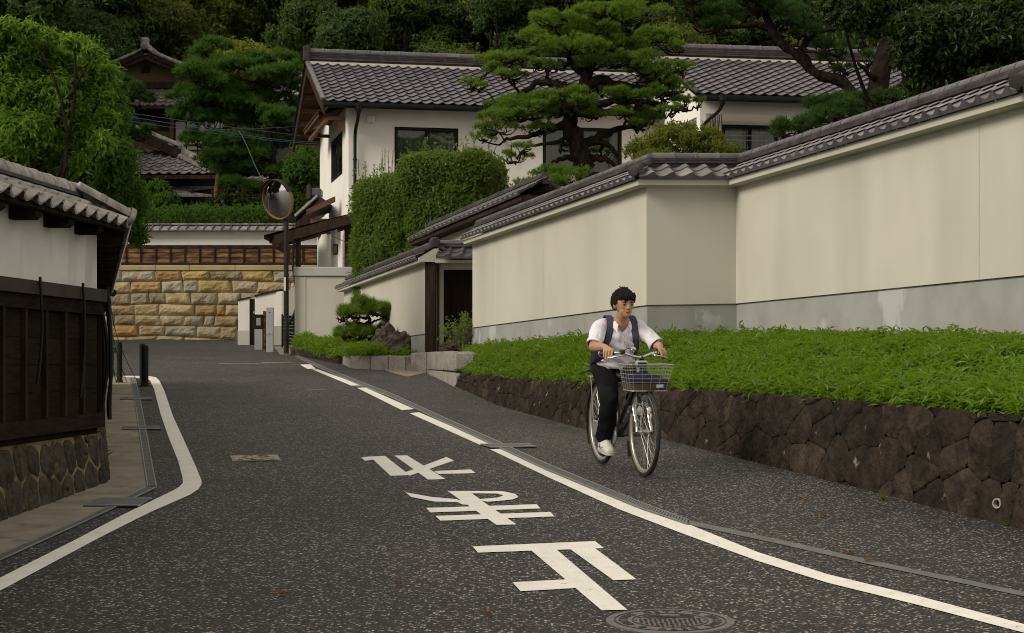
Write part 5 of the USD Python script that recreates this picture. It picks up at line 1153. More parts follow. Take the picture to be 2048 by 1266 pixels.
# ------------------------------------------------------------------ low white gate walls, posts
y = 49.0
th = thing('gate_wing_wall', 'low white wall with slanted dark coping left of the letter posts', 'wall', (X(500, y), y, 1.6))
def slant(x0, x1, zt0, zt1, yy_, d, zb=1.5): 
    v = np.array([(x0, yy_, zb), (x1, yy_, zb), (x1, yy_, zt1), (x0, yy_, zt0)]); return np.vstack([v, v + A(0, d, 0)]), np.array([[0, 1, 2], [0, 2, 3], [5, 4, 7], [5, 7, 6], [4, 0, 3], [4, 3, 7], [1, 5, 6], [1, 6, 2], [3, 2, 6], [3, 6, 7]])
obj('wall_panel', slant(X(476, y), X(498.5, y), Z(602, y), Z(597, y), y, .2), M['white_wall'], th)
obj('wall_panel', slant(X(510, y), X(553, y), Z(594, y), Z(583, y), y - .02, .9), M['white_wall'], th)
obj('wall_return', slant(X(553, y) + .003, X(564, y), Z(583, y), Z(582, y), y - .05, .9), M['white_wall'], th)
obj('coping', slant(X(475, y), X(499.5, y), Z(599, y), Z(594, y), y - .03, .28, 0) if False else pbox((X(475, y), y - .03, Z(602, y) + .002), (X(499, y) - X(475, y), 0, Z(597, y) - Z(602, y)), (0, .27, 0), (0, 0, .045)), M['rust_metal'], th)
obj('coping', pbox((X(509, y), y - .06, Z(594, y) + .002), (X(564.5, y) - X(509, y), 0, Z(581, y) - Z(594, y)), (0, 1.0, 0), (0, 0, .05)), M['rust_metal'], th)
obj('plinth', pbox((X(475.5, y), y - .012, 1.5), (X(498.8, y) - X(475.5, y), 0, 0), (0, .02, 0), (0, 0, Z(661, y) - 1.5)), mat('pale_plinth', (0.50, 0.49, 0.46)), th)
obj('plinth', pbox((X(545, y), y - .064, 1.5), (X(564, y) - X(545, y), 0, 0), (0, .02, 0), (0, 0, Z(652, y) - 1.5)), M['plaster'], th)
th = thing('gate_leaf', 'narrow black gate leaf between the two low white walls', 'gate', (X(504, y), y, 1.6))
obj('leaf_panel', bbox((X(504.3, y), y + .1, 2.2), (.145, .05, 1.68), .006), M['dark_wood'], th); obj('handle', lathe([(0, .05), (.03, .04), (.03, .0), (.012, -.03)], 10, (X(508, y), y + .05, Z(625, y)), (0, -1, 0)), M['steel'], th)
c = G(518, 699); y = c[1]
th = thing('letter_post', 'dark grey letter box post with black framed panel, left of the pale post', 'letter box', c)
w = X(527, y) - X(510, y); zt, zm = Z(629, y), Z(658, y)
obj('post_body', bbox((c[0], y, (c[2] + zm) / 2 - .02), (w * .92, .18, zm - c[2] + .04), .008), M['grey_panel'], th)
bx = obj('panel_frame', bbox((c[0], y, (zt + zm) / 2), (w, .20, zt - zm), .012), M['black_metal'], th)
obj('display_panel', pbox((c[0] - w * .26, y - .104, zm + .09), (w * .52, 0, 0), (0, .003, 0), (0, 0, zt - zm - .18)), mat('pale_panel', (0.27, 0.265, 0.24)), bx)
obj('wood_side', bbox((c[0] + w * .62, y + .06, (c[2] + Z(622, y)) / 2), (.05, .22, Z(622, y) - c[2]), .006), M['warm_board'], th)
c = G(540, 705); y = c[1]; h = Z(615, y) - c[2]; w = X(547, y) - X(533, y)
th = thing('intercom_post', 'pale grey square post with a door lock and seam, left of the mirror pole', 'post', c)
obj('post_body', bbox((c[0], y, c[2] + h / 2), (w, .16, h), .008), M['grey_panel'], th)
obj('seam', pbox((c[0] - w / 2 - .001, y - .0815, c[2] + h * .385), (w + .002, 0, 0), (0, .01, 0), (0, 0, .008)), M['black_metal'], th)
obj('lens', lathe([(0, .008), (.014, .006), (.014, -.01)], 10, (c[0], y - .08, c[2] + h * .89), (0, -1, 0)), M['black_metal'], th)
obj('lock', lathe([(0, .008), (.012, .006), (.012, -.01)], 10, (c[0], y - .08, c[2] + h * .42), (0, -1, 0)), M['black_metal'], th)
y = 46.0
th = thing('slatted_gate', 'low black slatted gate behind the mirror pole', 'gate', (X(577, y), y, 1.7))
x0, x1 = X(563, y), X(590, y)
for k in range(9): obj('slat', pbox((x0 + .01, y, 1.72 + .088 * k), (x1 - x0 - .02, 0, 0), (0, .025, 0), (0, 0, .078)), M['black_metal'], th)
for x in (x0, x1 - .04): obj('gate_post', pbox((x, y - .03, 1.66), (.04, 0, 0), (0, .05, 0), (0, 0, .88)), M['black_metal'], th)
obj('rear_panel', pbox((x0, y + .5, 1.7), (x1 - x0, 0, 0), (0, .04, 0), (0, 0, 1.5)), M['plaster'], th)

# ------------------------------------------------------------------ traffic mirror
c = G(572.5, 708); y = c[1]; mc = A(X(556, y), y - .12, Z(400, y))
th = thing('traffic_mirror', 'round convex traffic mirror with orange rim on a dark brown pole', 'mirror', c)
obj('pole', lathe([(.062, 0), (.062, 1.2), (.056, mc[2] - c[2] - .1), (.056, mc[2] - c[2] + .25), (0, mc[2] - c[2] + .27)], 16, c), M['rust_metal'], th, smooth=40)
obj('sticker', pbox(c + A(-.05, -.066, 1.50), (.045, -.0, 0), (0, .006, 0), (0, 0, .32)), mat('sticker_white', (0.6, 0.59, 0.56)), th)
mn = unit(A(-.58, -.76, -.24)); R = .475
prof = [(0, .085)] + [(R * .965 * math.sin(a) / math.sin(.36), .085 - R * .965 * (1 - math.cos(a)) / math.sin(.36)) for a in np.linspace(.03, .36, 14)]
obj('mirror_face', lathe(prof, 48, mc, mn), M['mirror'], th, smooth=True)
obj('rim', lathe([(R * .965, .0), (R * .97, .025), (R, .025), (R * 1.005, .0), (R * 1.0, -.05)], 48, mc, mn), M['orange'], th, smooth=40)
obj('back_shell', lathe([(R * 1.0, -.045), (R * .9, -.10), (R * .5, -.13), (0, -.14)], 36, mc, mn), M['rust_metal'], th, smooth=True)
a = np.linspace(np.radians(20), np.radians(160), 24); sx_ = unit(np.cross(A(0, 0, 1), mn)); sy_ = np.cross(mn, sx_)
P = np.stack([np.stack([mc + R * 1.03 * (math.cos(t) * sx_ + math.sin(t) * sy_) + mn * d for d in (-.05, .10)]) for t in a])
obj('visor', grid(P), M['rust_metal'], th, smooth=True)
obj('mirror_bracket', tube([c * A(1, 1, 0) + A(0, 0, mc[2]), mc - mn * .13], .035, 8), M['rust_metal'], th)

# ------------------------------------------------------------------ overhead cables
def cable(pts, r, label): obj('overhead_cable', tube(spline(pts, 24), r, 5), M['cable'], label=label, cat='cable')
cable([W(150, 208, 44), W(280, 229, 44.5), (*W(430, 250, 45),), W(600, 271, 46)], .007, 'uppermost thin blue overhead cable crossing the big rear pine')
cable([W(150, 220, 44), W(330, 245, 44.5), W(500, 272, 45.4), W(638, 284, 46.6)], .008, 'second blue overhead cable, running to the corner of the white house')
cable([W(150, 226, 44.1), W(330, 253, 44.6), W(500, 276, 45.4), W(638, 288, 46.6)], .007, 'lowest blue overhead cable, just under the second one')
cable([W(477, 262, 45.2), W(495, 295, 44), W(512, 335, 43), W(530, 366, 42)], .007, 'short blue cable dropping from the others to the mirror')
cable([W(430, 259, 45), W(510, 257, 45.6), W(612, 251, 47.5)], .006, 'thin pale cable rising to the eave of the white house')

# ------------------------------------------------------------------ old house at the back
y = 70.0; zb_ = 5.0
th = thing('old_house', 'old two-storey timber house with several weathered tiled roofs among the trees', 'house', (X(320, y), y, 6.3))
g0, g1, ga = X(208, y), X(392, y), X(300, y)
zE, zAp = Z(146, y), Z(106, y)
body = Polygon([(X(240, y), 4.5), (X(372, y), 4.5), (X(372, y), zE + .2), (ga, zAp - .25), (X(240, y), zE + .2)])
obj('gable_wall', extr(body, 7.0, (0, y, 0), A(1, 0, 0), A(0, 0, 1), A(0, 1, 0)), M['ochre_wall'], th)
for sx, e in ((-1, g0), (1, g1)):
    # curved upper gable roof, seen end on
    P0 = [A(ga + (e - ga) * t, y - .9, zAp - (zAp - zE) * (t ** .85)) for t in np.linspace(0, 1, 7)]
    for i in range(6):
        a, b = P0[i], P0[i + 1]; back_ = A(0, 8.2, 0)
        obj('roof_deck', slab(b, a, a + back_, b + back_, .16), M['dark_wood'], th)
        obj('verge_tile', cap_tile(b + A(0, 0, .04), a + A(0, 0, .04), .10), M['tile_old'], th, smooth=40)
        for k in range(3): obj('roof_tile', cap_tile(b + A(0, .5 + .6 * k, .02), a + A(0, .5 + .6 * k, .02), .11), M['tile_old'], th, smooth=40)
    obj('barge_board', np.array([0]) if False else slab(A(e, y - .85, zE - .03), A(e, y - .78, zE - .03), A(ga, y - .78, zAp - .10), A(ga, y - .85, zAp - .10), .30), M['dark_wood'], th)
ridge_stack(th, (ga, y - .9, zAp - .02), (ga, y + 7, zAp - .02), .22, .15, M['tile_old'], M['tile_old'], ends=False)
obj('ridge_end_tile', bbox((ga, y - .98, zAp + .22), (.34, .14, .46), .08), M['tile_old'], th); obj('ridge_end_tile', lathe([(0, .08), (.11, .07), (.13, 0)], 14, (ga, y - 1.05, zAp + .08), (0, -1, 0)), M['tile_old'], th)
obj('gable_vent', bbox((X(292, y), y - .02, Z(140, y)), (.36, .08, .24), .01), M['dark_wood'], th)
obj('tie_beam', bbox((X(308, y), y - .06, Z(171, y)), (X(374, y) - X(242, y), .14, .26), .01), M['dark_wood'], th)
# pent roof below the gable
roof_face(th, (X(222, y - 1.2), y - 1.3, Z(211, y - 1.3)), (X(402, y - 1.2), y - 1.3, Z(211, y - 1.3)), (X(236, y), y + .1, Z(175, y)), (X(386, y), y + .1, Z(175, y)), .30, 5, M['tile_old'], .04, 120)
obj('pent_fascia', bbox((X(312, y - 1.2), y - 1.25, Z(215, y - 1.25)), (X(402, y) - X(222, y), .12, .12), .01), M['dark_wood'], th)
obj('upper_wall', pbox((X(240, y), y - .03, Z(262, y)), (X(372, y) - X(240, y), 0, 0), (0, .02, 0), (0, 0, Z(215, y) - Z(262, y))), M['dark_wood'], th)
obj('corner_post', bbox((X(343, y - .3), y - .3, Z(258, y)), (.14, .14, 2.4), .01), M['brown_wood'], th)
obj('paper_screen', pbox((X(350, y), y - .10, Z(322, y)), (1.9, 0, 0), (0, .03, 0), (0, 0, Z(244, y) - Z(322, y))), M['shoji'], th)
for k in range(5): obj('screen_bar', pbox((X(350, y) + .45 * k, y - .13, Z(322, y)), (.05, 0, 0), (0, .03, 0), (0, 0, Z(244, y) - Z(322, y))), M['dark_wood'], th)
for zz in (316, 303, 292): obj('screen_bar', pbox((X(350, y), y - .16, Z(zz, y)), (1.9, 0, 0), (0, .03, 0), (0, 0, .05)), M['dark_wood'], th)
# middle gable roof sloping down to the right, lower hipped roof
yl = 67.0
def cap_run(p, q, r, n, m): 
    for i in range(n): obj('ridge_tile', cap_tile(lerp(p, q, i / n), lerp(p, q, (i + .97) / n), r), m, th, smooth=40)
a, b = A(X(228, yl), yl, Z(240, yl)), A(X(372, yl), yl, Z(300, yl))
obj('roof_deck', slab(b + A(0, -1.1, -.15), b + A(0, .5, -.15), a + A(0, .5, -.15), a + A(0, -1.1, -.15), .18), M['dark_wood'], th)
cap_run(b + A(0, -1.1, 0), a + A(0, -1.1, 0), .12, 10, M['tile_old']); cap_run(b + A(0, -.7, 0), a + A(0, -.7, 0), .12, 10, M['tile_old'])
obj('barge_board', slab(b + A(0, -1.12, -.12), b + A(0, -1.06, -.12), a + A(0, -1.06, -.12), a + A(0, -1.12, -.12), .34), M['dark_wood'], th)
obj('mid_wall', pbox((X(225, yl), yl + .05, 4.5), (X(400, yl) - X(225, yl), 0, 0), (0, 2.8, 0), (0, 0, Z(310, yl) - 4.5)), M['dark_wood'], th)
yr = 65.0
e0, e1 = A(X(215, yr), yr - 1.0, Z(354, yr)), A(X(444, yr), yr - 1.0, Z(352, yr)); r0, r1 = A(X(205, yr), yr + 1.9, Z(300, yr + 1.9)), A(X(322, yr), yr + 1.9, Z(300, yr + 1.9))
roof_face(th, e0, e1, r0, r1, .36, 7, M['tile_old'], .05, 170)
obj('roof_deck', slab(e0 - A(0, 0, .08), e1 - A(0, 0, .08), r1 - A(0, 0, .08), r0 - A(0, 0, .08), .1), M['dark_wood'], th)
cap_run(e1 + A(.02, 0, .12), r1 + A(0, 0, .16), .16, 7, M['tile_old']); cap_run(e1 + A(-.2, 0, .02), r1 + A(-.2, 0, .04), .12, 7, M['tile_old'])
obj('lower_fascia', bbox((X(330, yr), yr - .98, Z(360, yr)), (X(440, yr) - X(215, yr), .1, .14), .01), M['dark_wood'], th)
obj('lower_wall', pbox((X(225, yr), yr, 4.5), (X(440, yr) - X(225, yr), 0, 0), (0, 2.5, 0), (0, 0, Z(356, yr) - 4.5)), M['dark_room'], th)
obj('lower_eave', slab((X(280, yr), yr - 1.3, Z(389, yr - 1.3)), (X(436, yr), yr - 1.3, Z(389, yr - 1.3)), (X(436, yr), yr, Z(372, yr)), (X(280, yr), yr, Z(372, yr)), .08), M['tile_old'], th)
for k in range(4): obj('veranda_post', bbox((X(300 + 42 * k, yr - 1.1), yr - 1.1, Z(410, yr)), (.11, .11, 1.1), .01), M['dark_wood'], th)
# a glimpse of a roof between the pine and the white house
yq = 66; th = thing('far_roof', 'grey tiled roof seen through a gap between the rear pine and the white house', 'roof', (X(580, yq), yq, 10))
roof_face(th, (X(520, yq), yq, Z(200, yq)), (X(640, yq), yq, Z(200, yq)), (X(530, yq + 3), yq + 3, Z(148, yq + 3)), (X(640, yq + 3), yq + 3, Z(148, yq + 3)), .34, 7, M['tile_old'], .045, 110)
obj('roof_deck', slab((X(520, yq), yq, Z(200, yq) - .06), (X(640, yq), yq, Z(200, yq) - .06), (X(640, yq + 3), yq + 3, Z(148, yq + 3) - .06), (X(530, yq + 3), yq + 3, Z(148, yq + 3) - .06), .1), M['dark_wood'], th)
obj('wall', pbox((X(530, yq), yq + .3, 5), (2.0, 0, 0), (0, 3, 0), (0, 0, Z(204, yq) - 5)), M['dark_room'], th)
yq = 62; th = thing('garden_shed', 'low tiled shed roof half hidden by foliage behind the mirror', 'shed', (X(500, yq), yq, 5))
roof_face(th, (X(455, yq), yq, Z(384, yq)), (X(560, yq), yq, Z(384, yq)), (X(462, yq + 2), yq + 2, Z(352, yq + 2)), (X(552, yq + 2), yq + 2, Z(352, yq + 2)), .32, 5, M['tile_old'], .045, 60)
obj('roof_deck', slab((X(455, yq), yq, Z(384, yq) - .06), (X(560, yq), yq, Z(384, yq) - .06), (X(552, yq + 2), yq + 2, Z(352, yq + 2) - .06), (X(462, yq + 2), yq + 2, Z(352, yq + 2) - .06), .1), M['dark_wood'], th)
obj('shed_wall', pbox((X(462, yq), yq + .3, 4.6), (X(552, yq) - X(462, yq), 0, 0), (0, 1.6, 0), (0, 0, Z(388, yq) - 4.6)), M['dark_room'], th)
# ------------------------------------------------------------------ vegetation
UP = A(0, 0, 1)
def limb(pts, r0, r1, n=14, sides=8, wob=0.0, rng=None):
    P = spline(np.array(pts, float), n)
    if wob: P[1:-1] += rng.normal(size=(n - 2, 3)) * wob
    return tube(P, np.linspace(r0, r1, n), sides)
def tufts(P, U, k, L, Wd, rng, spread=1.0):
    """pine needles: k needles fan out from each point P about direction U"""
    n = len(P); D = np.repeat(U, k, 0) * .75 + rng.normal(size=(n * k, 3)) * .55 * spread; D /= np.linalg.norm(D, axis=1, keepdims=True)
    B = np.repeat(P, k, 0); ln = L * rng.uniform(.65, 1.15, n * k)[:, None]
    sd = np.cross(D, rng.normal(size=D.shape)); sd /= np.linalg.norm(sd, axis=1, keepdims=True) + 1e-9
    V = np.stack([B - sd * Wd / 2, B + sd * Wd / 2, B + D * ln], 1).reshape(-1, 3)
    return V, np.arange(len(V)).reshape(-1, 3)
def pad_points(c, r, n, rng, top=.55):
    """points over a flattened pad: mostly its upper skin, some inside"""
    m = max(6, int(7 + 26 * r[0] * r[1])); q = rdir(rng, m); q[:, 2] = np.where(rng.random(m) < .8, np.abs(q[:, 2]), q[:, 2] * .4)
    sc = c + q * r * (rng.uniform(.35, 1.08, m) ** .6)[:, None]; sr = np.clip(.36 * (r[0] * r[1]) ** .5, .06, .34) * rng.uniform(.6, 1.25, m)
    i = rng.choice(m, n, p=sr ** 2 / (sr ** 2).sum()); v = rdir(rng, n); v[:, 2] = np.where(rng.random(n) < .8, np.abs(v[:, 2]), v[:, 2])
    P = sc[i] + v * A(1, 1, .62) * (sr[i] * rng.uniform(.5, 1.0, n) ** .5)[:, None]
    return P, v * .7 + q[i] * .3
def build_pine(name, label, cat, base, trunk, branches, pads, mat_, y0, sc, needle, wn, dens, k, rng, depth=1.0, group=None, bark='bark', trunk_r=(.2, .07), pad_thick=1.0, crown_name='needle_crown'):
    """trunk and branches as points (px, py, dy); pads (px, py, rx, ry[, dy]) in photo pixels at distance y0 + dy"""
    w3 = lambda p: W(p[0], p[1], y0 + (p[2] if len(p) > 2 else 0))
    th = thing(name, label, cat, base, group)
    tp = [w3(p) for p in trunk]
    n = 26; Pt = spline(np.array([base] + tp), n) if base is not None else spline(np.array(tp), n)
    rr = np.linspace(trunk_r[0], trunk_r[1], n); Pt2 = Pt + rng.normal(size=Pt.shape) * rr[:, None] * .12
    obj('trunk', tube(Pt2, rr * (1 + .12 * rng.normal(size=n)), 12), M[bark], th, smooth=True)
    nodes = [Pt[6:]]; nr = [rr[6:]]
    for b in branches:
        q = [w3(p) for p in b[1]]; P = spline(np.array(q), 14); r = np.linspace(b[0], b[0] * .35, 14)
        P[1:-1] += rng.normal(size=(12, 3)) * r[1:-1, None] * .3
        obj('branch', tube(P, r, 9), M[bark], th, smooth=True); nodes.append(P); nr.append(r)
    nodes = np.vstack(nodes); nr = np.concatenate(nr); tw = MB(); V = MB()
    for pd in pads:
        dy = pd[4] if len(pd) > 4 else rng.uniform(-1, 1) * depth
        c = W(pd[0], pd[1], y0 + dy); s = (y0 + dy) / F; r = A(pd[2] * s, max(pd[2] * .8, pd[3]) * s, pd[3] * s * pad_thick)
        i = np.argmin(np.linalg.norm((nodes - c) * A(1, 1, 1.4), axis=1)); a = nodes[i]
        mid = lerp(a, c, .5) + A(0, 0, -.06) + rng.normal(size=3) * .05; b = c - A(0, 0, r[2] * .5)
        d = np.linalg.norm(b - a); tw.add(limb([a, mid, b], min(nr[i] * .7, .05 + .012 * d), .015, 8, 6, .015, rng))
        for q in range(int(5 + 10 * r[0])):      # twigs that spread through the pad
            e = c + rdir(rng, 1)[0] * r * A(.85, .85, .3); tw.add(limb([b, lerp(b, e, .5) + A(0, 0, -.05) + rng.normal(size=3) * .04, e], .018, .006, 6, 4))
        nt = int(dens * (r[0] * r[1] * 3.1 + 1.6 * (r[0] + r[1]) * r[2]))
        P, v = pad_points(c, r, max(nt, 12), rng)
        U = v * .5 + A(0, 0, .8) + rng.normal(size=v.shape) * .2; U /= np.linalg.norm(U, axis=1, keepdims=True)
        V.add(*tufts(P, U, k, needle, wn, rng))
    obj('twigs', tw, M[bark], th, kind='stuff')
    obj(crown_name, V, M[mat_], th)
    return th
rng = np.random.default_rng(71)
# the trained garden pine in front of the white house
c3 = lambda x, y, dy=0: (900 + x * .3713, y * .3713, dy)
pads = [(1241, 32, 82, 24), (1108, 44, 46, 17), (1090, 72, 54, 17), (1175, 62, 62, 19), (1312, 72, 42, 20), (1235, 98, 66, 19), (1141, 97, 82, 15), (1048, 114, 46, 13), (985, 124, 42, 15), (1008, 142, 40, 11), (948, 168, 24, 12), (1338, 99, 25, 15), (1287, 140, 42, 15), (1353, 136, 30, 12), (1342, 178, 42, 18), (1370, 202, 24, 18), (1130, 190, 50, 11), (1197, 184, 50, 11), (1253, 192, 52, 12), (1305, 198, 44, 14), (1067, 213, 78, 13), (1160, 224, 50, 13), (1256, 229, 44, 11), (1294, 240, 38, 11), (1338, 222, 25, 11), (1022, 235, 48, 14), (997, 258, 48, 13), (968, 276, 32, 10), (1056, 232, 42, 12), (1078, 258, 40, 10), (1030, 316, 28, 14), (1046, 298, 25, 10), (1123, 294, 25, 10), (1206, 306, 26, 15), (1128, 352, 54, 15, -.9), (1078, 376, 50, 13, -.9), (1108, 370, 50, 12, -1.0), (1042, 399, 25, 7, -1.1), (1176, 30, 40, 16), (1270, 118, 50, 14), (1090, 132, 30, 9), (1200, 128, 44, 12), (1330, 160, 30, 12), (1150, 205, 46, 10), (1010, 210, 30, 10)]
tr = [c3(722, 930), c3(700, 850), c3(683, 760), c3(652, 690), c3(660, 610), c3(712, 500), c3(742, 410), c3(765, 350), c3(830, 300), c3(870, 230)]
br = [(.11, [c3(745, 400), c3(690, 375), c3(648, 325), c3(640, 270)]), (.12, [c3(735, 460), c3(850, 440), c3(950, 462), c3(1060, 475), c3(1160, 430)]), (.12, [c3(715, 490), c3(600, 462), c3(475, 440), c3(400, 490), c3(365, 525)]), (.11, [c3(690, 775), c3(800, 745), c3(900, 700), c3(1010, 682)]), (.09, [c3(720, 790), c3(830, 770), c3(880, 810), c3(905, 850)]), (.07, [c3(690, 860), c3(600, 855), c3(530, 890), c3(495, 925)]), (.09, [c3(730, 860), c3(830, 860), c3(905, 900)]), (.09, [c3(655, 660), c3(560, 690), c3(430, 730), c3(300, 745)]), (.10, [c3(665, 600), c3(780, 560), c3(920, 545), c3(1100, 560), c3(1240, 590)]), (.08, [c3(600, 470), c3(575, 430)]), (.06, [c3(640, 300), c3(540, 250), c3(420, 290), c3(250, 340)]), (.06, [c3(830, 310), c3(950, 230), c3(1090, 180)]), (.05, [c3(648, 700), c3(560, 770), c3(430, 790), c3(360, 860)]), (.05, [c3(660, 610), c3(540, 560), c3(400, 575), c3(260, 600)])]
pads += [(a[0] + rng.uniform(-35, 35), a[1] + rng.uniform(-10, 14), a[2] * .7, a[3] * .85, rng.uniform(.2, 1.5)) for a in pads if a[1] < 250] + [(a[0] + rng.uniform(-30, 30), a[1] + rng.uniform(-8, 10), a[2] * .6, a[3] * .8, rng.uniform(-.9, .4)) for a in pads if a[1] < 245]
base = W(1183, 400, 36.0)
build_pine('garden_pine', 'large trained garden pine with layered clipped pads in front of the white house', 'pine tree', base, tr, br, pads, 'pine', 36.0, 1, .085, .0115, 370, 12, rng, .95, trunk_r=(.24, .06))
# tall pine at the back left
pads = [(425, 108, 34, 26), (392, 150, 38, 24), (450, 140, 42, 24), (510, 132, 44, 21), (560, 124, 34, 17), (590, 142, 20, 16), (388, 200, 42, 22), (450, 188, 48, 22), (520, 178, 48, 23), (580, 172, 28, 22), (374, 232, 34, 20), (430, 246, 48, 20), (500, 236, 52, 20), (560, 240, 42, 20), (598, 216, 18, 18), (400, 286, 40, 16), (460, 290, 48, 18), (530, 290, 52, 18), (590, 292, 28, 16), (418, 330, 28, 12), (480, 345, 48, 15), (550, 350, 38, 14), (500, 386, 48, 12), (460, 372, 28, 10), (545, 205, 40, 18), (475, 215, 40, 18), (420, 168, 36, 18), (540, 155, 36, 16), (415, 215, 40, 18), (585, 255, 25, 16), (445, 315, 40, 14), (505, 318, 45, 14)]
pads = [(a, b, c_ * 1.08, d * 1.15) for a, b, c_, d in pads]
build_pine('rear_pine', 'big dense green pine rising behind the far wall, left of the white house', 'pine tree', W(545, 470, 60), [(545, 400), (546, 340), (542, 290), (534, 240), (525, 200)], [(.10, [(546, 330), (500, 300), (440, 290)]), (.09, [(540, 260), (580, 230), (600, 210)]), (.09, [(525, 215), (450, 215), (390, 210)]), (.08, [(500, 180), (550, 140), (580, 140)]), (.08, [(546, 350), (575, 325), (600, 300)])], pads, 'pine_back', 60.0, 1, .22, .026, 165, 12, rng, 1.3, trunk_r=(.22, .07), bark='bark')
t_ = thing('leaning_pine', 'reddish pine trunk standing in front of the old house with sparse needles', 'pine tree', W(431, 440, 61))
obj('trunk', limb([W(431, 460, 61), W(433, 400, 61), W(437, 350, 61), W(441, 300, 61.2), W(455, 250, 61.5)], .13, .08, 16, 10, .01, rng), M['bark_red'], t_, smooth=True)
P, v = pad_points(W(440, 322, 61), A(.5, .4, .2), 60, rng); obj('needle_crown', MB().add(*tufts(P, v * .4 + UP * .8, 12, .2, .02, rng)), M['pine_back'], t_)
pads = [(238, 165, 22, 20), (258, 188, 28, 22), (280, 205, 26, 22), (240, 200, 30, 22), (262, 226, 26, 16), (270, 272, 36, 17), (300, 262, 20, 12), (250, 252, 28, 16)]
build_pine('small_rear_pine', 'dark small pine between the bright tree and the old house', 'pine tree', W(215, 480, 57), [(220, 400), (228, 320), (236, 250), (240, 190)], [(.06, [(228, 300), (255, 280), (280, 272)])], pads, 'pine_dark', 57.0, 1, .2, .024, 150, 12, rng, .7, trunk_r=(.14, .05))
# pine over the right-hand wall
pads = [(1395, 18, 44, 24), (1450, 30, 55, 26), (1520, 15, 52, 22), (1585, 34, 45, 24), (1640, 34, 55, 24), (1700, 44, 48, 22), (1430, 55, 40, 12), (1656, 95, 38, 18), (1672, 122, 32, 17), (1690, 140, 20, 10), (1730, 88, 28, 20), (1745, 118, 24, 14), (1610, 66, 40, 10), (1672, 210, 45, 22, -1.0), (1752, 200, 50, 20, -1.0), (1708, 226, 60, 18, -1.2), (1598, 258, 52, 18, -1.5), (1572, 268, 30, 12, -1.5), (1643, 240, 48, 18, -1.3), (1842, 180, 42, 16, -.8), (1800, 196, 40, 14, -.9), (1500, -10, 60, 20), (1620, -5, 60, 20), (1380, -5, 40, 20)]
pads = [(a[0], a[1], a[2] * 1.05, a[3], *(a[4:] or (rng.uniform(-.6, .6),))) for a in pads]
build_pine('wall_pine', 'dark pine with a long curving trunk leaning left over the right-hand wall', 'pine tree', W(1722, 290, 25.5), [(1716, 230), (1706, 195), (1686, 163), (1655, 155), (1622, 137), (1594, 108), (1563, 88), (1545, 66), (1537, 45), (1520, 10)], [(.05, [(1545, 60), (1500, 50), (1440, 58), (1395, 62)]), (.05, [(1594, 108), (1620, 75), (1700, 60)]), (.045, [(1680, 163), (1668, 150), (1672, 140)]), (.06, [(1720, 260), (1660, 240), (1600, 268)]), (.05, [(1718, 250), (1760, 215), (1800, 200), (1840, 190)])], pads, 'pine_dark', 25.5, 1, .105, .0085, 420, 14, rng, .6, trunk_r=(.10, .055))
# broadleaf builder
def sprays(cs, rs, n, per, L, Wd, rng, droop=.35, shell=.55, spread=.10, up=.3):
    """leaf sprays over lumps: n sprays of per leaves"""
    cs, rs = np.asarray(cs, float), np.asarray(rs, float); vol = rs.prod(1) ** (2 / 3); i = rng.choice(len(cs), n, p=vol / vol.sum())
    v = rdir(rng, n, up); k = rng.uniform(shell, 1.0, n) + (rng.random(n) < .13) * rng.random(n) * .35; lump = .82 + .36 * meshkit.noise(cs[i] * 2 + v * 2.5, 9)
    P = cs[i] + v * rs[i] * (k * lump)[:, None]
    ax = v * A(1, 1, .5) * .55 + rng.normal(size=v.shape) * .6; ax[:, 2] -= droop; ax /= np.linalg.norm(ax, axis=1, keepdims=True); vv = np.repeat(v, per, 0)
    B = np.repeat(P, per, 0) + np.repeat(ax, per, 0) * (np.tile(np.linspace(-.5, .5, per), n) * spread * 2)[:, None]
    D = np.repeat(ax, per, 0) * .45 + rng.normal(size=(n * per, 3)) * .6; D -= vv * (D * vv).sum(1, keepdims=True) * .45; D[:, 2] -= droop * .6
    N = vv * .75 + UP * .65 + rng.normal(size=(n * per, 3)) * .4
    return leaf_mesh(B, D, N, L * rng.uniform(.6, 1.2, n * per), Wd * rng.uniform(.75, 1.2, n * per), .15, .15)
def broad_tree(name, label, base, lumps, mat_, n, per, L, Wd, rng, trunk_r=.14, droop=.35, cat='tree', group=None, bark='bark', top=None, spread=.1, light=None):
    th = thing(name, label, cat, base, group); cs = np.array([l[0] for l in lumps]); rs = np.array([l[1] for l in lumps])
    top = cs.mean(0) if top is None else top
    P = spline(np.array([base, lerp(base, top, .35) + rng.normal(size=3) * .1, lerp(base, top, .7) + rng.normal(size=3) * .1, top]), 16)
    obj('trunk', tube(P, np.linspace(trunk_r, trunk_r * .35, 16), 9), M[bark], th, smooth=True)
    lb = MB()
    for c in cs:
        a = P[rng.integers(7, 15)]; lb.add(limb([a, lerp(a, c, .5) + rng.normal(size=3) * .12 * np.linalg.norm(c - a), c], trunk_r * .45, trunk_r * .1, 8, 6, .01, rng))
        for q in range(4): e = c + rdir(rng, 1)[0] * rs.mean() * .8; lb.add(limb([c, lerp(c, e, .5) + rng.normal(size=3) * .05, e], trunk_r * .12, trunk_r * .04, 5, 4))
    obj('limbs', lb, M[bark], th)
    obj('crown', sprays(cs, rs, n, per, L, Wd, rng, droop, .45, spread), M[mat_], th)
    return th
def lumps_px(L, y0, dep, rng):
    out = []
    for l in L:
        y = y0 + (l[4] if len(l) > 4 else rng.uniform(-dep, dep)); s = y / F
        out.append((W(l[0], l[1], y), A(l[2] * s, (l[2] + l[3]) * .5 * s, l[3] * s)))
    return out
y = 28.5
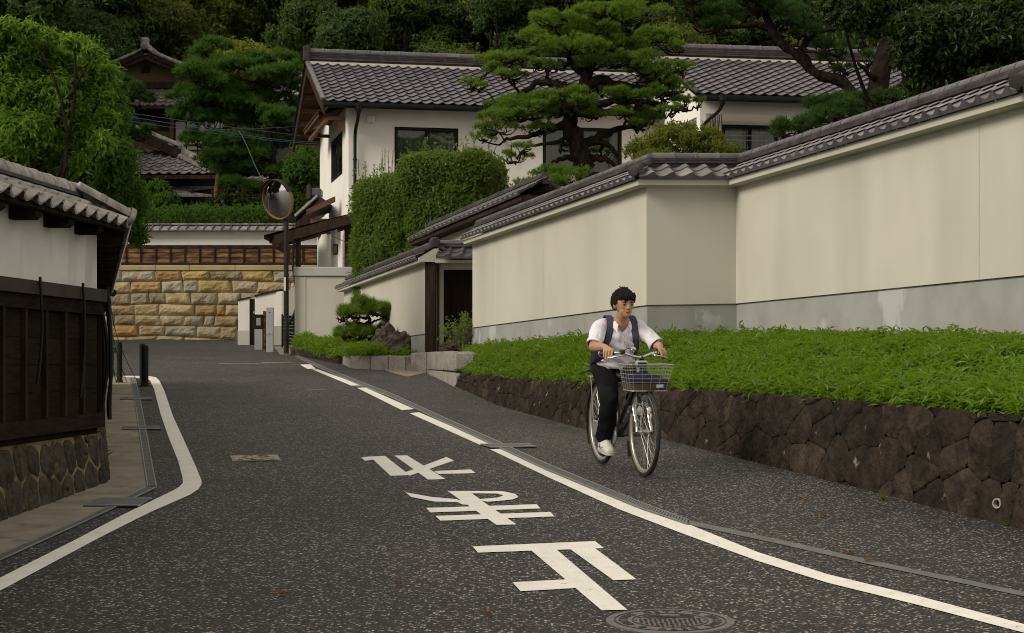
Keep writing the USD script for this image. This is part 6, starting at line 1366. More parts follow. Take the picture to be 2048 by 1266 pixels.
lp = lumps_px([(40, 105, 70, 50), (110, 130, 60, 45), (30, 190, 80, 60), (120, 200, 60, 60), (50, 270, 75, 60), (150, 260, 60, 60), (30, 330, 70, 50), (110, 320, 70, 50), (0, 80, 40, 30), (175, 150, 40, 40), (-40, 230, 70, 110)], y, .7, rng)
lp += lumps_px([(lx, ly, 24, 20) for lx, ly in ((15, 52, ), (60, 62), (100, 78), (150, 88), (185, 108), (210, 150), (205, 190), (215, 240), (205, 285), (60, 150), (100, 240), (20, 250), (160, 330), (70, 300))], y - .5, .5, rng)
lp = [(c_, r_ * A(.86, .86, .86)) for c_, r_ in lp]
broad_tree('bright_tree', 'bright yellow-green broadleaf tree filling the left edge above the tiled wall', A(X(20, y), y, .9), lp, 'leaf_bright', 6200, 6, .125, .043, rng, .13, .12, top=W(60, 200, y))
y = 30.5
lp = lumps_px([(120, 95, 40, 20), (165, 105, 45, 28), (200, 160, 38, 48), (215, 235, 42, 55), (190, 300, 60, 60), (235, 330, 40, 50), (215, 400, 55, 55), (262, 400, 30, 50), (250, 455, 35, 35), (275, 470, 18, 20), (180, 200, 50, 60), (150, 350, 60, 60)], y, .7, rng)
broad_tree('mid_green_tree', 'deeper green broadleaf tree behind the bright one, hanging over the far wall', A(X(190, y), y, 1.0), lp, 'leaf_mid', 5200, 6, .13, .042, rng, .13, .38, top=W(190, 230, y))
y = 20.5
lp = lumps_px([(1690, 15, 50, 40), (1760, 30, 60, 40), (1850, 60, 70, 50), (1930, 60, 70, 60), (2010, 40, 70, 60), (1870, 120, 60, 40), (1940, 130, 60, 35), (2020, 100, 60, 35), (1840, 165, 30, 18), (1800, -5, 80, 40), (1900, 0, 90, 45), (2020, -10, 80, 50), (2090, 60, 60, 70), (1980, 150, 40, 14), (1815, 110, 30, 30)], y, .8, rng)
broad_tree('dark_evergreen', 'dark glossy evergreen tree filling the top right corner above the wall', A(X(1900, y) + .6, y + 1.3, 1.2), lp, 'leaf_dark', 9500, 7, .085, .040, rng, .10, .2, top=W(1880, 60, y), spread=.06)
t_ = thing('scaly_pine', 'thick scaly pine trunk leaning right beside the curving pine', 'pine tree', W(1745, 290, 24.6))
Pl = spline(np.array([W(1742, 320, 24.6), W(1750, 210, 24.6), W(1764, 130, 24.6), W(1779, 85, 24.7), W(1800, 40, 24.8), W(1818, -60, 25)]), 22)
obj('trunk', tube(Pl + rng.normal(size=Pl.shape) * .008, np.linspace(.165, .11, 22), 14), M['bark'], t_, smooth=True)
for pts in ([W(1757, 165, 24.6), W(1735, 145, 24.3), W(1716, 125, 24.1)], [W(1772, 118, 24.6), W(1800, 128, 24.4), W(1830, 118, 24.3), W(1850, 122, 24.2)], [W(1790, 62, 24.7), W(1840, 62, 24.4), W(1900, 45, 24)]): obj('branch', limb(pts, .05, .02, 12, 8, .008, rng), M['bark'], t_, smooth=True)
# maple bush above the return of the wall
y = 24.6
lp = lumps_px([(1290, 300, 42, 26), (1340, 285, 55, 30), (1400, 290, 50, 32), (1440, 305, 30, 22), (1350, 262, 40, 18), (1310, 318, 50, 20), (1390, 320, 60, 20), (1470, 300, 14, 8), (1420, 268, 26, 14)], y, .5, rng)
broad_tree('maple_bush', 'yellow-green maple bush peeping over the tiled coping in the middle', A(X(1360, y), y, 1.8), lp, 'leaf_maple', 1500, 9, .062, .026, rng, .05, .1, 'bush', bark='twig', spread=.05)
# clipped hedge
def hedge(name, label, boxes, mat_, dens, L, Wd, rng, cat='hedge', top_sprouts=0):
    """clipped hedge: leaves over rounded blocks; boxes (origin, u, v, w)"""
    o0 = np.mean([b[0] for b in boxes], 0); th = thing(name, label, cat, o0); V = MB(); core = MB()
    for o_, u, v, w in boxes:
        o_, u, v, w = (A(*t) for t in (o_, u, v, w)); lu, lv, lw = (np.linalg.norm(t) for t in (u, v, w)); c = o_ + (u + v + w) / 2
        faces = [(o_, u, w, -unit(v)), (o_ + v, u, w, unit(v)), (o_, v, w, -unit(u)), (o_ + u, v, w, unit(u)), (o_ + w, u, v, unit(w))]
        for fo, fa, fb, fn in faces:
            n = int(dens * np.linalg.norm(np.cross(fa, fb))); a, b = rng.random((2, n)); P = fo + a[:, None] * fa + b[:, None] * fb
            bump = (meshkit.fbm(P * 1.3, 3, 5) - .5) * .62 - .40 * rng.random(n) ** 1.5
            q = P + fn * bump[:, None]
            ea = np.minimum(a, 1 - a) * np.linalg.norm(fa); eb = np.minimum(b, 1 - b) * np.linalg.norm(fb); q -= fn * (.34 * np.exp(-np.minimum(ea, eb) / .22))[:, None]
            D = rng.normal(size=(n, 3)) * .55 + fn * .35; D[:, 2] -= .35; N = np.tile(fn * .8 + UP * .6, (n, 1)) + rng.normal(size=(n, 3)) * .35
            V.add(*leaf_mesh(q, D, N, L * rng.uniform(.65, 1.2, n), Wd * rng.uniform(.8, 1.2, n), .12, .12))
        for s in range(int(lu * lw * 5)):
            e = o_ + u * rng.random() + v * (.25 + .5 * rng.random()) + w * rng.uniform(.3, .9); core.add(limb([e - w * .25, e, e + rng.normal(size=3) * .25], .02, .006, 5, 4))
        if top_sprouts:
            n = int(top_sprouts * lu * lv); P = o_ + w + rng.random((n, 1)) * u + rng.random((n, 1)) * v
            B = np.repeat(P, 7, 0) + np.tile(np.linspace(0, .28, 7), n)[:, None] * UP; D = rng.normal(size=(n * 7, 3)) * .6 + UP * .6
            V.add(*leaf_mesh(B, D, np.tile(UP, (n * 7, 1)) + rng.normal(size=(n * 7, 3)) * .3, L * .9, Wd * .9, .12, .1))
    obj('branches', core, M['twig'], th); obj('foliage', V, M[mat_], th)
    return th
yh = 37.4; a1 = unit(A(.965, -.26, 0)); b1 = A(.26, .965, 0)
oL, oR = A(X(694, 39.3), 39.3, 1.8), A(X(790, 38.0), 38.0, 1.8)
hedge('clipped_hedge', 'tall clipped evergreen hedge block in two steps hiding the lower white house', [(oL, oR - oL + A(.3, -.05, 0), b1 * 1.6, A(0, 0, Z(356, 39) - 1.8)), (oR, A(X(975, 37.2), 37.2, 1.8) - oR, b1 * 1.8, A(0, 0, Z(300, 37.6) - 1.8))], 'leaf_hedge', 1800, .105, .046, rng, top_sprouts=6)
t_ = thing('tall_weeds', 'thin pale flowering stems sticking up behind the left hedge step', 'plant', W(770, 345, 39.6))
mb = MB(); lf = MB()
for px, top in ((718, 318), (731, 322), (748, 328), (762, 305), (770, 297), (777, 303), (783, 300), (766, 315)):
    p, q = W(px, 352, 39.6), W(px + rng.normal() * 2, top, 39.6); mb.add(tube([p, q], [.010, .006], 5)); k = 10
    B = lerp(p, q, .3) + np.linspace(0, 1, k)[:, None] * (q - lerp(p, q, .3)); lf.add(*leaf_mesh(B, rdir(rng, k, .3), np.tile(UP, (k, 1)) + .01, .07, .02))
obj('stem', mb, M['twig'], t_); obj('leaves', lf, M['leaf_maple'], t_)
# low hedge above the far wall
hedge('rear_hedge', 'dark low hedge along the top of the far panelled wall', [((X(255, 57), 56.4, 4.7), (X(560, 57) - X(255, 57), 0, 0), (0, 1.6, 0), (0, 0, Z(412, 57) - 4.7))], 'leaf_mid', 240, .16, .065, rng)
broad_tree('rear_shrub', 'rounded dark shrub between the mirror and the white house', A(X(600, 58), 58, 4.6), lumps_px([(600, 340, 34, 34), (620, 380, 30, 40), (590, 400, 40, 30), (560, 385, 30, 24), (610, 310, 26, 20), (625, 345, 20, 30)], 58, .5, rng), 'leaf_mid', 1500, 7, .17, .07, rng, .08, .3, 'shrub')
broad_tree('old_house_shrub', 'small leafy shrub in front of the lower tiled roof of the old house', A(X(320, 60), 60, 4.7), lumps_px([(315, 380, 26, 20), (335, 398, 22, 14), (305, 405, 26, 14)], 60, .4, rng), 'leaf_mid', 420, 7, .17, .06, rng, .05, .3, 'shrub')
broad_tree('garden_bush', 'dark bush right of the red pine trunk below the shed roof', A(X(470, 59), 59, 4.7), lumps_px([(470, 395, 30, 26), (505, 410, 36, 20), (440, 410, 28, 18), (540, 408, 30, 20)], 59, .5, rng), 'leaf_dark', 1000, 7, .17, .07, rng, .07, .3, 'bush')

# little pine, rocks and shrub by the gate
y = 36.2
pads = [(732, 612, 34, 14, -.1), (700, 626, 32, 13, .1), (760, 624, 36, 13, 0), (720, 628, 36, 12, -.3), (775, 632, 18, 7, -.1), (686, 634, 18, 7, 0), (745, 620, 30, 12, .3), (700, 664, 26, 12, .1), (722, 668, 26, 12, -.1), (752, 662, 16, 8, .1), (690, 672, 18, 8, -.2), (740, 674, 22, 8, 0), (789, 664, 12, 8, .3)]
build_pine('little_pine', 'small clipped pine with an umbrella crown beside the garden rocks', 'pine tree', W(731, 694, y), [(730, 676), (728, 660), (732, 650), (738, 644), (735, 632)], [(.03, [(731, 652), (715, 646), (700, 646), (694, 640)]), (.03, [(738, 646), (755, 640), (775, 634)])], pads, 'pine', y, 1, .15, .009, 420, 14, rng, .2, trunk_r=(.075, .035), pad_thick=1.0)
def rock(name, label, c, r, seed, tilt):
    m = trimesh.creation.icosphere(4); v = np.array(m.vertices); g = np.random.default_rng(seed)
    for k in range(11):          # flat cleavage faces
        n = unit(g.normal(size=3) + tilt * .4); d = g.uniform(.62, .9); s = v @ n; v -= np.maximum(0, s - d)[:, None] * n * .92
    v *= (1 + .13 * (meshkit.fbm(v * 2.6 + seed, 4, seed) - .5) + .10 * np.sin((v @ unit(tilt)) * 17 + 4 * meshkit.noise(v * 2, seed)) * .6)[:, None]
    R_ = trimesh.geometry.align_vectors([0, 0, 1], unit(tilt))[:3, :3]
    v = (v * r) @ R_.T + c; t_ = thing(name, label, 'rock', c * A(1, 1, 0) + A(0, 0, 1.4)); obj('stone', (v, m.faces), M['rock'], t_, smooth=22)
rock('garden_rock', 'tall leaning brown rock right of the little pine', W(768, 692, 35.2), A(.28, .24, .50), 3, A(.45, 0, 1))
rock('garden_rock', 'broad lower rock with slanting ridges in front of the tall one', W(800, 698, 34.3), A(.33, .26, .36), 8, A(-.25, -.2, 1))
rock('garden_rock', 'dark rock behind the bare shrub beside the gate', W(937, 682, 31.6), A(.30, .22, .30), 5, A(.15, 0, 1))
rock('garden_rock', 'small dark rock left below the bare shrub', W(902, 695, 31.0), A(.22, .2, .16), 6, A(.1, 0, 1))
y = 30.4
t_ = thing('azalea_shrub', 'sparse twiggy shrub with few green leaves beside the gate door', 'shrub', W(950, 706, y)); mb = MB(); lf = MB()
ends = [(900, 662), (912, 648), (925, 642), (905, 678), (935, 656), (950, 650), (960, 640), (972, 636), (985, 630), (993, 626), (982, 650), (990, 660), (970, 660), (940, 640), (958, 664), (915, 668), (978, 642), (896, 668), (930, 662), (988, 640)]
for px, py in ends:
    e = W(px, py, y + rng.uniform(-.25, .25)); b = W(948 + rng.normal() * 8, 700, y + rng.normal() * .08); m_ = lerp(b, e, .5) + rng.normal(size=3) * .07 - A(0, 0, .03)
    mb.add(limb([b, m_, e], .014, .005, 9, 5, .008, rng))
    for q in range(3): f_ = e + rdir(rng, 1, .3)[0] * .13; mb.add(limb([lerp(m_, e, .6), lerp(e, f_, .4), f_], .006, .003, 5, 4)); B = f_ + rng.normal(size=(16, 3)) * .05; lf.add(*leaf_mesh(B, rdir(rng, 16, .5), np.tile(UP, (16, 1)) + rng.normal(size=(16, 3)) * .3, .075, .034))
obj('branches', mb, M['twig'], t_); obj('leaves', lf, M['leaf_hedge'], t_)

# ------------------------------------------------------------------ wooded hillside
UPR = np.random.default_rng(81)
def forest_proto(k, h, w, n, L, Wd, seed, droop=.25, pine=False, label='', conif=False):
    g = np.random.default_rng(seed); th = f'/World/{numbered("/World", "forest_tree")}'
    lum = []
    for i in range(16):
        a = g.random() * 6.28; zz = h * g.uniform(.38, .93); rad = w * (.75 * math.sqrt(max(.05, 1 - ((zz / h - .58) / .45) ** 2))) * g.uniform(.3, 1)
        s = w * g.uniform(.32, .52); lum.append((A(math.cos(a) * rad, math.sin(a) * rad, zz), A(s, s, s * .72)))
    cs, rs = np.array([l[0] for l in lum]), np.array([l[1] for l in lum])
    return th, cs, rs, g
FT = []
kinds = [('forest0', 9.5, 3.0, 'dark green broadleaf'), ('forest1', 9.0, 3.2, 'olive green broadleaf'), ('forest2', 10.5, 2.8, 'bluish dark green'), ('forest3', 9.0, 3.4, 'olive brown-green'), ('forest4', 7.0, 2.8, 'yellow-green'), ('forest5', 11.0, 3.2, 'very dark')]
def forest_mesh(k, seed):
    fm, h, w, lab = kinds[k]; g = np.random.default_rng(seed); cs, rs = [], []
    for i in range(18):
        a = g.random() * 6.28; zz = h * g.uniform(.34, .95); rad = w * .78 * math.sqrt(max(.04, 1 - ((zz / h - .60) / .46) ** 2)) * g.uniform(.25, 1); s = w * g.uniform(.30, .50)
        cs.append(A(math.cos(a) * rad, math.sin(a) * rad, zz)); rs.append(A(s, s, s * .68))
    cs, rs = np.array(cs), np.array(rs)
    tr_ = MB().add(limb([A(0, 0, -.8), A(.1, .1, h * .3), A(-.1, .1, h * .6), A(0, 0, h * .9)], .20, .05, 12, 8))
    for c in cs: a = A(0, 0, h * g.uniform(.2, .6)); tr_.add(limb([a, lerp(a, c, .55) + g.normal(size=3) * .25, c], .08, .025, 7, 5))
    return tr_, sprays(cs, rs, 4000, 7, .24, .11, g, .2, .5, .16)
spots = [  # px, distance, kind, scale, label
    (20, 74, 1, .95, 'olive green tree on the hillside at the far left, above the bright tree'),
    (115, 80, 0, 1.0, 'dark hillside tree left of the old house ridge'),
    (175, 72, 2, .85, 'bluish dark tree directly left of the old house gable'),
    (300, 82, 3, 1.1, 'olive brown hillside tree right above the old house roof ridge'),
    (385, 84, 1, 1.0, 'olive tree right of the old house gable top'),
    (455, 80, 3, .9, 'olive brown tree behind the top of the rear pine'),
    (535, 74, 4, 1.1, 'yellow-green maple-like tree above the rear pine, left of the white house ridge'),
    (640, 80, 0, .95, 'dark green tree above the left ridge end of the white house'),
    (730, 76, 2, .9, 'bluish green tree above the white house ridge, left part'),
    (815, 82, 0, 1.05, 'dark tree above the middle of the white house ridge'),
    (890, 76, 3, .85, 'olive brown tree left of the garden pine top'),
    (985, 78, 2, 1.0, 'bluish dark tree behind the left side of the garden pine'),
    (1100, 84, 5, 1.0, 'very dark tree rising behind the garden pine crown'),
    (1230, 82, 5, 1.1, 'very dark tree behind the top of the garden pine'),
    (1345, 78, 1, .85, 'olive tree above the wing roof beside the garden pine'),
    (1450, 82, 0, 1.0, 'dark green tree above the wing ridge, left of the curving trunk'),
    (1590, 76, 3, .9, 'olive brown tree above the wing ridge, right of the curving trunk'),
    (1750, 80, 5, 1.0, 'very dark tree behind the leaning scaly trunk')]
proto = {}
for px, d, k, sc, lab in spots:
    x = X(px, d); loc = (x, d, float(Zh(x, d)) - .3)
    lb = lab
    if k not in proto:
        t_ = thing('hillside_tree', lb, 'tree', (0, 0, 0), 'trees on the hillside'); tm, cm = forest_mesh(k, 90 + k)
        obj('trunk', tm, M['bark'], t_); obj('crown', cm, M[kinds[k][0]], t_)
        proto[k] = (t_, tm, cm); place(t_, loc, UPR.random() * 360, sc)
    else: dup(proto[k][0], loc, UPR.random() * 360, lb, 'trees on the hillside', (sc, sc, sc * UPR.uniform(.9, 1.15)))
path = '/World/' + numbered('/World', 'forest')
pi = UsdGeom.PointInstancer.Define(stage, path); rel = pi.CreatePrototypesRel()
for k in range(6):
    x = UsdGeom.Xform.Define(stage, f'{path}/tree_{k}'); tm, cm = proto[k][1:] if k in proto else forest_mesh(k, 90 + k)
    usdkit.mesh(stage, f'{path}/tree_{k}/trunk', vf(tm), M['bark']); q = usdkit.mesh(stage, f'{path}/tree_{k}/crown', vf(cm), M[kinds[k][0]]); q.CreateDoubleSidedAttr(True); rel.AddTarget(x.GetPath())
pos, idx = [], []
for d in np.arange(86, 172, 4.6):
    for x in np.arange(-.42 * d - 6, .42 * d + 6, 3.9):
        xx, dd = x + UPR.uniform(-1.5, 1.5), d + UPR.uniform(-1.8, 1.8); pos.append((xx, dd, float(Zh(xx, dd)) - .3)); idx.append(UPR.choice(6, p=[.24, .2, .2, .16, .06, .14]))
for d in (36, 43):
    for x in np.arange(-60, -17.5, 3.6): pos.append((x - (4 if d > 40 else 0), d, S * d - .2)); idx.append(UPR.choice(6))
for d in (62, 67, 72, 78):    # beside the old house, out of sight mostly
    for x in np.r_[np.arange(-36, -18, 3.5), np.arange(15, 40, 3.5)]:
        pos.append((x, d, float(Zh(x, d)) - .3)); idx.append(UPR.choice(6))
pos = np.array(pos); n = len(pos); a = UPR.random(n) * 6.28
pi.CreateProtoIndicesAttr(Vt.IntArray.FromNumpy(np.array(idx, np.int32))); pi.CreatePositionsAttr(Vt.Vec3fArray.FromNumpy(pos.astype(np.float32)))
pi.CreateOrientationsAttr(Vt.QuathArray([Gf.Quath(float(math.cos(t / 2)), 0, 0, float(math.sin(t / 2))) for t in a]))
s = UPR.uniform(.8, 1.25, n); pi.CreateScalesAttr(Vt.Vec3fArray.FromNumpy(np.c_[s, s, s * UPR.uniform(.9, 1.2, n)].astype(np.float32)))
custom(pi.GetPrim(), 'dark dense forest covering the hillside behind the nearer hillside trees', None, None, 'stuff')
# ------------------------------------------------------------------ bicycle and rider: local frame X forward, Y to the rider's left, Z up
pf, pr_ = A(1.012, 13.45, 0), A(.742, 14.47, 0)
pf[2], pr_[2] = Zg(pf[0], pf[1]), Zg(pr_[0], pr_[1])
bx_ = unit(pf - pr_); by_ = unit(np.cross(A(0, 0, 1), bx_)); bz_ = np.cross(bx_, by_); BO = (pf + pr_) / 2 + A(0, 0, .004)
BF = frame(BO, bx_, by_, bz_)
def B(m): return xform(m, BF)
chrome = mat('bicycle_chrome', (0.50, 0.50, 0.49), None, 5, 0.22, 0.5, metallic=0.9); alu = mat('bicycle_aluminium', (0.42, 0.42, 0.41), None, 5, 0.38, 0.5, metallic=0.7)
rubber = mat('tyre_rubber', (0.016, 0.015, 0.014), (0.03, 0.028, 0.026), 20, 0.75, 0.3); blackp = mat('black_plastic', (0.014, 0.014, 0.015), None, 5, 0.5, 0.4)
framem = mat('dark_frame_paint', (0.022, 0.024, 0.028), None, 5, 0.3, 0.5); tan = mat('tan_tyre_wall', (0.20, 0.145, 0.095), None, 5, 0.8); wire_m = mat('basket_wire', (0.36, 0.35, 0.31), None, 5, 0.4, 0.5, metallic=0.5)
trayb = mat('basket_tray_brown', (0.06, 0.042, 0.028), (0.085, 0.06, 0.04), 6, 0.55)
WR, XF, XR = .345, .53, -.53
bike = thing('bicycle', 'city bicycle with wire front basket ridden towards the camera in the side lane', 'bicycle', BO)
def torus(c, R, r, n=48, k=8, ax=1):
    a = np.arange(n) / n * 2 * np.pi; b = np.arange(k) / k * 2 * np.pi
    P = np.array([[c[0] + (R + r * math.cos(q)) * math.cos(p), c[1] + r * math.sin(q), c[2] + (R + r * math.cos(q)) * math.sin(p)] for p in a for q in b]); f = []
    i, j = np.meshgrid(np.arange(n), np.arange(k), indexing='ij'); i, j = i.ravel(), j.ravel()
    q = np.c_[i * k + j, ((i + 1) % n) * k + j, ((i + 1) % n) * k + (j + 1) % k, i * k + (j + 1) % k]
    return P, np.vstack([q[:, [0, 1, 2]], q[:, [0, 2, 3]]])
def wheel(name, x, rot):
    c = A(x, 0, WR); w = obj(name, B(torus(c, WR - .019, .019)), rubber, bike, smooth=True)
    obj('tyre_wall', B(torus(c, WR - .034, .0145)), tan, w, smooth=True)
    obj('rim', B(torus(c, WR - .046, .0115, 48, 6)), alu, w, smooth=True)
    sp = MB()
    for k in range(32):
        a = k / 32 * 2 * math.pi + rot; s = 1 if k % 2 else -1; b = a + (.5 if k % 4 < 2 else -.5)
        sp.add(cyl(c + A(math.cos(b) * .022, s * .026, math.sin(b) * .022), c + A(math.cos(a) * (WR - .05), 0, math.sin(a) * (WR - .05)), .0011, 4))
    obj('spokes', B(sp), alu, w)
    obj('hub', B(lathe([(0, -.05), (.012, -.05), (.012, -.035), (.026, -.03), (.018, -.02), (.020, .02), (.026, .03), (.012, .035), (.012, .05), (0, .05)], 16, c, (0, 1, 0))), alu, w, smooth=40)
    a = .9 + rot; q = c + A(math.cos(a), 0, math.sin(a)) * .2
    obj('reflector', B(lathe([(0, -.008), (.03, -.006), (.03, .006), (0, .008)], 12, q, (0, 1, 0))), mat('reflector_pale', (0.5, 0.45, 0.36)) if name == 'front_wheel' else trayb, w)
wheel('front_wheel', XF, .1); wheel('rear_wheel', XR, .45)
def fender(x, a0, a1, m, nm):
    t = np.radians(np.linspace(a0, a1, 26)); u = np.linspace(-1, 1, 7)
    P = np.stack([np.stack([A(x, 0, WR) + (WR + .022 - .012 * q * q) * A(math.cos(p), 0, math.sin(p)) + A(0, q * .026, 0) for q in u]) for p in t]); obj(nm, B(grid(P)), m, bike, smooth=True)
fender(XF, 62, 150, framem, 'mudguard'); fender(XR, 20, 215, framem, 'mudguard')
head_b, head_t = A(.405, 0, .56), A(.365, 0, .78)
BBk = A(-.06, 0, .28); seat_t = A(-.205, 0, .70)
fr = MB()
for p, q, r in ((head_t - A(0, 0, .03), BBk + A(0, 0, .10), .017), (head_b + A(0, 0, .03), BBk, .021), (BBk, seat_t, .016)): fr.add(cyl(p, q, r, 12))
fr.add(cyl(head_b, head_t, .021, 12)); fr.add(cyl(BBk - A(0, .036, 0), BBk + A(0, .036, 0), .022, 12))
for s in (-1, 1):
    fr.add(cyl(BBk + A(0, s * .02, 0), A(XR, s * .062, WR), .010, 8)); fr.add(cyl(seat_t - A(0, -s * .012, .06), A(XR, s * .062, WR), .008, 8))
obj('frame', B(fr), framem, bike, smooth=40)
fk = MB(); 
for s in (-1, 1): fk.add(tube(spline(np.array([head_b + A(.0, s * .012, 0), A(.425, s * .05, .54), A(.465, s * .056, .46), A(.50, s * .056, .40), A(XF, s * .056, WR)]), 14), np.linspace(.014, .010, 14), 10))
fk.add(cyl(head_b + A(0, -.05, -.01), head_b + A(0, .05, -.01), .016, 10))
obj('fork', B(fk), chrome, bike, smooth=40)
obj('fork_reflector', B(lathe([(0, .012), (.026, .008), (.026, -.004), (0, -.004)], 14, A(.475, .066, .46), (.3, 1, 0))), mat('reflector_white', (.55, .55, .53), None, 5, .3), bike)
stem_t = A(.345, 0, .90); obj('stem', B(tube([head_t, stem_t, stem_t + A(.04, 0, .012)], .0125, 10)), chrome, bike, smooth=40)
GRP = {s: (A(.335, s * .165, .945), A(.265, s * .265, .935)) for s in (-1, 1)}
hb = spline(np.array([GRP[-1][1], GRP[-1][0], A(.375, -.09, .935), A(.385, 0, .912), A(.375, .09, .935), GRP[1][0], GRP[1][1]]), 40)
obj('handlebar', B(tube(hb, .0115, 10)), chrome, bike, smooth=True)
for s in (-1, 1):
    g0 = lerp(GRP[s][0], GRP[s][1], .15); obj('grip', B(tube([g0, GRP[s][1], GRP[s][1] + unit(GRP[s][1] - g0) * .012], [.0165, .0175, .012], 12)), blackp, bike, smooth=40)
    obj('brake_lever', B(tube(spline(np.array([A(.375, s * .12, .93), A(.405, s * .15, .925), A(.385, s * .20, .915), A(.345, s * .245, .905)]), 12), [.010, .009, .007, .006, .006, .006, .006, .006, .006, .006, .006, .006], 8)), chrome, bike, smooth=True)
    obj('brake_cable', B(tube(spline(np.array([A(.395, s * .14, .93), A(.47, s * .10, .985), A(.47, s * .03, .95), A(.42, s * .01, .75)]), 20), .0028, 5)), blackp, bike)
obj('bell', B(lathe([(0, .03), (.014, .028), (.024, .016), (.026, 0), (.020, -.006), (.006, -.02)], 16, A(.375, -.045, .965), (.1, 0, 1))), chrome, bike, smooth=True)
obj('shifter', B(bbox((.365, -.13, .955), (.05, .04, .035), .01)), blackp, bike)
# basket
bt, bb_ = .865, .665; tf = [(.70, -.185), (.70, .185), (.40, .185), (.40, -.185)]; bf = [(.655, -.145), (.655, .145), (.425, .145), (.425, -.145)]
def ringpts(t, n=9): 
    c = [A(*lerp(b, a, t), bb_ + (bt - bb_) * t) for a, b in zip(tf, bf)]; out = []
    for i in range(4):
        p, q = c[i], c[(i + 1) % 4]; L = np.linalg.norm(q - p); 
        for k in range(n): out.append(lerp(p, q, (k + .5) / n))
    out = np.array(out); m = (np.roll(out, 1, 0) + np.roll(out, -1, 0)) / 2
    return lerp(out, m, .35)
bk = MB(); 
for t in (.32, .48, .63, .78, .90): rp_ = ringpts(t); bk.add(tube(np.vstack([rp_, rp_[:1]]), .0016, 5, cap=False))
for i in range(0, 36, 2): bk.add(tube([ringpts(.0)[i], ringpts(1.0)[i]], .0014, 5))
obj('basket', B(bk), wire_m, bike)
rp_ = ringpts(1.0); obj('basket_rim', B(tube(np.vstack([rp_, rp_[:1]]), .0036, 8, cap=False)), wire_m, bike, smooth=True)
r0, r1, r2 = ringpts(0.0), ringpts(.28), ringpts(.29); n = len(r0); k = np.arange(n); kn = (k + 1) % n
cen = r0.mean(0); Vt_ = np.vstack([r0, r1, r1 * A(1, 1, 1) + (cen - r1) * A(.03, .03, 0), cen]); 
obj('basket_tray', B((Vt_, np.vstack([np.c_[k, kn, kn + n], np.c_[k, kn + n, k + n], np.c_[k + n, kn + n, kn + 2 * n], np.c_[k + n, kn + 2 * n, k + 2 * n], np.c_[kn, k, np.full(n, 3 * n)]]))), trayb, bike)
rr0 = ringpts(.0); obj('basket_tray_rim', B(tube(np.vstack([rr0, rr0[:1]]), .0045, 6, cap=False)), wire_m, bike)
obj('basket_badge', B(pbox((.669, .045, .690), (.0, .055, 0), (.003, 0, .012 * .3), (.003, 0, .022))), mat('badge_blue', (0.30, 0.42, 0.55), (0.6, 0.6, 0.6), 40, 0.4), bike)
obj('basket_stay', B(tube([A(.44, -.03, .67), A(.47, -.05, .52), A(XF, -.07, WR)], .004, 6)), wire_m, bike); obj('basket_stay', B(tube([A(.44, .03, .67), A(.47, .05, .52), A(XF, .07, WR)], .004, 6)), wire_m, bike)
obj('headlight', B(lathe([(0, .05), (.026, .045), (.030, .02), (.018, -.03), (0, -.04)], 14, A(.50, .0, .615), (1, 0, -.1))), alu, bike, smooth=40)
obj('basket_lock', B(bbox((.47, -.01, .865), (.05, .10, .05), .012)), alu, bike); obj('lock_window', B(bbox((.497, -.01, .868), (.006, .07, .022), .004)), blackp, bike)
# saddle, carrier, drive
sd_ = Manifold.batch_hull([Manifold.sphere(r, 16).translate(list(p)) for r, p in ((.028, (-.06, 0, .745)), (.045, (-.22, -.075, .75)), (.045, (-.22, .075, .75)))]); obj('saddle', B(sd_), blackp, bike, smooth=40)
obj('seat_post', B(cyl(seat_t - A(0, 0, .04), A(-.215, 0, .75), .0125)), chrome, bike)
cr = MB()
for s in (-1, 1): cr.add(tube(spline(np.array([A(-.30, s * .05, .72), A(-.60, s * .065, .72), A(-.72, s * .06, .715)]), 8), .005, 6)); cr.add(tube([A(-.64, s * .066, .72), A(XR - .01, s * .07, WR)], .0045, 6))
for x in (-.36, -.48, -.60, -.71): cr.add(tube([A(x, -.06, .72), A(x, .06, .72)], .004, 6))
obj('rear_carrier', B(cr), wire_m, bike)
obj('chain_case', B(bbox((-.28, -.065, .30), (.56, .02, .13), .03)), alu, bike); obj('chainring', B(lathe([(0, .012), (.085, .01), (.09, 0), (.085, -.01), (0, -.012)], 24, A(-.06, -.062, .28), (0, 1, 0))), alu, bike, smooth=40)
PEDR, PEDL = A(-.035, -.125, .125), A(-.085, .125, .435)
for P_, s in ((PEDR, -1), (PEDL, 1)):
    obj('crank', B(tube([A(-.06, s * .085, .28), A(P_[0], s * .09, P_[2])], .010, 8)), alu, bike); obj('pedal', B(bbox(P_, (.09, .085, .024), .006)), blackp, bike)
obj('kick_stand', B(tube([A(XR + .02, .075, WR - .03), A(-.30, .10, .25), A(-.16, .11, .27)], .008, 6)), blackp, bike)
obj('mud_flap', B(pbox((.232, -.03, .13), (.008, 0, .0), (0, .06, 0), (-.03, 0, .12))), blackp, bike)
# school bag in the basket
bag_m = mat('navy_cloth', (0.012, 0.013, 0.032), (0.020, 0.022, 0.050), 12, 0.85, 0.15)
t_ = thing('basket_bag', 'navy blue cloth bag lying in the bicycle basket', 'bag', BO + bz_ * .7)
hb_ = Manifold.batch_hull([Manifold.sphere(r, 16).translate(list(p)) for r, p in ((.03, (.615, -.12, .735)), (.03, (.615, .135, .725)), (.035, (.47, -.12, .745)), (.035, (.47, .13, .74)), (.045, (.545, -.05, .765)), (.03, (.545, .11, .745)))]); obj('bag_body', B(hb_), bag_m, t_, smooth=50)
obj('bag_seam', B(tube([A(.645, -.12, .737), A(.648, .0, .74), A(.645, .135, .728)], .004, 6)), blackp, t_)

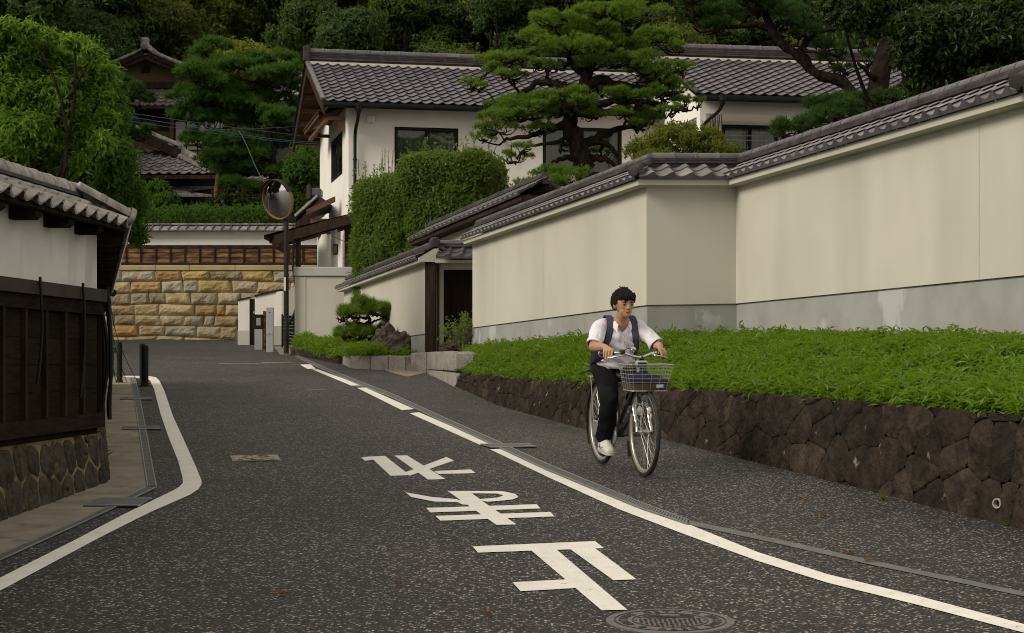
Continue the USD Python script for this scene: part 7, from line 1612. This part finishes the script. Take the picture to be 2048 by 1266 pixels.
# ------------------------------------------------------------------ the rider
def blob(chains, edge=.018, smooth=12):
    """hull of consecutive spheres along each chain, joined and smoothed"""
    parts = []
    for ch in chains:
        S_ = [Manifold.sphere(r, 20).translate([float(a) for a in p]) for p, r in ch]
        for a, b in zip(S_[:-1], S_[1:]): parts.append(Manifold.batch_hull([a, b]))
        if len(S_) == 1: parts.append(S_[0])
    m = parts[0]
    for q in parts[1:]: m = m + q
    m = m.refine_to_length(edge); v, f, _ = meshkit.arrays(m); t = trimesh.Trimesh(v, f, process=True)
    trimesh.smoothing.filter_taubin(t, .5, -.53, smooth); return t
PEL, CH, NK = A(-.235, 0, .81), A(-.135, 0, 1.06), A(-.065, 0, 1.185)
HD = A(.005, 0, 1.315)
SH = {-1: A(-.10, -.165, 1.145), 1: A(-.10, .165, 1.145)}
EL = {-1: A(.045, -.262, .985), 1: A(.065, .268, .99)}
WRI = {s: lerp(GRP[s][0], GRP[s][1], .45) + A(-.075, s * .012, .045) for s in (-1, 1)}
HIP = {-1: A(-.225, -.085, .80), 1: A(-.225, .085, .80)}
KN = {-1: A(.085, -.135, .565), 1: A(.165, .135, .705)}
AN = {-1: A(-.075, -.128, .225), 1: A(-.115, .128, .53)}
hdir = unit(A(1, .13, .0))           # where the face looks
hy_ = unit(np.cross(A(0, 0, 1), hdir)); hz_ = np.cross(hdir, hy_)
def hp_(x, y, z): return HD + hdir * x + hy_ * y + hz_ * z
def hand_chains(s):
    g0, g1 = lerp(GRP[s][0], GRP[s][1], .30), lerp(GRP[s][0], GRP[s][1], .78); ax = unit(g1 - g0); ctr = lerp(g0, g1, .5); w = WRI[s]
    fw = unit(ctr - w - ax * np.dot(ctr - w, ax)); up_ = A(0, 0, 1); out = []
    kn = [lerp(ctr, ctr, 0) + ax * o_ + A(0, 0, .026) + fw * .006 for o_ in (-.034, -.011, .011, .032)]
    for k_ in kn: out.append([(w, .021), (k_, .0135)])
    ln = (.9, 1.0, .95, .75)
    for i, k_ in enumerate(kn):
        L = ln[i]; a = k_ + fw * .027 * L - up_ * .006; 
        if s < 0 and i < 3: a = k_ + fw * .036 * L + up_ * .004; b = a + fw * .024 * L - up_ * .010; c = b + fw * .018 * L - up_ * .010     # fingers resting on the lever
        else: b = a - up_ * .030 * L + fw * .004; c = b - up_ * .014 * L - fw * .016
        out.append([(k_, .0105), (a, .0095), (b, .0088), (c, .0078)])
    tb = w + fw * .035 - ax * .028 + up_ * .002
    out.append([(w + fw * .01 - ax * .012, .016), (tb, .012), (tb + fw * .028 - ax * .004 - up_ * .016, .010), (tb + fw * .034 + ax * .012 - up_ * .028, .0085)])
    return out
ch = [[(PEL, .115), (A(-.19, 0, .93), .098), (CH, .098)], [(CH + A(-.01, -.06, .0), .078), (CH + A(-.01, .06, 0), .078)], [(SH[-1], .052), (NK - A(.01, 0, .02), .062), (SH[1], .052)], [(CH, .085), (NK, .058)],
      [(NK, .050), (hp_(-.02, 0, -.07), .047)],
      [(hp_(-.025, 0, .028), .086), (hp_(.012, 0, .018), .076)], [(hp_(.012, 0, .0), .068), (hp_(.042, 0, -.070), .033)], [(hp_(.036, -.026, -.05), .028), (hp_(.036, .026, -.05), .028)], [(hp_(.046, -.018, -.066), .022), (hp_(.056, 0, -.078), .021), (hp_(.046, .018, -.066), .022)], [(hp_(.046, -.036, -.012), .022), (hp_(.058, 0, -.02), .027), (hp_(.046, .036, -.012), .022)]]
for s in (-1, 1):
    ch += [[(SH[s], .050), (EL[s], .039), (lerp(EL[s], WRI[s], .25), .040), (WRI[s], .025)], [(HIP[s], .085), (KN[s], .055), (AN[s], .038)], [(AN[s], .038), (AN[s] + A(.10, 0, -.06), .03)]] + hand_chains(s)
# brow, nose, lips, ears
ch += [[(hp_(.066, -.030, .020), .012), (hp_(.074, 0, .018), .011), (hp_(.066, .030, .020), .012)], [(hp_(.078, 0, .005), .008), (hp_(.090, 0, -.022), .0105)], [(hp_(.080, -.011, -.026), .0085), (hp_(.080, .011, -.026), .0085)], [(hp_(.070, -.016, -.050), .0065), (hp_(.078, 0, -.049), .0075), (hp_(.070, .016, -.050), .0065)]]
for s in (-1, 1): ch.append([(hp_(-.012, s * .079, .012), .012), (hp_(-.008, s * .077, -.022), .010)])
skin = usdkit.material(stage, '/World/Looks/skin', {'g': ('geometry', {}), 'n': ('noise_texture', {'scale': 30.0}), 'r': ('rgb_ramp', {'ramp': [(.35, (.34, .185, .105)), (.65, (.40, .225, .135))]}), 'p': ('principled_bsdf', {'roughness': .5, 'specular_ior_level': .35, 'subsurface_weight': .12, 'subsurface_scale': .01})}, [('g.position', 'n.vector'), ('n.fac', 'r.fac'), ('r.color', 'p.base_color')], surface='p.BSDF')
rider = thing('person', 'person in white short-sleeved shirt and black trousers riding the bicycle', 'person', BO + bz_ * .75)
body = blob(ch, .0085, 4)
obj('body', B(body), skin, rider, smooth=True)
shirt = mat('white_shirt_cloth', (0.62, 0.585, 0.64), (0.70, 0.665, 0.71), 9, 0.85, 0.1, 0.35, 18, stretch=(1, 1, .6), bdist=.03); trs = mat('black_trousers', (0.006, 0.006, 0.007), (0.012, 0.012, 0.014), 10, 0.9, 0.06, 0.3, 18, bdist=.02)
hairm = mat('black_hair', (0.006, 0.005, 0.0045), (0.012, 0.010, 0.009), 40, 0.7, 0.12); shoe_m = mat('white_trainer', (0.50, 0.48, 0.44), (0.6, 0.58, 0.54), 20, 0.6); solem = mat('trainer_sole', (0.42, 0.40, 0.36)); dark = mat('near_black', (0.012, 0.010, 0.010), None, 5, .4)
shc = [[(PEL + A(.03, 0, .06), .142), (A(-.165, 0, .94), .128), (CH, .126)], [(CH + A(0, -.065, .01), .105), (CH + A(0, .065, .01), .105)], [(PEL + A(.06, -.05, .04), .118), (PEL + A(.06, .05, .04), .118)], [(SH[-1], .060), (NK - A(.03, 0, .052), .070), (SH[1], .060)], [(SH[-1], .060), (CH + A(0, -.07, -.02), .10)], [(SH[1], .060), (CH + A(0, .07, -.02), .10)]]
for s in (-1, 1): e = lerp(SH[s], EL[s], .80) + A(0, s * .004, -.004); shc.append([(SH[s], .060), (lerp(SH[s], e, .5), .060), (e, .064)])
sm = blob(shc, .016, 14); v = np.array(sm.vertices); nrm = sm.vertex_normals
fold = (meshkit.fbm(v * A(16, 16, 7), 3, 4) - .5) * .034 + .008 * np.sin(v[:, 2] * 70 + v[:, 1] * 40 + 8 * meshkit.noise(v * 9, 2)) * sstep(1.12, .92, v[:, 2]); v = v + nrm * fold[:, None]
cutm = trimesh.Trimesh(v, sm.faces, process=False)
cutm = trimesh.intersections.slice_mesh_plane(cutm, [0, 0, 1.0], PEL + A(0, 0, -.005))
for s in (-1, 1):
    ax_ = unit(EL[s] - SH[s]); e = lerp(SH[s], EL[s], .80) + ax_ * .03
    far_ = (np.asarray(cutm.vertices) - e) @ ax_; keepv = ~((far_ > 0) & (np.abs(np.asarray(cutm.vertices)[:, 1]) > .17) & (np.asarray(cutm.vertices)[:, 1] * s > 0))
    cutm.update_faces(keepv[cutm.faces].all(1)); cutm.remove_unreferenced_vertices()
# open neck: a V cut at the throat
cv = np.asarray(cutm.vertices); kill = (cv[:, 0] > NK[0] - .005) & (np.abs(cv[:, 1]) < .045 * sstep(1.085, 1.175, cv[:, 2]) + .0) & (cv[:, 2] > 1.09)
cutm.update_faces(~kill[cutm.faces].any(1)); cutm.remove_unreferenced_vertices()
spth = obj('shirt', B(cutm), shirt, rider, smooth=True)
for s in (-1, 1):       # collar wings, sleeve hem, placket
    c0 = NK + A(-.055, s * .02, .035); C = np.array([[c0, c0 + A(.0, s * .045, -.002), NK + A(.03, s * .060, .005), NK + A(.062, s * .040, -.03)], [c0 + A(-.02, s * .01, -.045), c0 + A(-.01, s * .075, -.042), NK + A(.035, s * .088, -.040), NK + A(.075, s * .052, -.090)]])
    C = np.stack([lerp(C[0], C[1], t) + A(0, s * .006, .008) * math.sin(math.pi * t) for t in np.linspace(0, 1, 5)]); obj('collar', B(grid(C)), shirt, spth, smooth=True)
    ax_ = unit(EL[s] - SH[s]); e = lerp(SH[s], EL[s], .80) + ax_ * .026; obj('sleeve_hem', B(lathe([(.058, .0), (.064, .004), (.0645, -.018), (.061, -.022)], 20, e, ax_)), shirt, spth, smooth=True)
def front(z, y, out=.004):
    """point on the shirt front"""
    loc, _, tri = cutm.ray.intersects_location([[1.0, y, z]], [[-1, 0, 0]]); x = max(loc[:, 0]) if len(loc) else 0; return A(x + out, y, z)
pl = np.stack([np.stack([front(z, y0_, .003) for y0_ in (-.016, -.005, .006, .016)]) for z in np.linspace(1.075, .85, 14)]); obj('placket', B(grid(pl)), shirt, spth, smooth=True)
for z in (1.05, .99, .93, .87): obj('button', B(lathe([(0, .003), (.005, .002), (.005, -.002)], 8, front(z, 0, .005), (1, 0, .3))), solem, spth)
pk = np.stack([np.stack([front(z, y0_, .0035) for y0_ in np.linspace(.045, .105, 5)]) for z in np.linspace(1.02, .94, 6)]); obj('pocket', B(grid(pk)), shirt, spth, smooth=True)
tc = [[(PEL + A(.0, 0, .075), .120), (PEL, .130)], [(PEL + A(0, -.05, .03), .115), (PEL + A(0, .05, .03), .115)], [(HIP[-1], .10), (HIP[1], .10)]]
for s in (-1, 1): tc.append([(HIP[s], .102), (lerp(HIP[s], KN[s], .5), .090), (KN[s], .074), (lerp(KN[s], AN[s], .5), .068), (AN[s] + A(-.005, 0, .035), .068)])
tm = blob(tc, .018, 12); v = np.array(tm.vertices); v += tm.vertex_normals * ((meshkit.fbm(v * 11, 3, 8) - .5) * .022)[:, None]; obj('trousers', B((v, tm.faces)), trs, rider, smooth=True)
obj('belt', B(lathe([(.128, -.016), (.133, -.014), (.133, .014), (.128, .016)], 28, PEL + A(.005, 0, .075), (0.1, 0, 1))), dark, rider, smooth=40)
for s in (-1, 1):       # trainers on the pedals
    P_ = (PEDR if s < 0 else PEDL) + A(0, 0, .012); pitch = -.10 if s < 0 else -.05; fx = unit(A(1, 0, pitch)); fz = A(-fx[2], 0, fx[0]); q = lambda a, b, c: list(map(float, P_ + fx * a + A(0, b, 0) + fz * c))
    sh_ = Manifold.batch_hull([Manifold.sphere(r, 16).translate(q(*p)) for r, p in ((.034, (-.105, 0, .045)), (.040, (.03, -.010, .042)), (.040, (.03, .012, .042)), (.030, (.10, -.010, .032)), (.030, (.10, .008, .032)), (.036, (-.075, 0, .085)), (.030, (-.02, 0, .085)))])
    st_ = obj('shoe', B(sh_), shoe_m, rider, smooth=50)
    so = Manifold.batch_hull([Manifold.cylinder(.022, r, r, 18).translate(q(*p)) for r, p in ((.036, (-.105, 0, .0)), (.045, (.035, 0, 0)), (.037, (.108, 0, 0)))]); obj('sole', B(so), solem, st_, smooth=40)
    for k in range(4): obj('lace', B(tube([A(*q(.0 + .022 * k, -.022, .080 - .009 * k)), A(*q(.0 + .022 * k, 0, .086 - .009 * k)), A(*q(.0 + .022 * k, .022, .080 - .009 * k))], .003, 5)), solem, st_)
    obj('side_mark', B(tube(spline(np.array([q(-.06, s * .036, .062), q(-.02, s * .0425, .040), q(.05, s * .0475, .058)]), 8), [.006, .007, .007, .006, .005, .004, .003, .002], 5)), dark, st_)
# hair
hr = np.random.default_rng(77); hc = trimesh.creation.icosphere(4); v = np.array(hc.vertices)
sc_ = A(.101, .089, .100); hv_ = v * sc_ * (1 + .12 * (meshkit.fbm(v * 6, 3, 4) - .5))[:, None]; keep = (v[:, 2] > -.42 + .60 * sstep(-.35, .55, v[:, 0]) + .06 * np.sin(v[:, 1] * 17)) 
f_ = hc.faces[keep[hc.faces].all(1)]; hp0 = np.array([hp_(a - .018, b, c + .030) for a, b, c in hv_])
hpath = obj('hair', B((hp0, f_)), hairm, rider, smooth=True)
lk = MB()
for i in range(420):
    d = rdir(hr, 1, .25)[0]
    lim = -.45 + .75 * float(sstep(-.35, .6, d[0]))
    if d[2] < lim: continue
    p = d * sc_ * 1.0; whorl = unit(A(-.25, 0, 1)); fl = p - A(-.03, 0, .09); fl = fl - d * np.dot(fl, d); fl = unit(fl + A(.30, 0, -.35) + hr.normal(size=3) * .22); fl = unit(fl - d * np.dot(fl, d)); L = hr.uniform(.030, .048)
    if d[2] > .97: fl = unit(fl + d * .5); L *= .9
    P = [p * .96, p * .985 + fl * L * .5 + d * .003, (p + fl * L) * .985]; P[2] = P[2] / np.linalg.norm(P[2] / sc_) * (1.0 + .03 * hr.random())
    lk.add(tube([hp_(a - .018, b, c + .030) for a, b, c in P], [.0095, .0085, .002], 5))
for b in np.linspace(-.062, .062, 13):   # fringe over the forehead
    P = [A(.055, b * .9, .095), A(.088 - 5 * b * b, b, .070), A(.090 - 6 * b * b, b * 1.02 + hr.normal() * .006, .036 + hr.normal() * .006)]
    lk.add(tube([hp_(*p) for p in P], [.012, .010, .002], 6))
for q in (A(-.03, .0, .128), A(-.015, .01, .126), A(-.04, -.012, .124), A(-.01, -.016, .124)): lk.add(tube([hp_(*q), hp_(*(q + A(-.004, .004, .014))), hp_(*(q + A(-.016 + hr.normal() * .008, hr.normal() * .014, .026)))], [.008, .005, .001], 5))
obj('hair_locks', B(lk), hairm, hpath, smooth=True)
for s in (-1, 1):
    obj('eye', B(lathe([(0, .0075), (.005, .0062), (.0105, .002), (.012, -.004)], 12, hp_(.0725, s * .030, .004), hdir + A(0, s * .18, 0))), mat('eye_dark', (0.03, 0.02, 0.016), None, 5, .3), rider, smooth=True)
    obj('eyebrow', B(tube([hp_(.083, s * .014, .019), hp_(.0835, s * .030, .025), hp_(.073, s * .046, .020)], [.0035, .0042, .0022], 6)), hairm, rider, smooth=True)
    obj('eyelid', B(tube([hp_(.0815, s * .017, .008), hp_(.0825, s * .030, .0105), hp_(.074, s * .043, .006)], [.002, .003, .002], 6)), dark, rider)
obj('lips', B(tube([hp_(.0745, -.020, -.0525), hp_(.0865, -.006, -.0505), hp_(.0865, .006, -.0505), hp_(.0745, .020, -.0525)], [.002, .005, .005, .002], 7)), mat('lip_colour', (0.24, 0.095, 0.07), None, 5, .5), rider, smooth=True)
# rucksack
navy = mat('black_rucksack_cloth', (0.014, 0.014, 0.018), (0.024, 0.025, 0.032), 14, 0.8, 0.2); strapm = mat('blue_grey_strap', (0.050, 0.056, 0.085), (0.065, 0.072, 0.105), 14, 0.8, 0.2)
t_ = thing('rucksack', 'black rucksack with blue-grey shoulder straps on the rider\'s back', 'rucksack', BO + bz_ * .9)
rk = Manifold.batch_hull([Manifold.sphere(r, 16).translate(list(map(float, p))) for r, p in ((.055, (-.36, -.11, .80)), (.055, (-.36, .11, .80)), (.055, (-.31, -.11, .98)), (.055, (-.31, .11, .98)), (.06, (-.23, -.085, 1.12)), (.06, (-.23, .085, 1.12)), (.05, (-.44, -.09, .82)), (.05, (-.44, .09, .82)), (.05, (-.39, 0, 1.05)))]); obj('pack_body', B(rk), navy, t_, smooth=50)
obj('pack_pocket', B(Manifold.batch_hull([Manifold.sphere(.035, 12).translate(p) for p in ([-.47, -.08, .80], [-.47, .08, .80], [-.46, -.08, .92], [-.46, .08, .92])])), navy, t_, smooth=50)
for s in (-1, 1):
    pts = []
    for z in np.linspace(1.155, .93, 9): pts.append(front(z, s * (.098 + .035 * (1.155 - z) / .225), .006))
    top_ = [A(-.21, s * .085, 1.165), A(-.15, s * .092, 1.222), A(-.10, s * .096, 1.226), A(-.055, s * .098, 1.205)]
    low = [A(-.06, s * .165, .90), A(-.17, s * .172, .86), A(-.30, s * .13, .83)]
    Pc = spline(np.array(top_ + pts[1:] + low), 40); tg = unit(np.gradient(Pc, axis=0)); wd = .024
    side = np.tile(A(0, 1, 0), (40, 1)); side -= (side * (np.gradient(Pc, axis=0) / np.linalg.norm(np.gradient(Pc, axis=0), axis=1, keepdims=True))).sum(1, keepdims=True) * (np.gradient(Pc, axis=0) / np.linalg.norm(np.gradient(Pc, axis=0), axis=1, keepdims=True)); side /= np.linalg.norm(side, axis=1, keepdims=True)
    outw = np.cross(np.gradient(Pc, axis=0), side); outw /= np.linalg.norm(outw, axis=1, keepdims=True); outw *= np.sign((outw * (Pc - A(-.16, 0, 1.02))).sum(1, keepdims=True))
    R_ = np.stack([Pc - side * wd, Pc - side * wd * .9 + outw * .007, Pc + side * wd * .9 + outw * .007, Pc + side * wd, Pc - side * wd], 1); obj('strap', B(grid(R_)), strapm, t_, smooth=30)
    for e in (-1, 1): obj('strap_piping', B(tube(Pc + side * wd * e + outw * .003, .0035, 5)), navy, t_)
obj('loose_strap', B(tube(spline(np.array([A(-.36, -.15, .78), A(-.36, -.19, .775), A(-.37, -.225, .755)]), 8), .007, 6)), navy, t_)
